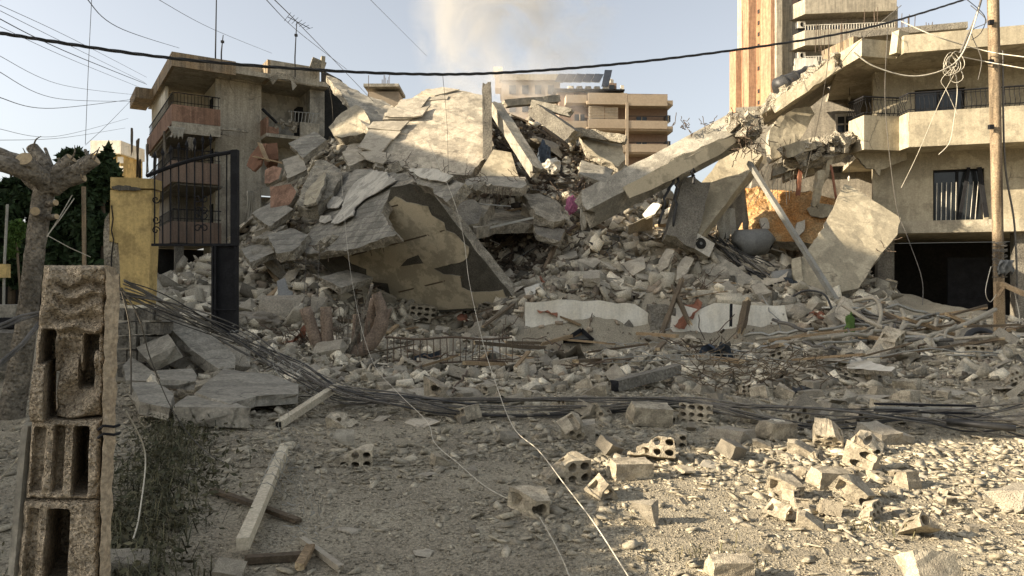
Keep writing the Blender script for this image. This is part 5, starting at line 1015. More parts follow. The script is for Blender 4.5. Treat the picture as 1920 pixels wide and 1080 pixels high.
SKYW = [([(-20, 25, 12), (120, 95, 16), (275, 158, 26)], 'darker wire below the thick cable ending at the left house eaves', .012, m_black),
 ([(160, -5, 12), (230, 55, 18), (336, 90, 34)], 'dark wire slanting from the top edge to the corner of the left house roof', .012, m_black),
 ([(-10, 5, 14), (140, 75, 20), (275, 145, 34)], 'pale wire fan in the upper left sky, topmost', .008, None), ([(-10, 15, 14), (140, 90, 20), (272, 155, 34)], 'pale wire fan in the upper left sky, second', .008, None),
 ([(-10, 45, 14), (130, 110, 20), (265, 165, 34)], 'pale wire fan in the upper left sky, third', .008, None), ([(-10, 100, 14), (120, 160, 22), (255, 178, 34)], 'pale wire sagging below the fan toward the eaves', .008, None),
 ([(-10, 130, 14), (110, 185, 22), (252, 190, 34)], 'pale slack wire reaching the eaves at mid height', .01, None), ([(-10, 180, 14), (100, 203, 22), (250, 186, 34)], 'dark slack wire hanging lowest toward the eaves', .012, m_cgrey),
 ([(-10, 240, 16), (110, 255, 24), (240, 222, 36)], 'pale slack wire low in the left sky', .008, None), ([(-10, 263, 16), (120, 258, 24), (235, 240, 36)], 'lowest pale wire in the left sky', .008, None),
 ([(172, -5, 10), (166, 120, 10.4), (160, 270, 11)], 'single pale wire hanging straight down in the left sky', .005, None), ([(244, 190, 34), (200, 235, 30), (160, 272, 24)], 'pale wire running from the left house down to the evergreen tops', .01, None),
 ([(290, -5, 16), (400, 55, 24), (510, 100, 38)], 'pale wire slanting above the left house roof', .009, None), ([(495, -5, 14), (560, 60, 24), (650, 130, 34)], 'dark wire slanting down past the yagi aerial', .012, m_cgrey),
 ([(510, -5, 14), (580, 65, 22), (700, 190, 34)], 'second dark wire ending on the sloping grey roof slab', .014, m_cgrey), ([(690, -5, 20), (740, 45, 30), (800, 105, 44)], 'faint wire left of the smoke', .01, None),
 ([(612, 140, 30), (622, 190, 31), (625, 240, 32)], 'wire hanging from the thick cable in front of the sloping roof slab', .01, m_cgrey), ([(830, 140, 20), (838, 230, 24), (841, 330, 26)], 'twin thin wires hanging over the pale tiled roof slab', .009, None),
 ([(1392, 20, 26), (1393, 110, 25), (1394, 205, 25)], 'dark rod like wire in front of the tower side', .012, m_black)]
for pts, lab, r, mt in SKYW: wire(lab, pts, r, mt)
# cables on the right
RW = [([(1601, 98, 16), (1640, 125, 16), (1710, 143, 16), (1775, 128, 16), (1810, 90, 16.2), (1840, 0, 16.6)], 'thick pale cable looping from the roof corner up to the pole', .022, m_wwire),
 ([(1800, 100, 16.2), (1830, 30, 16.5), (1842, -10, 16.6)], 'thick dark cable rising steeply beside the pole', .035, m_cgrey), ([(1690, 40, 17), (1760, 70, 16.6), (1850, 96, 16.8), (1930, 108, 15)], 'pale cable crossing the pole at the roof level', .016, m_wwire),
 ([(1800, 106, 16.4), (1850, 116, 16.8), (1930, 130, 15.5)], 'thin pale cable crossing the pole lower down', .015, m_wwire), ([(1880, 95, 16.9), (1884, 300, 17), (1902, 420, 17.1), (1908, 560, 17)], 'grey conduit hanging right beside the pole', .03, m_cgrey),
 ([(1665, 48, 18), (1660, 200, 18.5), (1680, 380, 19), (1700, 440, 19), (1728, 520, 18.6), (1730, 572, 18.2)], 'long dark wire hanging in front of the balcony down to the garage', .014, m_cgrey),
 ([(1795, 130, 16.2), (1765, 185, 16.6), (1720, 290, 17.2), (1690, 352, 17.6)], 'white wire fanning left from the cable knot over the balcony', .009, m_wwire), ([(1790, 128, 16.2), (1795, 170, 16.3), (1788, 230, 16.4), (1780, 268, 16.5), (1760, 290, 16.5)], 'white torn wire hanging from the cable knot', .012, m_wwire),
 ([(1788, 125, 16.2), (1765, 150, 16.2), (1775, 170, 16.2), (1795, 215, 16.2)], 'thin white wire dangling left of the torn one', .008, m_wwire), ([(1820, 10, 16.5), (1850, 40, 16.4), (1822, 60, 16.4), (1840, 110, 16.4), (1834, 150, 16.4)], 'loose black wires hanging from the pole top', .012, m_cgrey),
 ([(1808, -5, 16.5), (1846, 30, 16.4), (1840, 60, 16.5), (1822, 75, 16.5)], 'second loose black wire near the pole top', .012, m_black), ([(1560, 40, 19), (1545, 170, 21), (1520, 290, 23.5), (1505, 350, 24)], 'dark wire hanging along the open side of the right house', .012, m_cgrey),
 ([(1690, 10, 14), (1610, 80, 15), (1560, 140, 20)], 'faint cable running beside the thick black one to the roof room', .01, m_cgrey), ([(1900, 540, 16.8), (1912, 600, 16.6), (1900, 625, 16.5)], 'wire loop hanging at the pole foot', .012, m_wwire),
 ([(1858, 500, 16.8), (1848, 545, 16.6), (1856, 566, 16.7), (1868, 552, 16.8)], 'pale wire loop left of the pole foot', .012, m_wwire)]
for pts, lab, r, mt in RW: wire(lab, pts, r, mt, 'cable' if r > .02 else 'wire', 'cables around the utility pole')
kn = thing('cable_knot', 'tangled knot of pale cable loops hanging left of the pole', 'cable knot', at(1785, 128, 16.2))
for k in range(6):
    c = at(1788+U(-10, 6), 125+U(-14, 22), 16.2); r = U(.08, .2); MB().tube([c+Vector((r*math.cos(a), .04*math.sin(a*2), r*1.3*math.sin(a))) for a in [j*.45 for j in range(15)]], .007, 5).build('loop', m_wwire, kn)
# vertical thin rods in the heap hanging wires in front of the ceiling slab
wire('white wire hanging over the tan ceiling slab and curving to the ground in front', [(800, 260, 15), (845, 360, 13), (868, 440, 12), (880, 530, 11), (905, 640, 9.5), (930, 720, 8.4), (962, 800, 7.0), (1010, 845, 6.2), (1060, 910, 5.4), (1110, 975, 4.6), (1160, 1052, 4.1), (1190, 1100, 3.9)], .0055, m_wwire, 'wire', None)
wire('second white wire falling left of the first and crossing the shade edge', [(640, 330, 18), (652, 470, 16), (672, 590, 13), (700, 680, 10.5), (745, 735, 9), (800, 790, 7.8), (815, 830, 7), (860, 870, 6.3), (910, 912, 5.75), (958, 938, 5.4)], .005, m_wwire, 'wire', None)
wire('pale wire running from the broken chunk to the bottom edge', [(1012, 970, 4.9), (1035, 1010, 4.5), (1055, 1050, 4.2), (1075, 1100, 3.9)], .005, m_wwire, 'wire', None)
wire('grey wire hanging from the pier over the fallen slabs into the weeds', [(228, 540, 4), (262, 600, 5), (285, 680, 6), (330, 780, 6.6), (390, 850, 6.7), (468, 884, 6.45)], .006, m_cgrey, 'wire', None)
wire('thin grey wire hanging straight down beside the pier', [(228, 545, 3.6), (244, 620, 4), (246, 740, 4.4)], .006, m_cgrey, 'wire', None)
wire('pale wire bent in the weeds beside the pier', [(236, 770, 4), (272, 850, 4.6), (262, 960, 4.3), (250, 1010, 4)], .006, m_wwire, 'wire', None)
wire('thin pale wire left of the pier', [(52, 820, 3.5), (30, 865, 4.5), (-5, 902, 5.2)], .005, m_wwire, 'wire', None)
for i, x in enumerate((570, 595)): wire(['thin vertical wire above the two cut trunks', 'second thin vertical wire above the cut trunks'][i], [(x+5, 455, 21), (x, 560, 20), (x-2, 650, 17)], .01, m_cgrey, 'wire', None)
# ------------------------------------------------------------------ bundle of fallen cables over the slabs and across the rubble
for k in range(18):
    a = U(0, 6.28); o = .24*math.sqrt(U(0, 1)); s = U(0, 50); sp_ = U(.3, 1.2)
    base = [(226, 538+U(-4, 8), 8.4), (330, 575+U(-6, 22), 10.3), (460, 640+U(-10, 26), 11.8), (560, 692+U(-10, 18), 10.9), (640, 735+U(-8, 10), 9.6), (760, 748+U(-6, 6), 9.1), (900, 762+U(-6, 6), 8.85), (1100, 762+U(-5, 6), 8.9), (1280, 758+U(-5, 6), 8.95), (1420, 775+U(-6, 6), 8.5), (1560, 782+U(-5, 14), 8.3), (1700, 778+U(-7, 12), 8.3), (1800, 790+U(-14, 14), 8.1), (1935, 796+U(-26, 14), 7.9)]
    if k >= 13: base = base[:6+k % 3]
    if k in (10, 11, 12): base = base[4:]
    P = sagline([at(*p) for p in base], 8)
    P = [p+Vector((0, math.cos(a+i*.12)*o, math.sin(a+i*.12)*o*.5)) for i, p in enumerate(P)]
    P = [Vector((p.x, p.y, max(p.z, float(H(p.x, p.y))+.02))) if p.x > -3.2 else p for p in P]
    MB().tube(P, U(.006, .0115), 5).build('cable', [m_cgrey, m_black, m_cgrey, m_cgrey, m_cgrey][k % 5], None, True, ['black or grey cable of the long bundle crossing the rubble', 'grey cable of the bundle that ends among the slabs on the left', 'cable of the bundle lying only across the right part of the rubble'][0 if k < 10 else 2 if k < 13 else 1], 'cable', ['cables of the long fallen bundle', 'cables ending by the left slabs', 'cables on the right half'][0 if k < 10 else 2 if k < 13 else 1])
# ------------------------------------------------------------------ cut trunks, curved stump
st = thing('tree_stump', 'cluster of cut trunks with a curved torn stem in front of the tan ceiling slab', 'tree stump', hit(650, 668))
g0 = hit(650, 668); sd = g0.y
print('stump d', sd)
def sp2(x, y, d=0): return at(x, y, sd+d)
limb([sp2(606, 680), sp2(590, 630), sp2(572, 578)], [.15, .135, .125], 'trunk', st, mt=m_stump); limb([sp2(620, 680), sp2(613, 630), sp2(611, 576)], [.135, .125, .12], 'trunk', st, mt=m_stump)
limb([sp2(640, 680), sp2(690, 650), sp2(714, 615), sp2(718, 585), sp2(705, 550)], [.15, .16, .16, .13, .10], 'trunk', st, mt=m_stump)
limb([sp2(690, 655, .2), sp2(692, 610, .2), sp2(701, 560, .1)], [.13, .1, .08], 'trunk', st, cut=False, mt=m_stump); limb([sp2(665, 670, .1), sp2(668, 620, .2), sp2(668, 590, .2)], [.1, .09, .07], 'trunk', st, mt=m_stump)
limb([sp2(718, 600), sp2(728, 586), sp2(734, 578)], [.1, .06, .02], 'splinter', st, cut=False, mt=m_stump); limb([sp2(645, 680, -.1), sp2(680, 600, -.2), sp2(698, 532, -.2)], [.045, .04, .03], 'branch', st, n=7)
limb([sp2(600, 676, -.3), sp2(640, 682, -.5), sp2(700, 678, -.6), sp2(735, 668, -.6)], [.05, .05, .045, .03], 'branch', st, n=7); limb([sp2(520, 655, -.4), sp2(570, 668, -.4), sp2(625, 690, -.5)], [.03, .035, .03], 'branch', st, n=6)
for k in range(18):
    x = U(632, 705); limb([sp2(x, 678, U(-.3, .2)), sp2(x+U(-10, 10), U(560, 640), U(-.3, .2))], [.014, .008], 'shoot', st, n=5, cut=False)
# bent low railing
rl = thing('bent_railing', 'low rusty garden railing half buried in front of the ceiling slab', 'railing', hit(855, 690)); rd = hit(855, 690).y-.25
def rp(x, y): return at(x, y, rd+.0006*(x-855)+.1*math.sin(x*.02))
MB().tube([rp(x, 634+2*math.sin(x*.05)) for x in range(722, 970, 14)], .022, 5).build('top_rail', m_rebar, rl); MB().tube([rp(x, 678+2*math.sin(x*.04)) for x in range(738, 970, 14)], .018, 5).build('bottom_rail', m_rebar, rl)
for i in range(20): x = 726+i*12.4; MB().tube([rp(x, 634), rp(x+U(-2, 2), 680)], .012, 4).build('bar', m_rebar, rl)
# ladder like bent trellis in the middle
la = thing('wire_trellis', 'long bent wire trellis lying over the rubble below the white walls', 'trellis', hit(1320, 690)); ld = hit(1320, 690).y-.3
tr = lambda x, o: at(x, 672-8*math.sin((x-1130)/420*3.14)+o+(max(0, x-1400)*.12), ld)
for o in (0, 9): MB().tube([tr(x, o) for x in range(1130, 1540, 15)], .011, 4).build('rail', m_metal, la)
for x in range(1135, 1535, 12): MB().tube([tr(x, 0), tr(x+2, 9)], .009, 4).build('rung', m_metal, la)

# ------------------------------------------------------------------ posts, bars and mesh in the left foreground
def lying(name, label, cat, a, b, w, h, mt, lift=.04, **k):
    p, q = hit(*a), hit(*b); p.z += lift; q.z += lift
    return beam(name, label, cat, p, q, w, h, mt, seg=6, rough=.004, endj=.012, **k)
gpA = hit(522, 806); gpB = at(630, 726, gpA.y+1.5)
fp = thing('timber_post', 'pale square hollow post sticking up over the cable bundle', 'post', gpA)
gpA.z += .06
MB().bar(gpA, gpB, .09, .085).build('shaft', m_post, fp); t = (gpA-gpB).normalized(); MB().bar(gpA, gpA+t*.004, .07, .065).build('painted_hollow', m_dark, fp)  # dark plate on the solid end paints the shade inside the tube
gq = hit(455, 1052); gr = hit(532, 868)
gq.z += .1; gr.z += .12
tp = thing('timber_post', 'pale square fence post lying toward the camera with wire rings', 'post', gq); MB().bar(gq, gr, .075, .075).build('shaft', m_post, tp)
for k in range(5):
    c = gq.lerp(gr, .45+k*.1); t = (gr-gq).normalized(); r = t.cross(Vector((0, 0, 1))).normalized(); u = r.cross(t)
    MB().tube([c+(r*math.cos(a)+u*math.sin(a))*.066+t*.01*k*math.sin(a) for a in [j*.7 for j in range(10)]], .004, 4).build('wire_ring', m_metal, tp)
lying('dark_bar', 'dark flat bar lying behind the pale fence post in the foreground', 'bar', (398, 928), (560, 988), .05, .03, [m_woodd, m_woodd])
lying('dark_bar', 'black angle bar lying along the bottom edge right of the fence post', 'bar', (462, 1062), (570, 1055), .06, .04, [m_woodd, m_woodd])
lying('thin_pipe', 'pinkish thin pipe at the bottom edge', 'pipe', (566, 1024), (640, 1078), .035, .035, [m_pvc, m_pvc])
lying('stake', 'short pale broken stake beside the pinkish pipe', 'stake', (562, 1082), (582, 1044), .05, .04, [m_wood, m_cut], lift=.06)
fl_ = thing('wire_mesh', 'crumpled chain link mesh beside the pale fence post', 'wire mesh', hit(540, 960))
for k in range(54):
    t = U(0, 1); x = 520+50*t+U(-28, 40); y = 800+200*t+U(-20, 30); p = hit(x, y)
    MB().tube(squiggle(p+Vector((0, 0, .02)), p+Vector((U(-.12, .12), U(-.15, .05), U(.02, .28))), .05, 6), .0028, 3, cap=False).build('wire', m_metal, fl_)
fm = thing('wire_mesh', 'torn chain link fence sheet hanging under the cable bundle on the left', 'wire mesh', at(490, 690, 12))
for k in range(70):
    t = U(0, 1); p = at(430+200*t+U(-10, 10), 610+125*t+U(-8, 30), 12.2-2.4*t); MB().tube(squiggle(p, p+Vector((U(-.2, .2), U(-.1, .1), U(-.25, .1))), .06, 5), .005, 3, cap=False).build('wire', m_metal, fm)
# ------------------------------------------------------------------ hollow block meshes
def block_mesh(nc, nr, L, Hh, Dp, cuts, seed, solid=False):
    r_ = random.Random(seed); m = MB(); cw = L/nc; ch = Hh/nr
    K = 10
    if solid: m.box((0, 0, Hh/2), (L, Dp, Hh))
    else:
        for i in range(nc):
            for j in range(nr):
                cx = -L/2+(i+.5)*cw; cz = (j+.5)*ch; rx = cw*.36; rz = ch*.34; deep = Dp*.96
                sq = []; el = []
                for k in range(12):
                    a = 2*math.pi*k/12+math.pi/4; c, s = math.cos(a), math.sin(a); f = max(abs(c), abs(s))
                    sq.append((cx+cw/2*c/f, cz+ch/2*s/f)); el.append((cx+rx*c, cz+rz*s))
                vs = [Vector((x, -Dp/2, z)) for x, z in sq]+[Vector((x, -Dp/2, z)) for x, z in el]+[Vector((x*.97+cx*.03, -Dp/2+deep*.9, z)) for x, z in el]+[Vector((x, Dp/2, z)) for x, z in sq]
                fs = []
                for k in range(12):
                    q = (k+1) % 12; fs.append((k, q, 12+q, 12+k)); fs.append((12+k, 12+q, 24+q, 24+k))
                fs.append(tuple(range(24, 36))); fs.append(tuple(range(47, 35, -1)))
                for k in range(12):
                    q = (k+1) % 12; (xa, za), (xb, zb) = sq[k], sq[q]
                    if any(abs(p-w) < 1e-6 and abs(o-w) < 1e-6 for p, o, w in ((xa, xb, -L/2), (xa, xb, L/2), (za, zb, 0), (za, zb, Hh))): fs.append((q, k, 36+k, 36+q))
                m.add(vs, fs)
    bm = bmesh.new(); vv = [bm.verts.new(v) for v in m.v]
    for f in m.f:
        try: bm.faces.new([vv[i] for i in f])
        except ValueError: pass
    bmesh.ops.remove_doubles(bm, verts=bm.verts, dist=.0008)
    if solid: bmesh.ops.subdivide_edges(bm, edges=bm.edges, cuts=3, use_grid_fill=True)
    for c in range(cuts):
        p = Vector((r_.choice((-1, 1))*L*r_.uniform(.02, .34), 0, Hh*r_.uniform(.35, .9))); n_ = Vector((r_.uniform(.3, 1)*(1 if p.x > 0 else -1), r_.uniform(-.35, .35), r_.uniform(-.2, .9))).normalized()
        g = bmesh.ops.bisect_plane(bm, geom=bm.verts[:]+bm.edges[:]+bm.faces[:], plane_co=p, plane_no=n_, clear_outer=True, dist=1e-5)
        ed = [e for e in g['geom_cut'] if isinstance(e, bmesh.types.BMEdge)]
        bmesh.ops.triangle_fill(bm, edges=ed, use_beauty=True, normal=n_)
    for v in bm.verts:
        e_ = sum(1 for q, w in ((abs(v.co.x), L/2), (abs(v.co.y), Dp/2), (abs(v.co.z-Hh/2), Hh/2)) if q > w-.004)
        v.co += noise.noise_vector(v.co*14+Vector((seed, 0, 0)))*.009+noise.noise_vector(v.co*40)*.004
        if e_ >= 2: v.co += (Vector((0, 0, Hh/2))-v.co)*max(0, noise.noise(v.co*9+Vector((seed*3, 0, 0))))*.22
    bmesh.ops.recalc_face_normals(bm, faces=bm.faces)
    me = bpy.data.meshes.new('hollow_block'); bm.to_mesh(me); bm.free(); me.materials.append(m_block); return me
BL = [block_mesh(4, 2, .40, .17, .22, 1, 21), block_mesh(4, 2, .40, .17, .22, 1, 2), block_mesh(4, 2, .40, .17, .22, 3, 3), block_mesh(3, 2, .30, .17, .2, 2, 4), block_mesh(3, 3, .26, .22, .2, 1, 5), block_mesh(2, 2, .2, .17, .2, 2, 6), block_mesh(4, 3, .4, .24, .16, 1, 7), block_mesh(2, 1, .26, .14, .2, 1, 8)]
BS = [block_mesh(1, 1, .36, .17, .2, 0, 11, True), block_mesh(1, 1, .34, .18, .22, 1, 12, True)]
# rough chunks: convex hulls with chipped faces
def hull(seed, sx, sy, sz, n, sub=0):
    r_ = random.Random(seed); bm = bmesh.new()
    for i in range(n): bm.verts.new((r_.uniform(-1, 1)*sx, r_.uniform(-1, 1)*sy, r_.uniform(-1, 1)*sz))
    g = bmesh.ops.convex_hull(bm, input=bm.verts[:]); bmesh.ops.delete(bm, geom=[e for e in g['geom_interior'] if isinstance(e, bmesh.types.BMVert)], context='VERTS')
    if sub:
        bmesh.ops.subdivide_edges(bm, edges=bm.edges, cuts=sub, use_grid_fill=True)
        for v in bm.verts: v.co += noise.noise_vector(v.co*3.5+Vector((seed, 0, 0)))*.09*min(sx, sz*2)+noise.noise_vector(v.co*9)*.03*sx
    bmesh.ops.triangulate(bm, faces=bm.faces); bmesh.ops.recalc_face_normals(bm, faces=bm.faces)
    return bm
def hull_me(name, seed, sx, sy, sz, n, sub, mt):
    bm = hull(seed, sx, sy, sz, n, sub); me = bpy.data.meshes.new(name); bm.to_mesh(me); bm.free(); me.materials.append(mt); return me
CH = [hull_me('concrete_chunk', 20+i, .5, .42, .36, 11, 3, m_chunk) for i in range(4)]
def box_me(seed):
    r_ = random.Random(seed); bm = bmesh.new(); sx, sy, sz = .5, r_.uniform(.3, .45), r_.uniform(.16, .32)
    for x in (-1, 1):
        for y in (-1, 1):
            for z in (-1, 1):
                p = Vector((x*sx*r_.uniform(.75, 1), y*sy*r_.uniform(.7, 1), z*sz*r_.uniform(.75, 1))); bm.verts.new(p)
                if r_.random() < .35: bm.verts.new(p*r_.uniform(.85, 1)+Vector((0, -y*sy*.3, 0)))
    g = bmesh.ops.convex_hull(bm, input=bm.verts[:]); bmesh.ops.delete(bm, geom=[e for e in g['geom_interior'] if isinstance(e, bmesh.types.BMVert)], context='VERTS')
    bmesh.ops.subdivide_edges(bm, edges=bm.edges, cuts=3, use_grid_fill=True)
    for v in bm.verts: v.co += noise.noise_vector(v.co*4+Vector((seed, 0, 0)))*.028+noise.noise_vector(v.co*13)*.014
    bmesh.ops.triangulate(bm, faces=bm.faces); bmesh.ops.recalc_face_normals(bm, faces=bm.faces); me = bpy.data.meshes.new('concrete_chunk'); bm.to_mesh(me); bm.free(); me.materials.append(m_chunk); return me
CH += [box_me(80+i) for i in range(8)]
SLB = [hull_me('slab_fragment', 50+i, .5, .4, U(.05, .11), 13, 2, [m_chunk, m_tile][i % 2]) for i in range(10)]
# ------------------------------------------------------------------ labels from landmarks in the picture
LM = [('the bottom gravel', 1300, 1000), ('the sunlit block group', 1540, 930), ('the scrawled block', 1458, 815), ('the tipped hollow block', 1222, 850), ('the single grey stone', 950, 820), ('the steel beam', 1210, 708), ('the concrete strip', 1375, 530), ('the large brown slab piece', 1090, 500), ('the curved boards', 1265, 490), ('the flat hollow slab', 1720, 725), ('the pole wire knot', 1880, 480), ('the crushed water tank', 1412, 458), ('the stone pier', 1240, 610), ('the cavity ledge', 930, 345), ('the yellowish crumbling wall', 600, 345), ('the cement bag', 480, 602), ('the curved stump', 705, 600), ('the tan ceiling slab', 780, 560), ('the stained white wall', 1100, 610), ('the clean white wall', 1370, 605), ('the leaning slab', 1590, 540), ('the utility pole', 1870, 620), ('the cut trunks', 640, 640), ('the bent railing', 850, 665),
      ('the wire trellis', 1320, 670), ('the gate post', 420, 590), ('the dark hole', 950, 460), ('the huge leaning beam', 1200, 380), ('the air conditioner', 1310, 465), ('the board marked slab', 600, 440), ('the pale roof slab', 790, 300),
      ('the orange wall', 1460, 420), ('the slanting beam', 1000, 320), ('the cable bundle', 760, 750), ('the dead branches', 1420, 690), ('the pale post', 600, 760), ('the biggest hollow block', 1048, 880), ('the block pier', 210, 960), ('the fallen slabs', 420, 740),
      ('the fence post', 500, 950), ('the rubber tyre', 1680, 800), ('the green cloth', 1600, 620), ('the white wire', 1080, 960), ('the dark garage', 1760, 590), ('the balcony', 1640, 320), ('the left house', 500, 320), ('the yellow pillar', 240, 560), ('the pink cloth', 1070, 385), ('the flat board', 1640, 690), ('the steel profiles', 1720, 765)]
used_l = {}
def proj(p): return 960+p.x/p.y*F, 540-(p.z-CZ)/p.y*F
def where(p, second=False):
    x, y = proj(p); n_, lx, ly = min(LM, key=lambda l: (l[1]-x)**2+((l[2]-y)*1.8)**2)
    dx, dy = x-lx, (y-ly)*1.8
    far_ = math.hypot(dx, dy) > 170
    if second: n2 = sorted(LM, key=lambda l: (l[1]-x)**2+((l[2]-y)*1.8)**2)[1][0]; return 'near '+n_+' toward '+n2
    w = ('left of ' if dx < 0 else 'right of ') if abs(dx) > abs(dy) else ('above ' if dy < 0 else 'below ')
    return ('well ' if far_ else '')+w+n_
def put(me, name, p, s, R, label, cat, group):
    o = bpy.data.objects.new(name, me); COL.objects.link(o); o.location = p; o.scale = s if hasattr(s, '__len__') else (s, s, s); o.rotation_euler = R
    return tag(o, label, cat, group)
def seat(me, p, R, s, sink=.25):                              # drop so that the lowest point dips a little into the ground
    Rm_ = Euler(R).to_matrix(); z = min((Rm_ @ Vector((v.co.x*s, v.co.y*s, v.co.z*s))).z for v in me.vertices); h = max((Rm_ @ (v.co*s)).z for v in me.vertices)-z
    return Vector((p.x, p.y, p.z-z-sink*h))
# hand placed blocks and chunks of the foreground: (mesh, px, py, width px, tilt x, tilt y, turn z, label)
FG = [(BL[0], 655, 874, 98, .05, .0, .12, 'hollow block with two rows of holes left of the white wires'), (BL[0], 1050, 906, 122, .06, -.03, .42, 'biggest hollow block with round holes beside the white wire in the sun'),
 (BS[0], 1182, 900, 92, .1, .05, .25, 'smooth sunlit solid block right of the biggest hollow block'), (BL[5], 1135, 936, 74, .15, .1, .5, 'squat broken block in front of the smooth solid block'), (BL[1], 1222, 868, 104, -.35, .05, -.15, 'hollow block tipped back so its holes face up, behind the smooth block'),
 (BL[7], 985, 972, 82, .2, .1, .2, 'broken half block on the shade edge under the white wire'), (CH[0], 950, 832, 48, .3, .1, .4, 'single rough grey stone left of the white wire in shade'), (BL[2], 1068, 828, 70, .5, .4, .6, 'broken hollow block tilted up at the shade edge'),
 (BS[1], 828, 876, 46, .1, .1, .5, 'small broken block left of the shade edge'), (CH[3], 880, 862, 28, .2, 0, .2, 'small sunlit stone beside the second white wire'), (CH[5], 1142, 856, 54, .5, .3, .9, 'rounded sunlit block chunk above the smooth block'), (BL[1], 1256, 838, 74, .0, .1, -.2, 'hollow block fragment with holes behind the tipped block'),
 (BS[0], 1458, 826, 84, .05, .1, .5, 'block with a white scrawl on its top face'), (BL[4], 1556, 838, 62, .75, .05, -.3, 'hollow block with big round holes right of the scrawled block'), (BL[2], 1618, 850, 70, .15, .2, -.5, 'split hollow block leaning right beside the big holed block'), (BS[1], 1510, 856, 60, .05, -.05, -.4, 'plain block in front of the big holed block'),
 (BL[7], 1470, 938, 62, .3, .1, .3, 'split block half with open channels in the sunlit gravel'), (BL[5], 1470, 976, 64, .1, .2, .6, 'wedge shaped block piece below the split half'), (BS[1], 1522, 992, 54, .1, .1, -.3, 'flat topped block piece right of the wedge shaped one'), (BL[7], 1592, 950, 70, .6, .2, .5, 'split block standing on edge with two deep channels'),
 (BS[0], 1558, 918, 86, .15, .1, .25, 'long sunlit block behind the split block on edge'), (BL[3], 1612, 890, 58, .2, .35, .4, 'tilted block piece beside the small red scrap'), (BL[5], 1736, 1018, 74, -.5, .2, .3, 'broken block showing one big hole in the lower right sun'), (BS[0], 1737, 1100, 118, .9, .15, .2, 'big block at the bottom edge turning its shaded face to the camera'),
 (CH[2], 1206, 984, 54, .3, .2, .1, 'rough sunlit stone below the smooth block'), (CH[7], 1372, 862, 56, .4, .2, .8, 'pale chunk at the shade edge between the block groups'), (SLB[1], 1330, 880, 44, .3, .2, .1, 'thin light shard lying in the sun left of the split half'), (CH[4], 236, 1084, 90, .3, .2, .6, 'rough pale stone block at the bottom beside the pier'),
 (CH[6], 430, 1090, 66, .8, .2, .2, 'upright whitish chunk at the bottom edge by the fence post'), (SLB[3], 648, 840, 50, 1.2, .4, .3, 'upright pale shard standing behind the two row hollow block'), (BS[0], 1370, 1090, 96, .1, .05, .1, 'flat grey block cut by the bottom edge in the middle'), (CH[1], 1900, 960, 90, .2, .1, .4, 'long pale rubble chunk at the right edge in the sun'),
 (SLB[5], 795, 1046, 44, .1, .1, .4, 'flat whitish flake near the bottom in the shade'), (SLB[7], 655, 1002, 50, .1, .1, .1, 'long flat pale flake low in the shade'), (BL[3], 808, 762, 60, .1, .2, .2, 'hollow block half under the cable bundle'), (BS[0], 1218, 800, 92, .2, .1, .15, 'large light block lying just below the cable bundle'),
 (BS[1], 1420, 792, 66, .1, .05, -.2, 'ribbed block lying left of the scrawled block'), (CH[8], 1105, 782, 46, .3, .2, .9, 'grey chunk under the cable bundle above the tilted block'), (BL[0], 1668, 668, 74, .3, -.55, .5, 'hollow block leaning up on its end right of the green cloth'), (BL[6], 790, 606, 56, .2, .1, .2, 'block with many small holes below the tan ceiling slab'),
 (BL[6], 905, 592, 30, .3, .3, .2, 'small holed block at the low corner of the ceiling slab'), (BL[6], 1118, 692, 40, .9, .5, .3, 'holed block standing on end left of the wire trellis'), (BL[0], 1276, 656, 60, .2, .1, .3, 'holed block right under the clean white wall'), (BL[4], 1150, 700, 50, .2, .2, -.3, 'cream block beside the holed block on end')]
for me, px, py, w, tx, ty, tz, lab in FG:
    p = hit(px, min(py, 1300)) ; wid = w*p.y/F
    Lx = max(v.co.x for v in me.vertices)-min(v.co.x for v in me.vertices); s = wid/Lx*(.86 if w > 60 else .93)
    p.y += .3*s*.2
    R = (tx, ty, tz); nm = me.name.split('.')[0] if me not in BS else 'solid_block'
    p.z = float(H(p.x, p.y)); put(me, nm, seat(me, p, R, s, .12), s, R, lab, 'stone' if me in CH else 'shard' if me in SLB else 'block', None)
# white scrawl on one block
sb_ = [o for o in bpy.data.objects if o.get('label') == 'block with a white scrawl on its top face'][0]
MB().tube([Vector((.02+(.03+.004*k)*math.cos(k*.6), .01+(.03+.004*k)*.8*math.sin(k*.6), .176)) for k in range(16)], .004, 4).build('painted_mark', m_white, None); pm = bpy.context.scene.objects[-1] if False else [o for o in bpy.data.objects if o.name == 'painted_mark'][0]; pm.location = (0, 0, .174); pm.parent = sb_
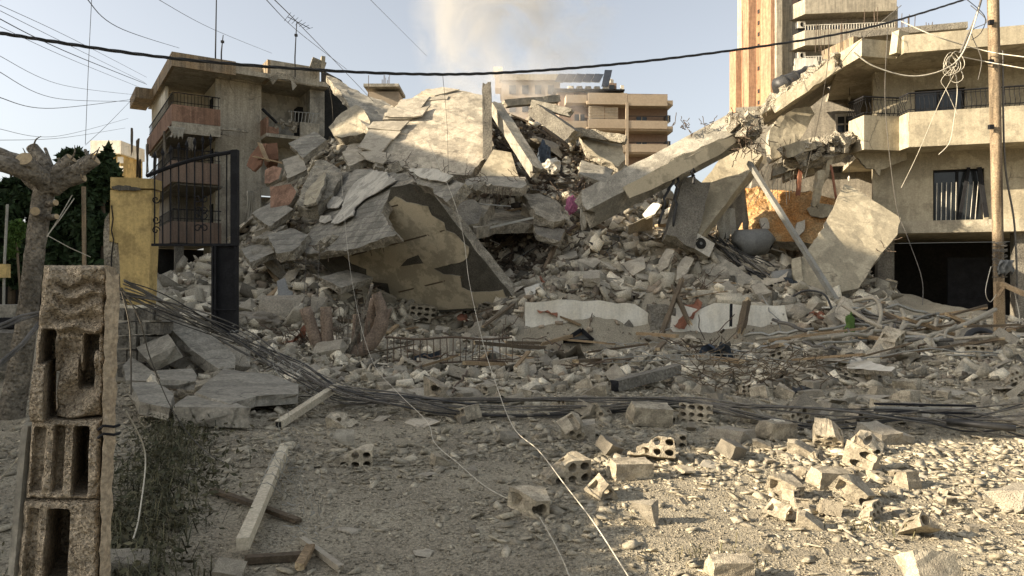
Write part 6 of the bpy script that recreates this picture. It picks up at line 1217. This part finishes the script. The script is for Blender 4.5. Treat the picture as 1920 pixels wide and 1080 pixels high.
# ------------------------------------------------------------------ scatter of individual pieces, largest first near the camera
def visible_rand(n, y0, y1, x0=-.72, x1=.72, heap=False):
    out = []
    while len(out) < n:
        y = U(y0, y1); x = U(x0, x1)*y; z = float(H(x, y))
        if heap and z < .5: continue
        out.append((x, y, z))
    return out
COLW = ['grey', 'dusty', 'pale', 'brownish']
def scatter(meshes, name, cat, n, y0, y1, smin, smax, flat, adj, group, heap=False, x0=-.72, x1=.72, sink=.25, reg=None):
    k = 0; tries = 0
    while k < n and tries < n*40:
        tries += 1
        (x, y, z), = visible_rand(1, y0, y1, x0, x1, heap)
        if (reg and not reg(x, y)) or (.2 < x < 7.7 and 17.6 < y < 20) or (x > 12 and y > 22.5): continue
        me = random.choice(meshes); s = smin*(smax/smin)**(U(0, 1)**1.6)
        up_ = up_at(x, y, .3); R = Vector((0, 0, 1)).rotation_difference(up_.lerp(Vector((U(-1, 1), U(-1, 1), U(0, 1))), flat*U(0, 1)).normalized()).to_matrix() @ rot(0, 0, U(0, 6.3))
        R = R.to_euler(); p = seat(me, Vector((x, y, z)), R, s, sink)
        size = 'large' if s > smin+(smax-smin)*.55 else 'mid sized' if s > smin+(smax-smin)*.22 else 'small'
        lab = f'{size} {random.choice(adj)} {where(p)}'
        if lab in used_l: lab = f'{size} {cat} {where(p, True)}'
        used_l[lab] = 1
        put(me, name, p, s, R, lab, cat, cat+'s in the rubble'); k += 1
clus = lambda x, y: (.2 < x < 1.8 and 6.2 < y < 8.2 and U(0, 1) < .8) or (2.1 < x < 3.7 and 5 < y < 7.6)
FGL = 'small split block piece'
scatter(BL+BS, 'hollow_block', 'block', 26, 5, 8.2, .38, .75, .5, ['split block piece', 'chipped block piece'], 'foreground block pieces', x0=.02, x1=.7, reg=clus)
scatter(CH+SLB, 'concrete_chunk', 'chunk', 46, 4.6, 8.4, .07, .2, .5, ['crumbled lump', 'flat chip of concrete'], 'foreground lumps', x0=-.2, x1=.7, reg=lambda x, y: clus(x, y) or U(0, 1) < .35)
front = lambda x, y: not (y < 7.3 and x < .5 and x > -1.8 and U(0, 1) < .75) and not (-6.2 < x < -2.2 and y < 9.5) 
scatter(BL+BS, 'hollow_block', 'block', 62, 8.2, 13.5, .75, 1.15, .5, ['broken hollow block', 'chipped hollow block'], 'hollow blocks', x0=-.28, reg=front)
scatter(BL, 'hollow_block', 'block', 75, 13, 19, .75, 1.2, .8, ['broken hollow block', 'dusty hollow block'], 'hollow blocks', x0=-.3, x1=.66)
scatter(BL+BS, 'hollow_block', 'block', 70, 19, 32, .8, 1.3, .9, ['hollow block in the debris', 'buried hollow block'], 'hollow blocks', True, -.4, .5)
scatter(CH, 'concrete_chunk', 'chunk', 95, 7.6, 14, .14, .46, .7, ['rough concrete chunk', 'angular concrete lump'], 'chunks', x0=-.3, reg=front)
scatter(CH, 'concrete_chunk', 'chunk', 80, 13, 20, .25, .75, .8, ['rough concrete chunk', 'angular concrete lump'], 'chunks', x0=-.45)
scatter(CH, 'concrete_chunk', 'chunk', 104, 19, 33, .35, 1.0, .9, ['concrete lump on the heap', 'jagged concrete boulder on the heap'], 'chunks', True, -.4, .5)
scatter(CH, 'concrete_chunk', 'chunk', 18, 4.3, 7.4, .05, .12, .7, ['stone in the gravel', 'sunlit stone in the gravel'], 'chunks', x0=.12)
scatter(SLB, 'slab_fragment', 'slab piece', 90, 8.6, 14, .25, .85, .5, ['flat broken slab piece', 'thin angular slab piece'], 'slab pieces', x0=-.3, reg=front)
scatter(SLB, 'slab_fragment', 'slab piece', 92, 13, 20, .35, 1.4, .6, ['flat broken slab piece', 'thin angular slab piece'], 'slab pieces', x0=-.45)
scatter(SLB, 'slab_fragment', 'slab piece', 115, 19, 34, .6, 2.6, .8, ['broken slab piece on the heap', 'thin slab piece on the heap'], 'slab pieces', True, -.4, .5)
# planks, pipes, sticks
def stick(name, cat, n, y0, y1, x0, x1, L, r, mts, adj, group, heap=False, curve=0, square=False):
    for k in range(n):
        (x, y, z), = visible_rand(1, y0, y1, x0, x1, heap); a = U(0, 6.28); l = U(*L); dx, dy = math.cos(a)*l/2, math.sin(a)*l*.35
        p = Vector((x-dx, y-dy, float(H(x-dx, y-dy))+U(.05, .3))); q = Vector((x+dx, y+dy, float(H(x+dx, y+dy))+U(.05, .45)))
        c = (p+q)/2; rr = U(*r); mt = random.choice(mts)
        lab = f'{"long" if l > (L[0]+L[1])/2 else "short"} {random.choice(adj)} {where(c)}'
        if lab in used_l: lab = f'{lab.split()[0]} {adj[0].split()[0]} {cat} {where(c, True)}'
        used_l[lab] = 1
        if square: o = beam_mesh(p, q, rr*2.2, rr*U(.7, 1.6), seg=3, rough=.008, endj=.03).build(name, [mt, m_cut if 'wood' in mt.name or 'timber' in mt.name else mt], None, label=lab, cat=cat, group=cat+'s in the rubble', norm=True)
        else:
            P = squiggle(p, q, curve*l, 8); o = MB().tube(P, rr, 6).build(name, mt, None, True, lab, cat, cat+'s in the rubble')
stick('plank', 'plank', 46, 12.5, 21, -.2, .68, (.6, 2.2), (.03, .07), [m_wood, m_woodd], ['weathered plank lying', 'splintered plank lying'], 'planks', square=True)
stick('plank', 'plank', 46, 20, 33, -.36, .48, (.8, 2.6), (.04, .1), [m_wood, m_woodd, m_woodd], ['plank sticking out of the heap', 'dark plank in the heap'], 'planks', True, square=True)
stick('rebar', 'rod', 60, 20, 34, -.38, .5, (.8, 2.6), (.012, .022), [m_rebar, m_metal], ['bent thin rod in the heap', 'twisted rusty rod in the heap'], 'rods', True, .12)
stick('rebar', 'rod', 30, 11, 20, -.15, .68, (.8, 2.6), (.01, .018), [m_rebar, m_metal], ['bent thin rod lying', 'twisted rusty rod lying'], 'rods', False, .12)
stick('pipe', 'pipe', 34, 14, 21, .33, .64, (1, 3.6), (.025, .05), [m_pvc, m_pvc, m_metal, m_cgrey], ['dusty pipe lying in the tangle', 'curved conduit in the tangle'], 'pipes', False, .1)
stick('plank', 'plank', 70, 26.5, 35.5, -.03, .115, (.8, 3.0), (.03, .1), [m_woodd, m_woodd, m_rebar], ['charred plank in the upper heap', 'black burnt batten in the upper heap'], 'burnt planks', True, square=True)
stick('rebar', 'rod', 40, 24, 35, -.05, .14, (.8, 2.8), (.012, .022), [m_rebar, m_black], ['kinked black rod in the upper heap', 'loose curly wire in the upper heap'], 'rods', True, .25)
for k in range(26):
    (x, y, z), = visible_rand(1, 15, 33, -.36, .45, k > 8); c = Vector((x, y, z+.1)); lab = f'tangle of thin rusty rods {where(c)}'
    if lab in used_l: lab = f'rod tangle {where(c, True)}'
    used_l[lab] = 1; tg_ = thing('rebar_tangle', lab, 'rod tangle', c, 'rod tangles in the rubble')
    for q in range(9): a = U(0, 6.28); MB().tube(squiggle(c+Vector((U(-.2, .2), U(-.2, .2), 0)), c+Vector((math.cos(a)*U(.4, 1.1), math.sin(a)*.6, U(-.1, .9))), .3, 8), .011, 4).build('rod', m_rebar, tg_)
SC = []
for k in range(5):
    bm = bmesh.new(); bmesh.ops.create_grid(bm, x_segments=9, y_segments=7, size=.5)
    for v in bm.verts: v.co += Vector(noise.noise_vector(v.co*2.4+Vector((k*9, 0, 0))))*.33+Vector((0, 0, .08*math.sin(v.co.x*14+k)))
    me = bpy.data.meshes.new('cloth_scrap'); bm.to_mesh(me); bm.free(); me.materials.append([m_cloth, m_paleclo, m_blue, m_offw, m_brick][k]); SC.append(me)
cn_ = ['drab', 'pale', 'dark blue', 'off white', 'reddish']
for k in range(46):
    (x, y, z), = visible_rand(1, 14, 33, -.36, .5, k > 10); i_ = k % 5; c = Vector((x, y, z+.12)); lab = f'{cn_[i_]} crumpled sheet or cloth scrap {where(c)}'
    if lab in used_l: lab = f'{cn_[i_]} scrap {where(c, True)}'
    used_l[lab] = 1; put(SC[i_], 'cloth_scrap', c, U(.3, .85), (U(-.7, .7), U(-.7, .7), U(0, 6)), lab, 'scrap', 'cloth scraps in the rubble')
# cable tangle right of the clean white wall, running down over the tilted concrete strip
for k in range(34):
    s = U(-1, 1); P = sagline([at(1330+U(-20, 60), 452+U(-15, 20), 25.5+s*.3), at(1400+U(-15, 40), 500+U(-12, 14), 23.8), at(1480+U(-10, 50), 548+U(-10, 12), 22), at(1560+U(0, 60), 592+U(-12, 14), 19.6), at(1640+U(0, 120), 628+U(-14, 20), 17.2)], 6)
    MB().tube([p+Vector((0, 0, U(0, .03))) for p in P], U(.014, .03), 5).build('cable', [m_cgrey, m_black, m_pvc][k % 3], None, True, ['grey cable of the tangle streaming down past the leaning slab', 'black cable of the tangle streaming down past the leaning slab', 'beige conduit in the cable tangle past the leaning slab'][k % 3], 'cable', ['grey cables past the leaning slab', 'black cables past the leaning slab', 'beige conduits past the leaning slab'][k % 3])
beam('concrete_strip', 'long tilted concrete strip under the cable tangle', 'strip', at(1325, 488, 24.4), at(1430, 568, 21.6), .8, .22, [m_conc, m_edge], up=(-.4, -.6, .7), rough=.03)
# hand set clutter
hb1 = BL[6]
put(hb1, 'hollow_block', at(1263, 452, 24.6), 1.25, (1.35, .1, .25), 'white rimmed hollow block standing upright below the second beam', 'block', None)
ac = thing('air_conditioner', 'dented beige air conditioner unit lying below the second beam', 'air conditioner', at(1312, 462, 24))
Ra = rot(-.15, .5, .2); c = at(1314, 461, 24); MB().box(c, (.72, .3, .52), Ra).build('casing', m_offw, ac)
MB().tube([c+Ra @ Vector((-.1, -.16, 0)), c+Ra @ Vector((-.1, -.175, 0))], .19, 16).build('fan_grille', m_dark, ac); MB().tube([c+Ra @ Vector((-.1, -.178, 0)), c+Ra @ Vector((-.1, -.19, 0))], .05, 10).build('hub', m_plast, ac)
wt_ = thing('water_tank', 'crushed grey plastic water tank lying in the rubble left of the leaning slab', 'water tank', at(1410, 460, 25)); c = at(1412, 458, 25)
MB().tube([c+Vector((-.55, 0, -.05)), c+Vector((-.5, 0, 0)), c+Vector((.45, .1, .1)), c+Vector((.6, .1, .0))], [.25, .5, .45, .3], 16).build('body', m_plast, wt_, True); MB().tube([c+Vector((.55, .05, .03)), c+Vector((.63, .05, .02))], .2, 12).build('lid', m_iron, wt_)
c = at(1470, 526, 22.6); MB().tube([c+Vector((-.3, 0, -.1)), c+Vector((-.25, 0, 0)), c+Vector((.25, 0, .1)), c+Vector((.3, 0, .1))], [.1, .3, .28, .1], 14).build('plastic_drum', m_plast, None, True, 'grey plastic drum half buried left of the leaning slab', 'drum')
slab('bent_sheet', 'curled yellowish metal sheet beside the grey drum', 'metal sheet', [(1484, 488), (1500, 484), (1502, 510), (1505, 530), (1494, 540), (1486, 520)], [(1484, 488, 22.6), (1502, 510, 22.3), (1494, 540, 22)], .03, [m_cream, m_cream], jag=.02, bend=.5)
for i, (pts, d, lab) in enumerate((([(1390, 440), (1430, 418), (1442, 424), (1400, 452)], 26.5, 'grey white panel leaning at the foot of the orange wall'), ([(1425, 410), (1440, 408), (1444, 430), (1428, 428)], 26.3, 'small white board on the grey panels'), ([(1400, 440), (1440, 430), (1455, 448), (1420, 452)], 25.6, 'pale crumpled sheet over the crushed water tank'),
   ([(1495, 418), (1510, 412), (1508, 434), (1494, 446), (1490, 436)], 25.8, 'white slab shard at the foot of the orange wall'), ([(1300, 355), (1330, 345), (1345, 350), (1310, 362)], 26, 'dark grey sheet wedged behind the second beam'), ([(1205, 402), (1225, 380), (1238, 384), (1228, 402), (1210, 408)], 26, 'pale rounded panel under the huge leaning beam'),
   ([(1058, 490), (1118, 483), (1128, 490), (1085, 522), (1060, 514)], 23.6, 'large brown flat slab piece in the middle of the heap'), ([(1125, 490), (1140, 492), (1162, 505), (1150, 506)], 23.4, 'triangular pale slab piece right of the large brown one'), ([(1185, 502), (1225, 497), (1240, 520), (1230, 528), (1195, 520)], 23.2, 'broad grey slab piece left of the curved boards'),
   ([(1045, 480), (1080, 470), (1082, 480), (1050, 488)], 24.4, 'dark flat slab piece right of the dark hole'), ([(1270, 500), (1285, 480), (1300, 484), (1290, 510), (1268, 530)], 23.3, 'curved yellowish board standing in the heap'), ([(1235, 490), (1250, 465), (1264, 470), (1252, 500), (1236, 510)], 23.6, 'second curved tan board standing left of the yellowish one'),
   ([(983, 540), (1020, 528), (1026, 546), (986, 556)], 21.2, 'white drawer box lying on its side at the corner of the white wall'), ([(1590, 676), (1600, 668), (1680, 690), (1672, 696), (1590, 690)], 12.8, 'flat pale board lying over the rubble on the right'), ([(1640, 708), (1700, 712), (1790, 738), (1720, 744)], 11.6, 'large pale hollow slab lying flat on the right'),
   ([(1735, 715), (1770, 708), (1800, 730), (1765, 734)], 12, 'pale flat slab behind the large hollow slab'), ([(1860, 690), (1925, 672), (1925, 700), (1870, 715)], 12.5, 'dark edged slab at the right edge'), ([(1850, 660), (1900, 652), (1910, 668), (1862, 672)], 14, 'flat grey slab lying by the pole foot'), ([(1560, 590), (1580, 560), (1600, 580), (1590, 610)], 19, 'upright grey slab shard right of the leaning slab foot'))):
    slab('loose_panel', lab, 'panel', pts, [(pts[0][0], pts[0][1], d), (pts[1][0], pts[1][1], d+.25), (pts[-1][0], pts[-1][1]+2, d-(.9 if d < 15 else .5))], .08 if i != 12 else .3, [[m_offw, m_edge], [m_plast, m_edge], [m_tile, m_edge]][0 if i in (0, 1, 2, 3, 5, 12, 13) else 1 if i in (4,) else 2], jag=.04)
beam('steel_beam', 'dusty steel beam lying on the rubble left of the dead branches', 'beam', at(1152, 724, 10.6), at(1270, 692, 11.5), .16, .16, [m_concd, m_iron], seg=4, rough=.008, endj=.02)
fr_ = thing('screen_frame', 'black picture frame like box leaning on the stained white wall', 'frame', at(1085, 640, 18.8))
for a, b in (((1056, 640), (1090, 618)), ((1090, 618), (1112, 638)), ((1056, 640), (1112, 640))): MB().bar(at(*a, 18.9), at(*b, 18.9), .1, .1).build('side', m_iron, fr_)
MB().prism([at(1058, 639, 18.98), at(1090, 620, 18.98), at(1111, 638, 18.98)], (0, .03, 0)).build('backing', m_plast, fr_, norm=True)
def rag(name, label, px, py, d, w, h, mt):
    bm = bmesh.new(); bmesh.ops.create_icosphere(bm, subdivisions=3, radius=1)
    for v in bm.verts: v.co *= 1+.45*noise.noise(v.co*2.2+Vector((px, 0, 0)))+.2*noise.noise(v.co*6); v.co.x *= w; v.co.y *= w*.6; v.co.z *= h
    me = bpy.data.meshes.new(name); bm.to_mesh(me); bm.free(); me.materials.append(mt); o = bpy.data.objects.new(name, me); COL.objects.link(o); o.location = at(px, py, d); return tag(o, label, 'cloth' if 'cloth' in label else 'bag')
rag('cloth_bundle', 'crumpled pink cloth below the huge leaning beam', 1072, 384, 25.8, .2, .32, m_pink); rag('cloth_bundle', 'blue cloth heap on the debris right of the slanting beam', 1020, 290, 29.5, .25, .5, m_blue); rag('cloth_bundle', 'white crumpled bag below the blue cloth', 1035, 312, 29, .35, .3, m_offw)
rag('cloth_bundle', 'bright green cloth strip on a holed block right of the white walls', 1594, 615, 16.6, .11, .32, m_green); rag('cloth_bundle', 'red scrap of cloth in the sunlit gravel on the right', 1626, 868, 6.55, .04, .05, m_brick); rag('cement_bag', 'flat grey cement bag lying left of the cut trunks', 480, 602, 18.2, .55, .25, m_cloth); rag('cement_bag', 'black plastic bag at the foot of the dead branches', 1500, 742, 10.8, .22, .14, m_black)
rag('cloth_bundle', 'grey draped cloth strip hanging left of the huge beam foot', 1095, 398, 25.2, .14, .55, m_paleclo)
ty = MB(); c = at(1842, 640, 15); ty.tube([c+Vector((.3*math.cos(a), .12*math.sin(a), .22*math.sin(a))) for a in [k*math.pi/8 for k in range(17)]], .07, 8); ty.build('rubber_tyre', m_black, None, True, 'worn black tyre lying left of the utility pole foot', 'tyre')
for i, y in enumerate((757, 764, 771)): MB().bar(at(1640, y, 8.9-i*.12), at(1828, y+4, 8.75-i*.12), .07, .02).build('steel_profile', [m_iron, m_metal, m_iron][i], None, label=['uppermost black steel profile lying above the right cables', 'shiny steel profile between the two black ones', 'lower black steel profile touching the right cables'][i], cat='steel profile')
MB().tube([at(1775, 790, 8), at(1905, 804, 7.6)], .035, 8).build('black_pipe', m_black, None, True, 'black pipe end lying under the cables at the right edge', 'pipe')
# bigger conduits in the tangle on the right
for pts, r, lab in (([(1580, 572, 18.5), (1650, 612, 16.6), (1745, 632, 15)], .05, 'long beige pipe slanting right from the leaning slab foot'), ([(1720, 636, 15), (1800, 612, 15.6), (1866, 580, 16.6)], .05, 'beige pipe rising to the utility pole'), ([(1600, 565, 18), (1640, 560, 17.5), (1652, 590, 17), (1640, 625, 16.6)], .045, 'bent beige conduit hoop beside the green cloth'), ([(1756, 600, 16.5), (1752, 625, 16), (1750, 640, 15.6)], .045, 'short upright conduit left of the pole'),
    ([(1690, 580, 17.5), (1696, 600, 17), (1684, 628, 16.4)], .045, 'upright bent conduit in front of the garage'), ([(1480, 560, 20.6), (1510, 545, 20.4), (1545, 552, 20), (1560, 580, 19.6)], .03, 'black hose arch in front of the leaning slab'), ([(1600, 584, 18), (1660, 560, 18), (1655, 545, 18)], .025, 'thin white bent pipe over the conduit hoop'), ([(1765, 596, 17.5), (1850, 572, 18)], .03, 'grey rod slanting in front of the dark garage'),
    ([(1290, 555, 21.6), (1385, 562, 20.6), (1470, 590, 19.6)], .03, 'long metal rod over the gap above the clean white wall'), ([(1300, 548, 21.8), (1380, 545, 21.6)], .025, 'white rod lying across the gap above the clean white wall'), ([(1700, 690, 13.2), (1790, 660, 14), (1830, 640, 14.6)], .07, 'broken brown branch lying right of the leaning hollow block'), ([(1780, 590, 16.5), (1850, 640, 15.2), (1905, 700, 13)], .05, 'dark bar slanting down right of the pole foot')):
    P = sagline([at(*p) for p in pts], 8) if len(pts) > 2 else [at(*p) for p in pts]; MB().tube(P, r, 8).build('conduit', m_woodd if 'branch' in lab or 'dark' in lab else m_black if 'black' in lab else m_metal if 'rod' in lab else m_pvc, None, True, lab, 'pipe' if 'branch' not in lab else 'branch')
for (a, b, lab) in (((1790, 632), (1900, 618), 'sunlit plank lying across the pole foot'), ((1780, 592), (1830, 612), 'sunlit plank slanting left of the pole foot'), ((1700, 598), (1790, 628), 'narrow pale lath pointing at the pole foot')): beam('plank', lab, 'plank', at(*a, 16.2), at(*b, 16), .16, .07, [m_wood, m_cut], seg=4, rough=.01)
# dead branches
db_ = thing('dead_branches', 'heap of dry dead branches lying in the middle right rubble', 'branches', hit(1420, 715))
for k in range(150):
    p = hit(U(1290, 1560), U(672, 745)); p.z += U(0, .25); a = U(0, 6.28); l = U(.2, .9); q = p+Vector((math.cos(a)*l, math.sin(a)*l*.5, U(-.1, .3))); MB().tube(squiggle(p, q, .12, 5), [.012*(1-i*.13) for i in range(6)], 4, cap=False).build('branch', m_woodd, db_)
# ------------------------------------------------------------------ weeds (uncountable)
def tufts(name, n, reg, L, mt, w=.006):
    P = []; k = 0
    while k < n:
        x, y = reg(); P.append((x, y, float(H(x, y)))); k += 1
    P = np.array(P); a = rng.random(n)*6.28; lean = rng.random(n)*1.3+.15; l = L*(.4+rng.random(n)); d = np.stack([np.cos(a), np.sin(a), np.zeros(n)], 1); sd_ = np.stack([-np.sin(a), np.cos(a), np.zeros(n)], 1)*w
    z = np.array([0, 0, 1.0]); m1 = P+d*(l*lean*.35)[:, None]+z*(l*.6)[:, None]; m2 = P+d*(l*lean)[:, None]+z*(l*np.maximum(.12, 1-.65*lean))[:, None]
    V = np.stack([P-sd_, P+sd_, m1+sd_*.8, m1-sd_*.8, m2+sd_*.15, m2-sd_*.15], 1).reshape(-1, 3); I = np.arange(n)*6
    return np_mesh(name, V, np.concatenate([np.stack([I, I+1, I+2, I+3], 1), np.stack([I+3, I+2, I+4, I+5], 1)]), mt, 'stuff')
def rw():
    t = U(0, 1)**1.2; y = 3.8+5.6*t; return -1.5-.36*(y-2)+rng.normal()*.28+.12, y
def rw2():
    t = U(0, 1)**1.4; y = 3.8+5*t; return -1.45-.36*(y-2)+rng.normal()*.2, y
P = []
for k in range(95):
    x, y = rw2(); c = np.array([x, y, float(H(x, y))]); r = U(.07, .2); q = rng.normal(size=(int(U(30, 90)), 3))*np.array([r, r, r*.55]); q[:, 2] = np.abs(q[:, 2]); P.append(q+c)
P = np.concatenate(P); k = len(P); a = rng.normal(size=(k, 3)); a[:, 2] = np.abs(a[:, 2])*.6; a /= np.linalg.norm(a, axis=1)[:, None]; c = np.cross(a, rng.normal(size=(k, 3))); c /= np.linalg.norm(c, axis=1)[:, None]; sz = .012+.03*rng.random((k, 1))**2
np_mesh('weeds', np.stack([P-a*sz, P+c*sz*.4, P+a*sz, P-c*sz*.4], 1).reshape(-1, 3), np.arange(4*k).reshape(k, 4), m_weedd, 'stuff')
tufts('dry_weeds', 800, rw2, .22, m_weed, .0025); tufts('weeds', 900, rw2, .16, m_weedd, .005)
def rw3():
    c = random.choice([(2.4, 4.8), (1.2, 4.3), (4.2, 5.0)]); return c[0]+rng.normal()*.16, c[1]+rng.normal()*.1
tufts('weeds', 160, rw3, .10, m_weed, .003)
def rw4():
    y = U(13, 20); return y*U(-.36, .64), y
tufts('weeds', 400, rw4, .25, m_weed)
# ------------------------------------------------------------------ loose rubble and gravel that nobody could count
def arrays(bm):
    bm.verts.index_update(); V = np.array([tuple(v.co) for v in bm.verts]); Fc = np.array([[v.index for v in f.verts] for f in bm.faces]); bm.free(); return V, Fc
T1 = [arrays(hull(100+i, 1, .8, .62, 9)) for i in range(6)]+[arrays(hull(130+i, 1, .75, .2, 8)) for i in range(12)]+[arrays(hull(160+i, 1, .35, .16, 8)) for i in range(4)]
def jbox(seed, sx, sy, sz):
    r_ = random.Random(seed); bm = bmesh.new()
    for x in (-1, 1):
        for y in (-1, 1):
            for z in (-1, 1): bm.verts.new((x*sx*r_.uniform(.6, 1), y*sy*r_.uniform(.55, 1), z*sz*r_.uniform(.6, 1)))
    bmesh.ops.convex_hull(bm, input=bm.verts[:]); bmesh.ops.triangulate(bm, faces=bm.faces); bmesh.ops.recalc_face_normals(bm, faces=bm.faces); return bm
T1 += [arrays(jbox(200+i, 1, U(.4, .8), U(.12, .5))) for i in range(14)]
T2 = [arrays(hull(300+i, 1, .8, .5, 5)) for i in range(12)]
def shards(name, X, Y, Sz, mt, tmpl=T1, lift=.25, tilt=.9):
    n = len(X); Z = H(X, Y); t = rng.integers(0, len(tmpl), n); Vs = []; Fs = []; base = 0
    a, b, c = rng.random(n)*6.28, rng.normal(size=n)*tilt*.6, rng.normal(size=n)*tilt*.6
    ex = .3; gx_ = (H(X+ex, Y)-H(X-ex, Y))/(2*ex); gy_ = (H(X, Y+ex)-H(X, Y-ex))/(2*ex)
    for k in range(len(tmpl)):
        i = np.nonzero(t == k)[0]
        if not len(i): continue
        V0, F0 = tmpl[k]; P = V0[None]*Sz[i, None, None]*(.7+.6*rng.random((len(i), 1, 3)))
        def rotm(P, ang, ax0, ax1):
            cs, sn = np.cos(ang)[:, None], np.sin(ang)[:, None]; p0 = P[..., ax0]*cs-P[..., ax1]*sn; p1 = P[..., ax0]*sn+P[..., ax1]*cs; P = P.copy(); P[..., ax0] = p0; P[..., ax1] = p1; return P
        P = rotm(P, a[i], 0, 1); P = rotm(P, b[i]+np.arctan(gy_[i]), 1, 2); P = rotm(P, c[i]-np.arctan(gx_[i]), 2, 0) if False else rotm(P, c[i]+np.arctan(gx_[i]), 0, 2)
        P = P+np.stack([X[i], Y[i], Z[i]+Sz[i]*lift], 1)[:, None, :]
        Vs.append(P.reshape(-1, 3)); Fs.append((F0[None]+(np.arange(len(i))*len(V0))[:, None, None]+base).reshape(-1, 3)); base += len(i)*len(V0)
    return np_mesh(name, np.concatenate(Vs), np.concatenate(Fs), mt, 'stuff')
def field(n, y0, y1, x0, x1, smin, smax, keep, pw=2.2):
    Y = y0+(y1-y0)*rng.random(n*3); X = (x0+(x1-x0)*rng.random(n*3))*Y; k = keep(X, Y) > rng.random(n*3); X, Y = X[k][:n], Y[k][:n]
    return X, Y, smin*(smax/smin)**(rng.random(len(X))**pw)
one = lambda X, Y: np.ones(len(X))
hp = lambda X, Y: np.clip((H(X, Y)-.35)*2, 0, 1)*np.clip(.6+2.6*fbm(X*.7+3, Y*.7, 3), .12, 1)*~((X > .2) & (X < 7.6) & (Y < 19.95))
shards('rubble', *field(30000, 18.5, 36, -.53, .52, .045, .42, hp, 2.3), m_shard, T1[6:])
m_gravel = mat('dusty gravel', (.36, .325, .26), (.27, .245, .195), 2, 30, .3, .4, 30, rand='isl', ramt=.4)
m_burnt_shade = mat('charred wood and cavity shade debris', (.12, .095, .07), (.07, .058, .045), 2, 30, .4, .4, 30, rand='isl', ramt=.6)  # charred timber tone, also paints shade into the dark hole's debris
dk = lambda X, Y: ((X > -.9) & (X < 4.2) & (Y > 27) & (Y < 36))*.9+((X > -1.6) & (X < 1.2) & (Y > 23.5) & (Y < 29))*.9  # second patch covers the hole, darkened to deepen its shade
shards('debris', *field(7000, 23, 36, -.06, .15, .05, .3, dk, 1.8), m_burnt_shade, T1, .35)
shards('rubble', *field(14000, 18.5, 36, -.53, .52, .04, .26, hp, 1.8), m_shard2, T1[6:])
shards('rubble', *field(15000, 11, 20, -.5, .72, .025, .21, lambda X, Y: np.clip(.35+(Y-11)/6, 0, 1)*~((X > .2) & (X < 7.6) & (Y > 17.3)), 2.2), m_shard)
shards('rubble', *field(5000, 11, 20, -.5, .72, .02, .12, one, 2.2), m_shard2)
clump = lambda X, Y: np.clip(.30+1.6*fbm(X*.8+5, Y*.8, 3)+.28*(X > .2)+.12*(Y-7), .04, 1)
m_chip = mat('dusty concrete chips', (.42, .38, .30), (.31, .28, .225), 2, 30, .35, .4, 30, rand='isl', ramt=.33)
FL = [t for t in T1[6:22]]+[arrays(jbox(400+i, 1, U(.45, .8), U(.1, .28))) for i in range(10)]
shards('rubble', *field(24000, 6.5, 12.5, -.68, .74, .010, .095, clump, 2.7), m_chip, FL, .15, .45)
shards('rubble', *field(15000, 3.7, 7.6, -.74, .74, .007, .07, clump, 2.8), m_chip, FL, .15, .45)
shards('gravel', *field(46000, 3.7, 7.2, -.74, .74, .004, .020, one, 1.7), m_gravel, T2, .1, .5)
shards('gravel', *field(46000, 6.7, 12.5, -.74, .74, .006, .030, one, 1.7), m_gravel, T2, .1, .5)
shards('gravel', *field(20000, 3.7, 9, -.74, .74, .005, .022, one, 1.5), m_gravel, T2, .1, .5)
# unseen tree added outside the left edge to shade the ground left of the sunlit patch
tt = thing('added_shade_tree', 'unseen tree added just outside the left edge to shade the ground', 'tree', (-8.4, 3.6, 0))
k = 16000; q = rng.random((k, 3))*np.array([2.4, 3.9, 1.45])+np.array([-9.6, 1.6, 1.95]); q[:, 2] += (q[:, 0]+8.4)*-.1; a = rng.normal(size=(k, 3)); a /= np.linalg.norm(a, axis=1)[:, None]; c = np.cross(a, rng.normal(size=(k, 3))); c /= np.linalg.norm(c, axis=1)[:, None]
o = np_mesh('crown', np.stack([q-a*.12, q+c*.07, q+a*.12, q-c*.07], 1).reshape(-1, 3)-np.array([-8.4, 3.6, 0]), np.arange(4*k).reshape(k, 4), m_leaf); o.parent = tt
MB().tube([(-8.4, 3.6, 0), (-8.4, 3.6, 2.6)], .12, 8).build('trunk', m_bark, tt)
for o in S.objects:
    if o.parent is None and o.get('label') and not o.get('kind'): o['kind'] = 'thing'
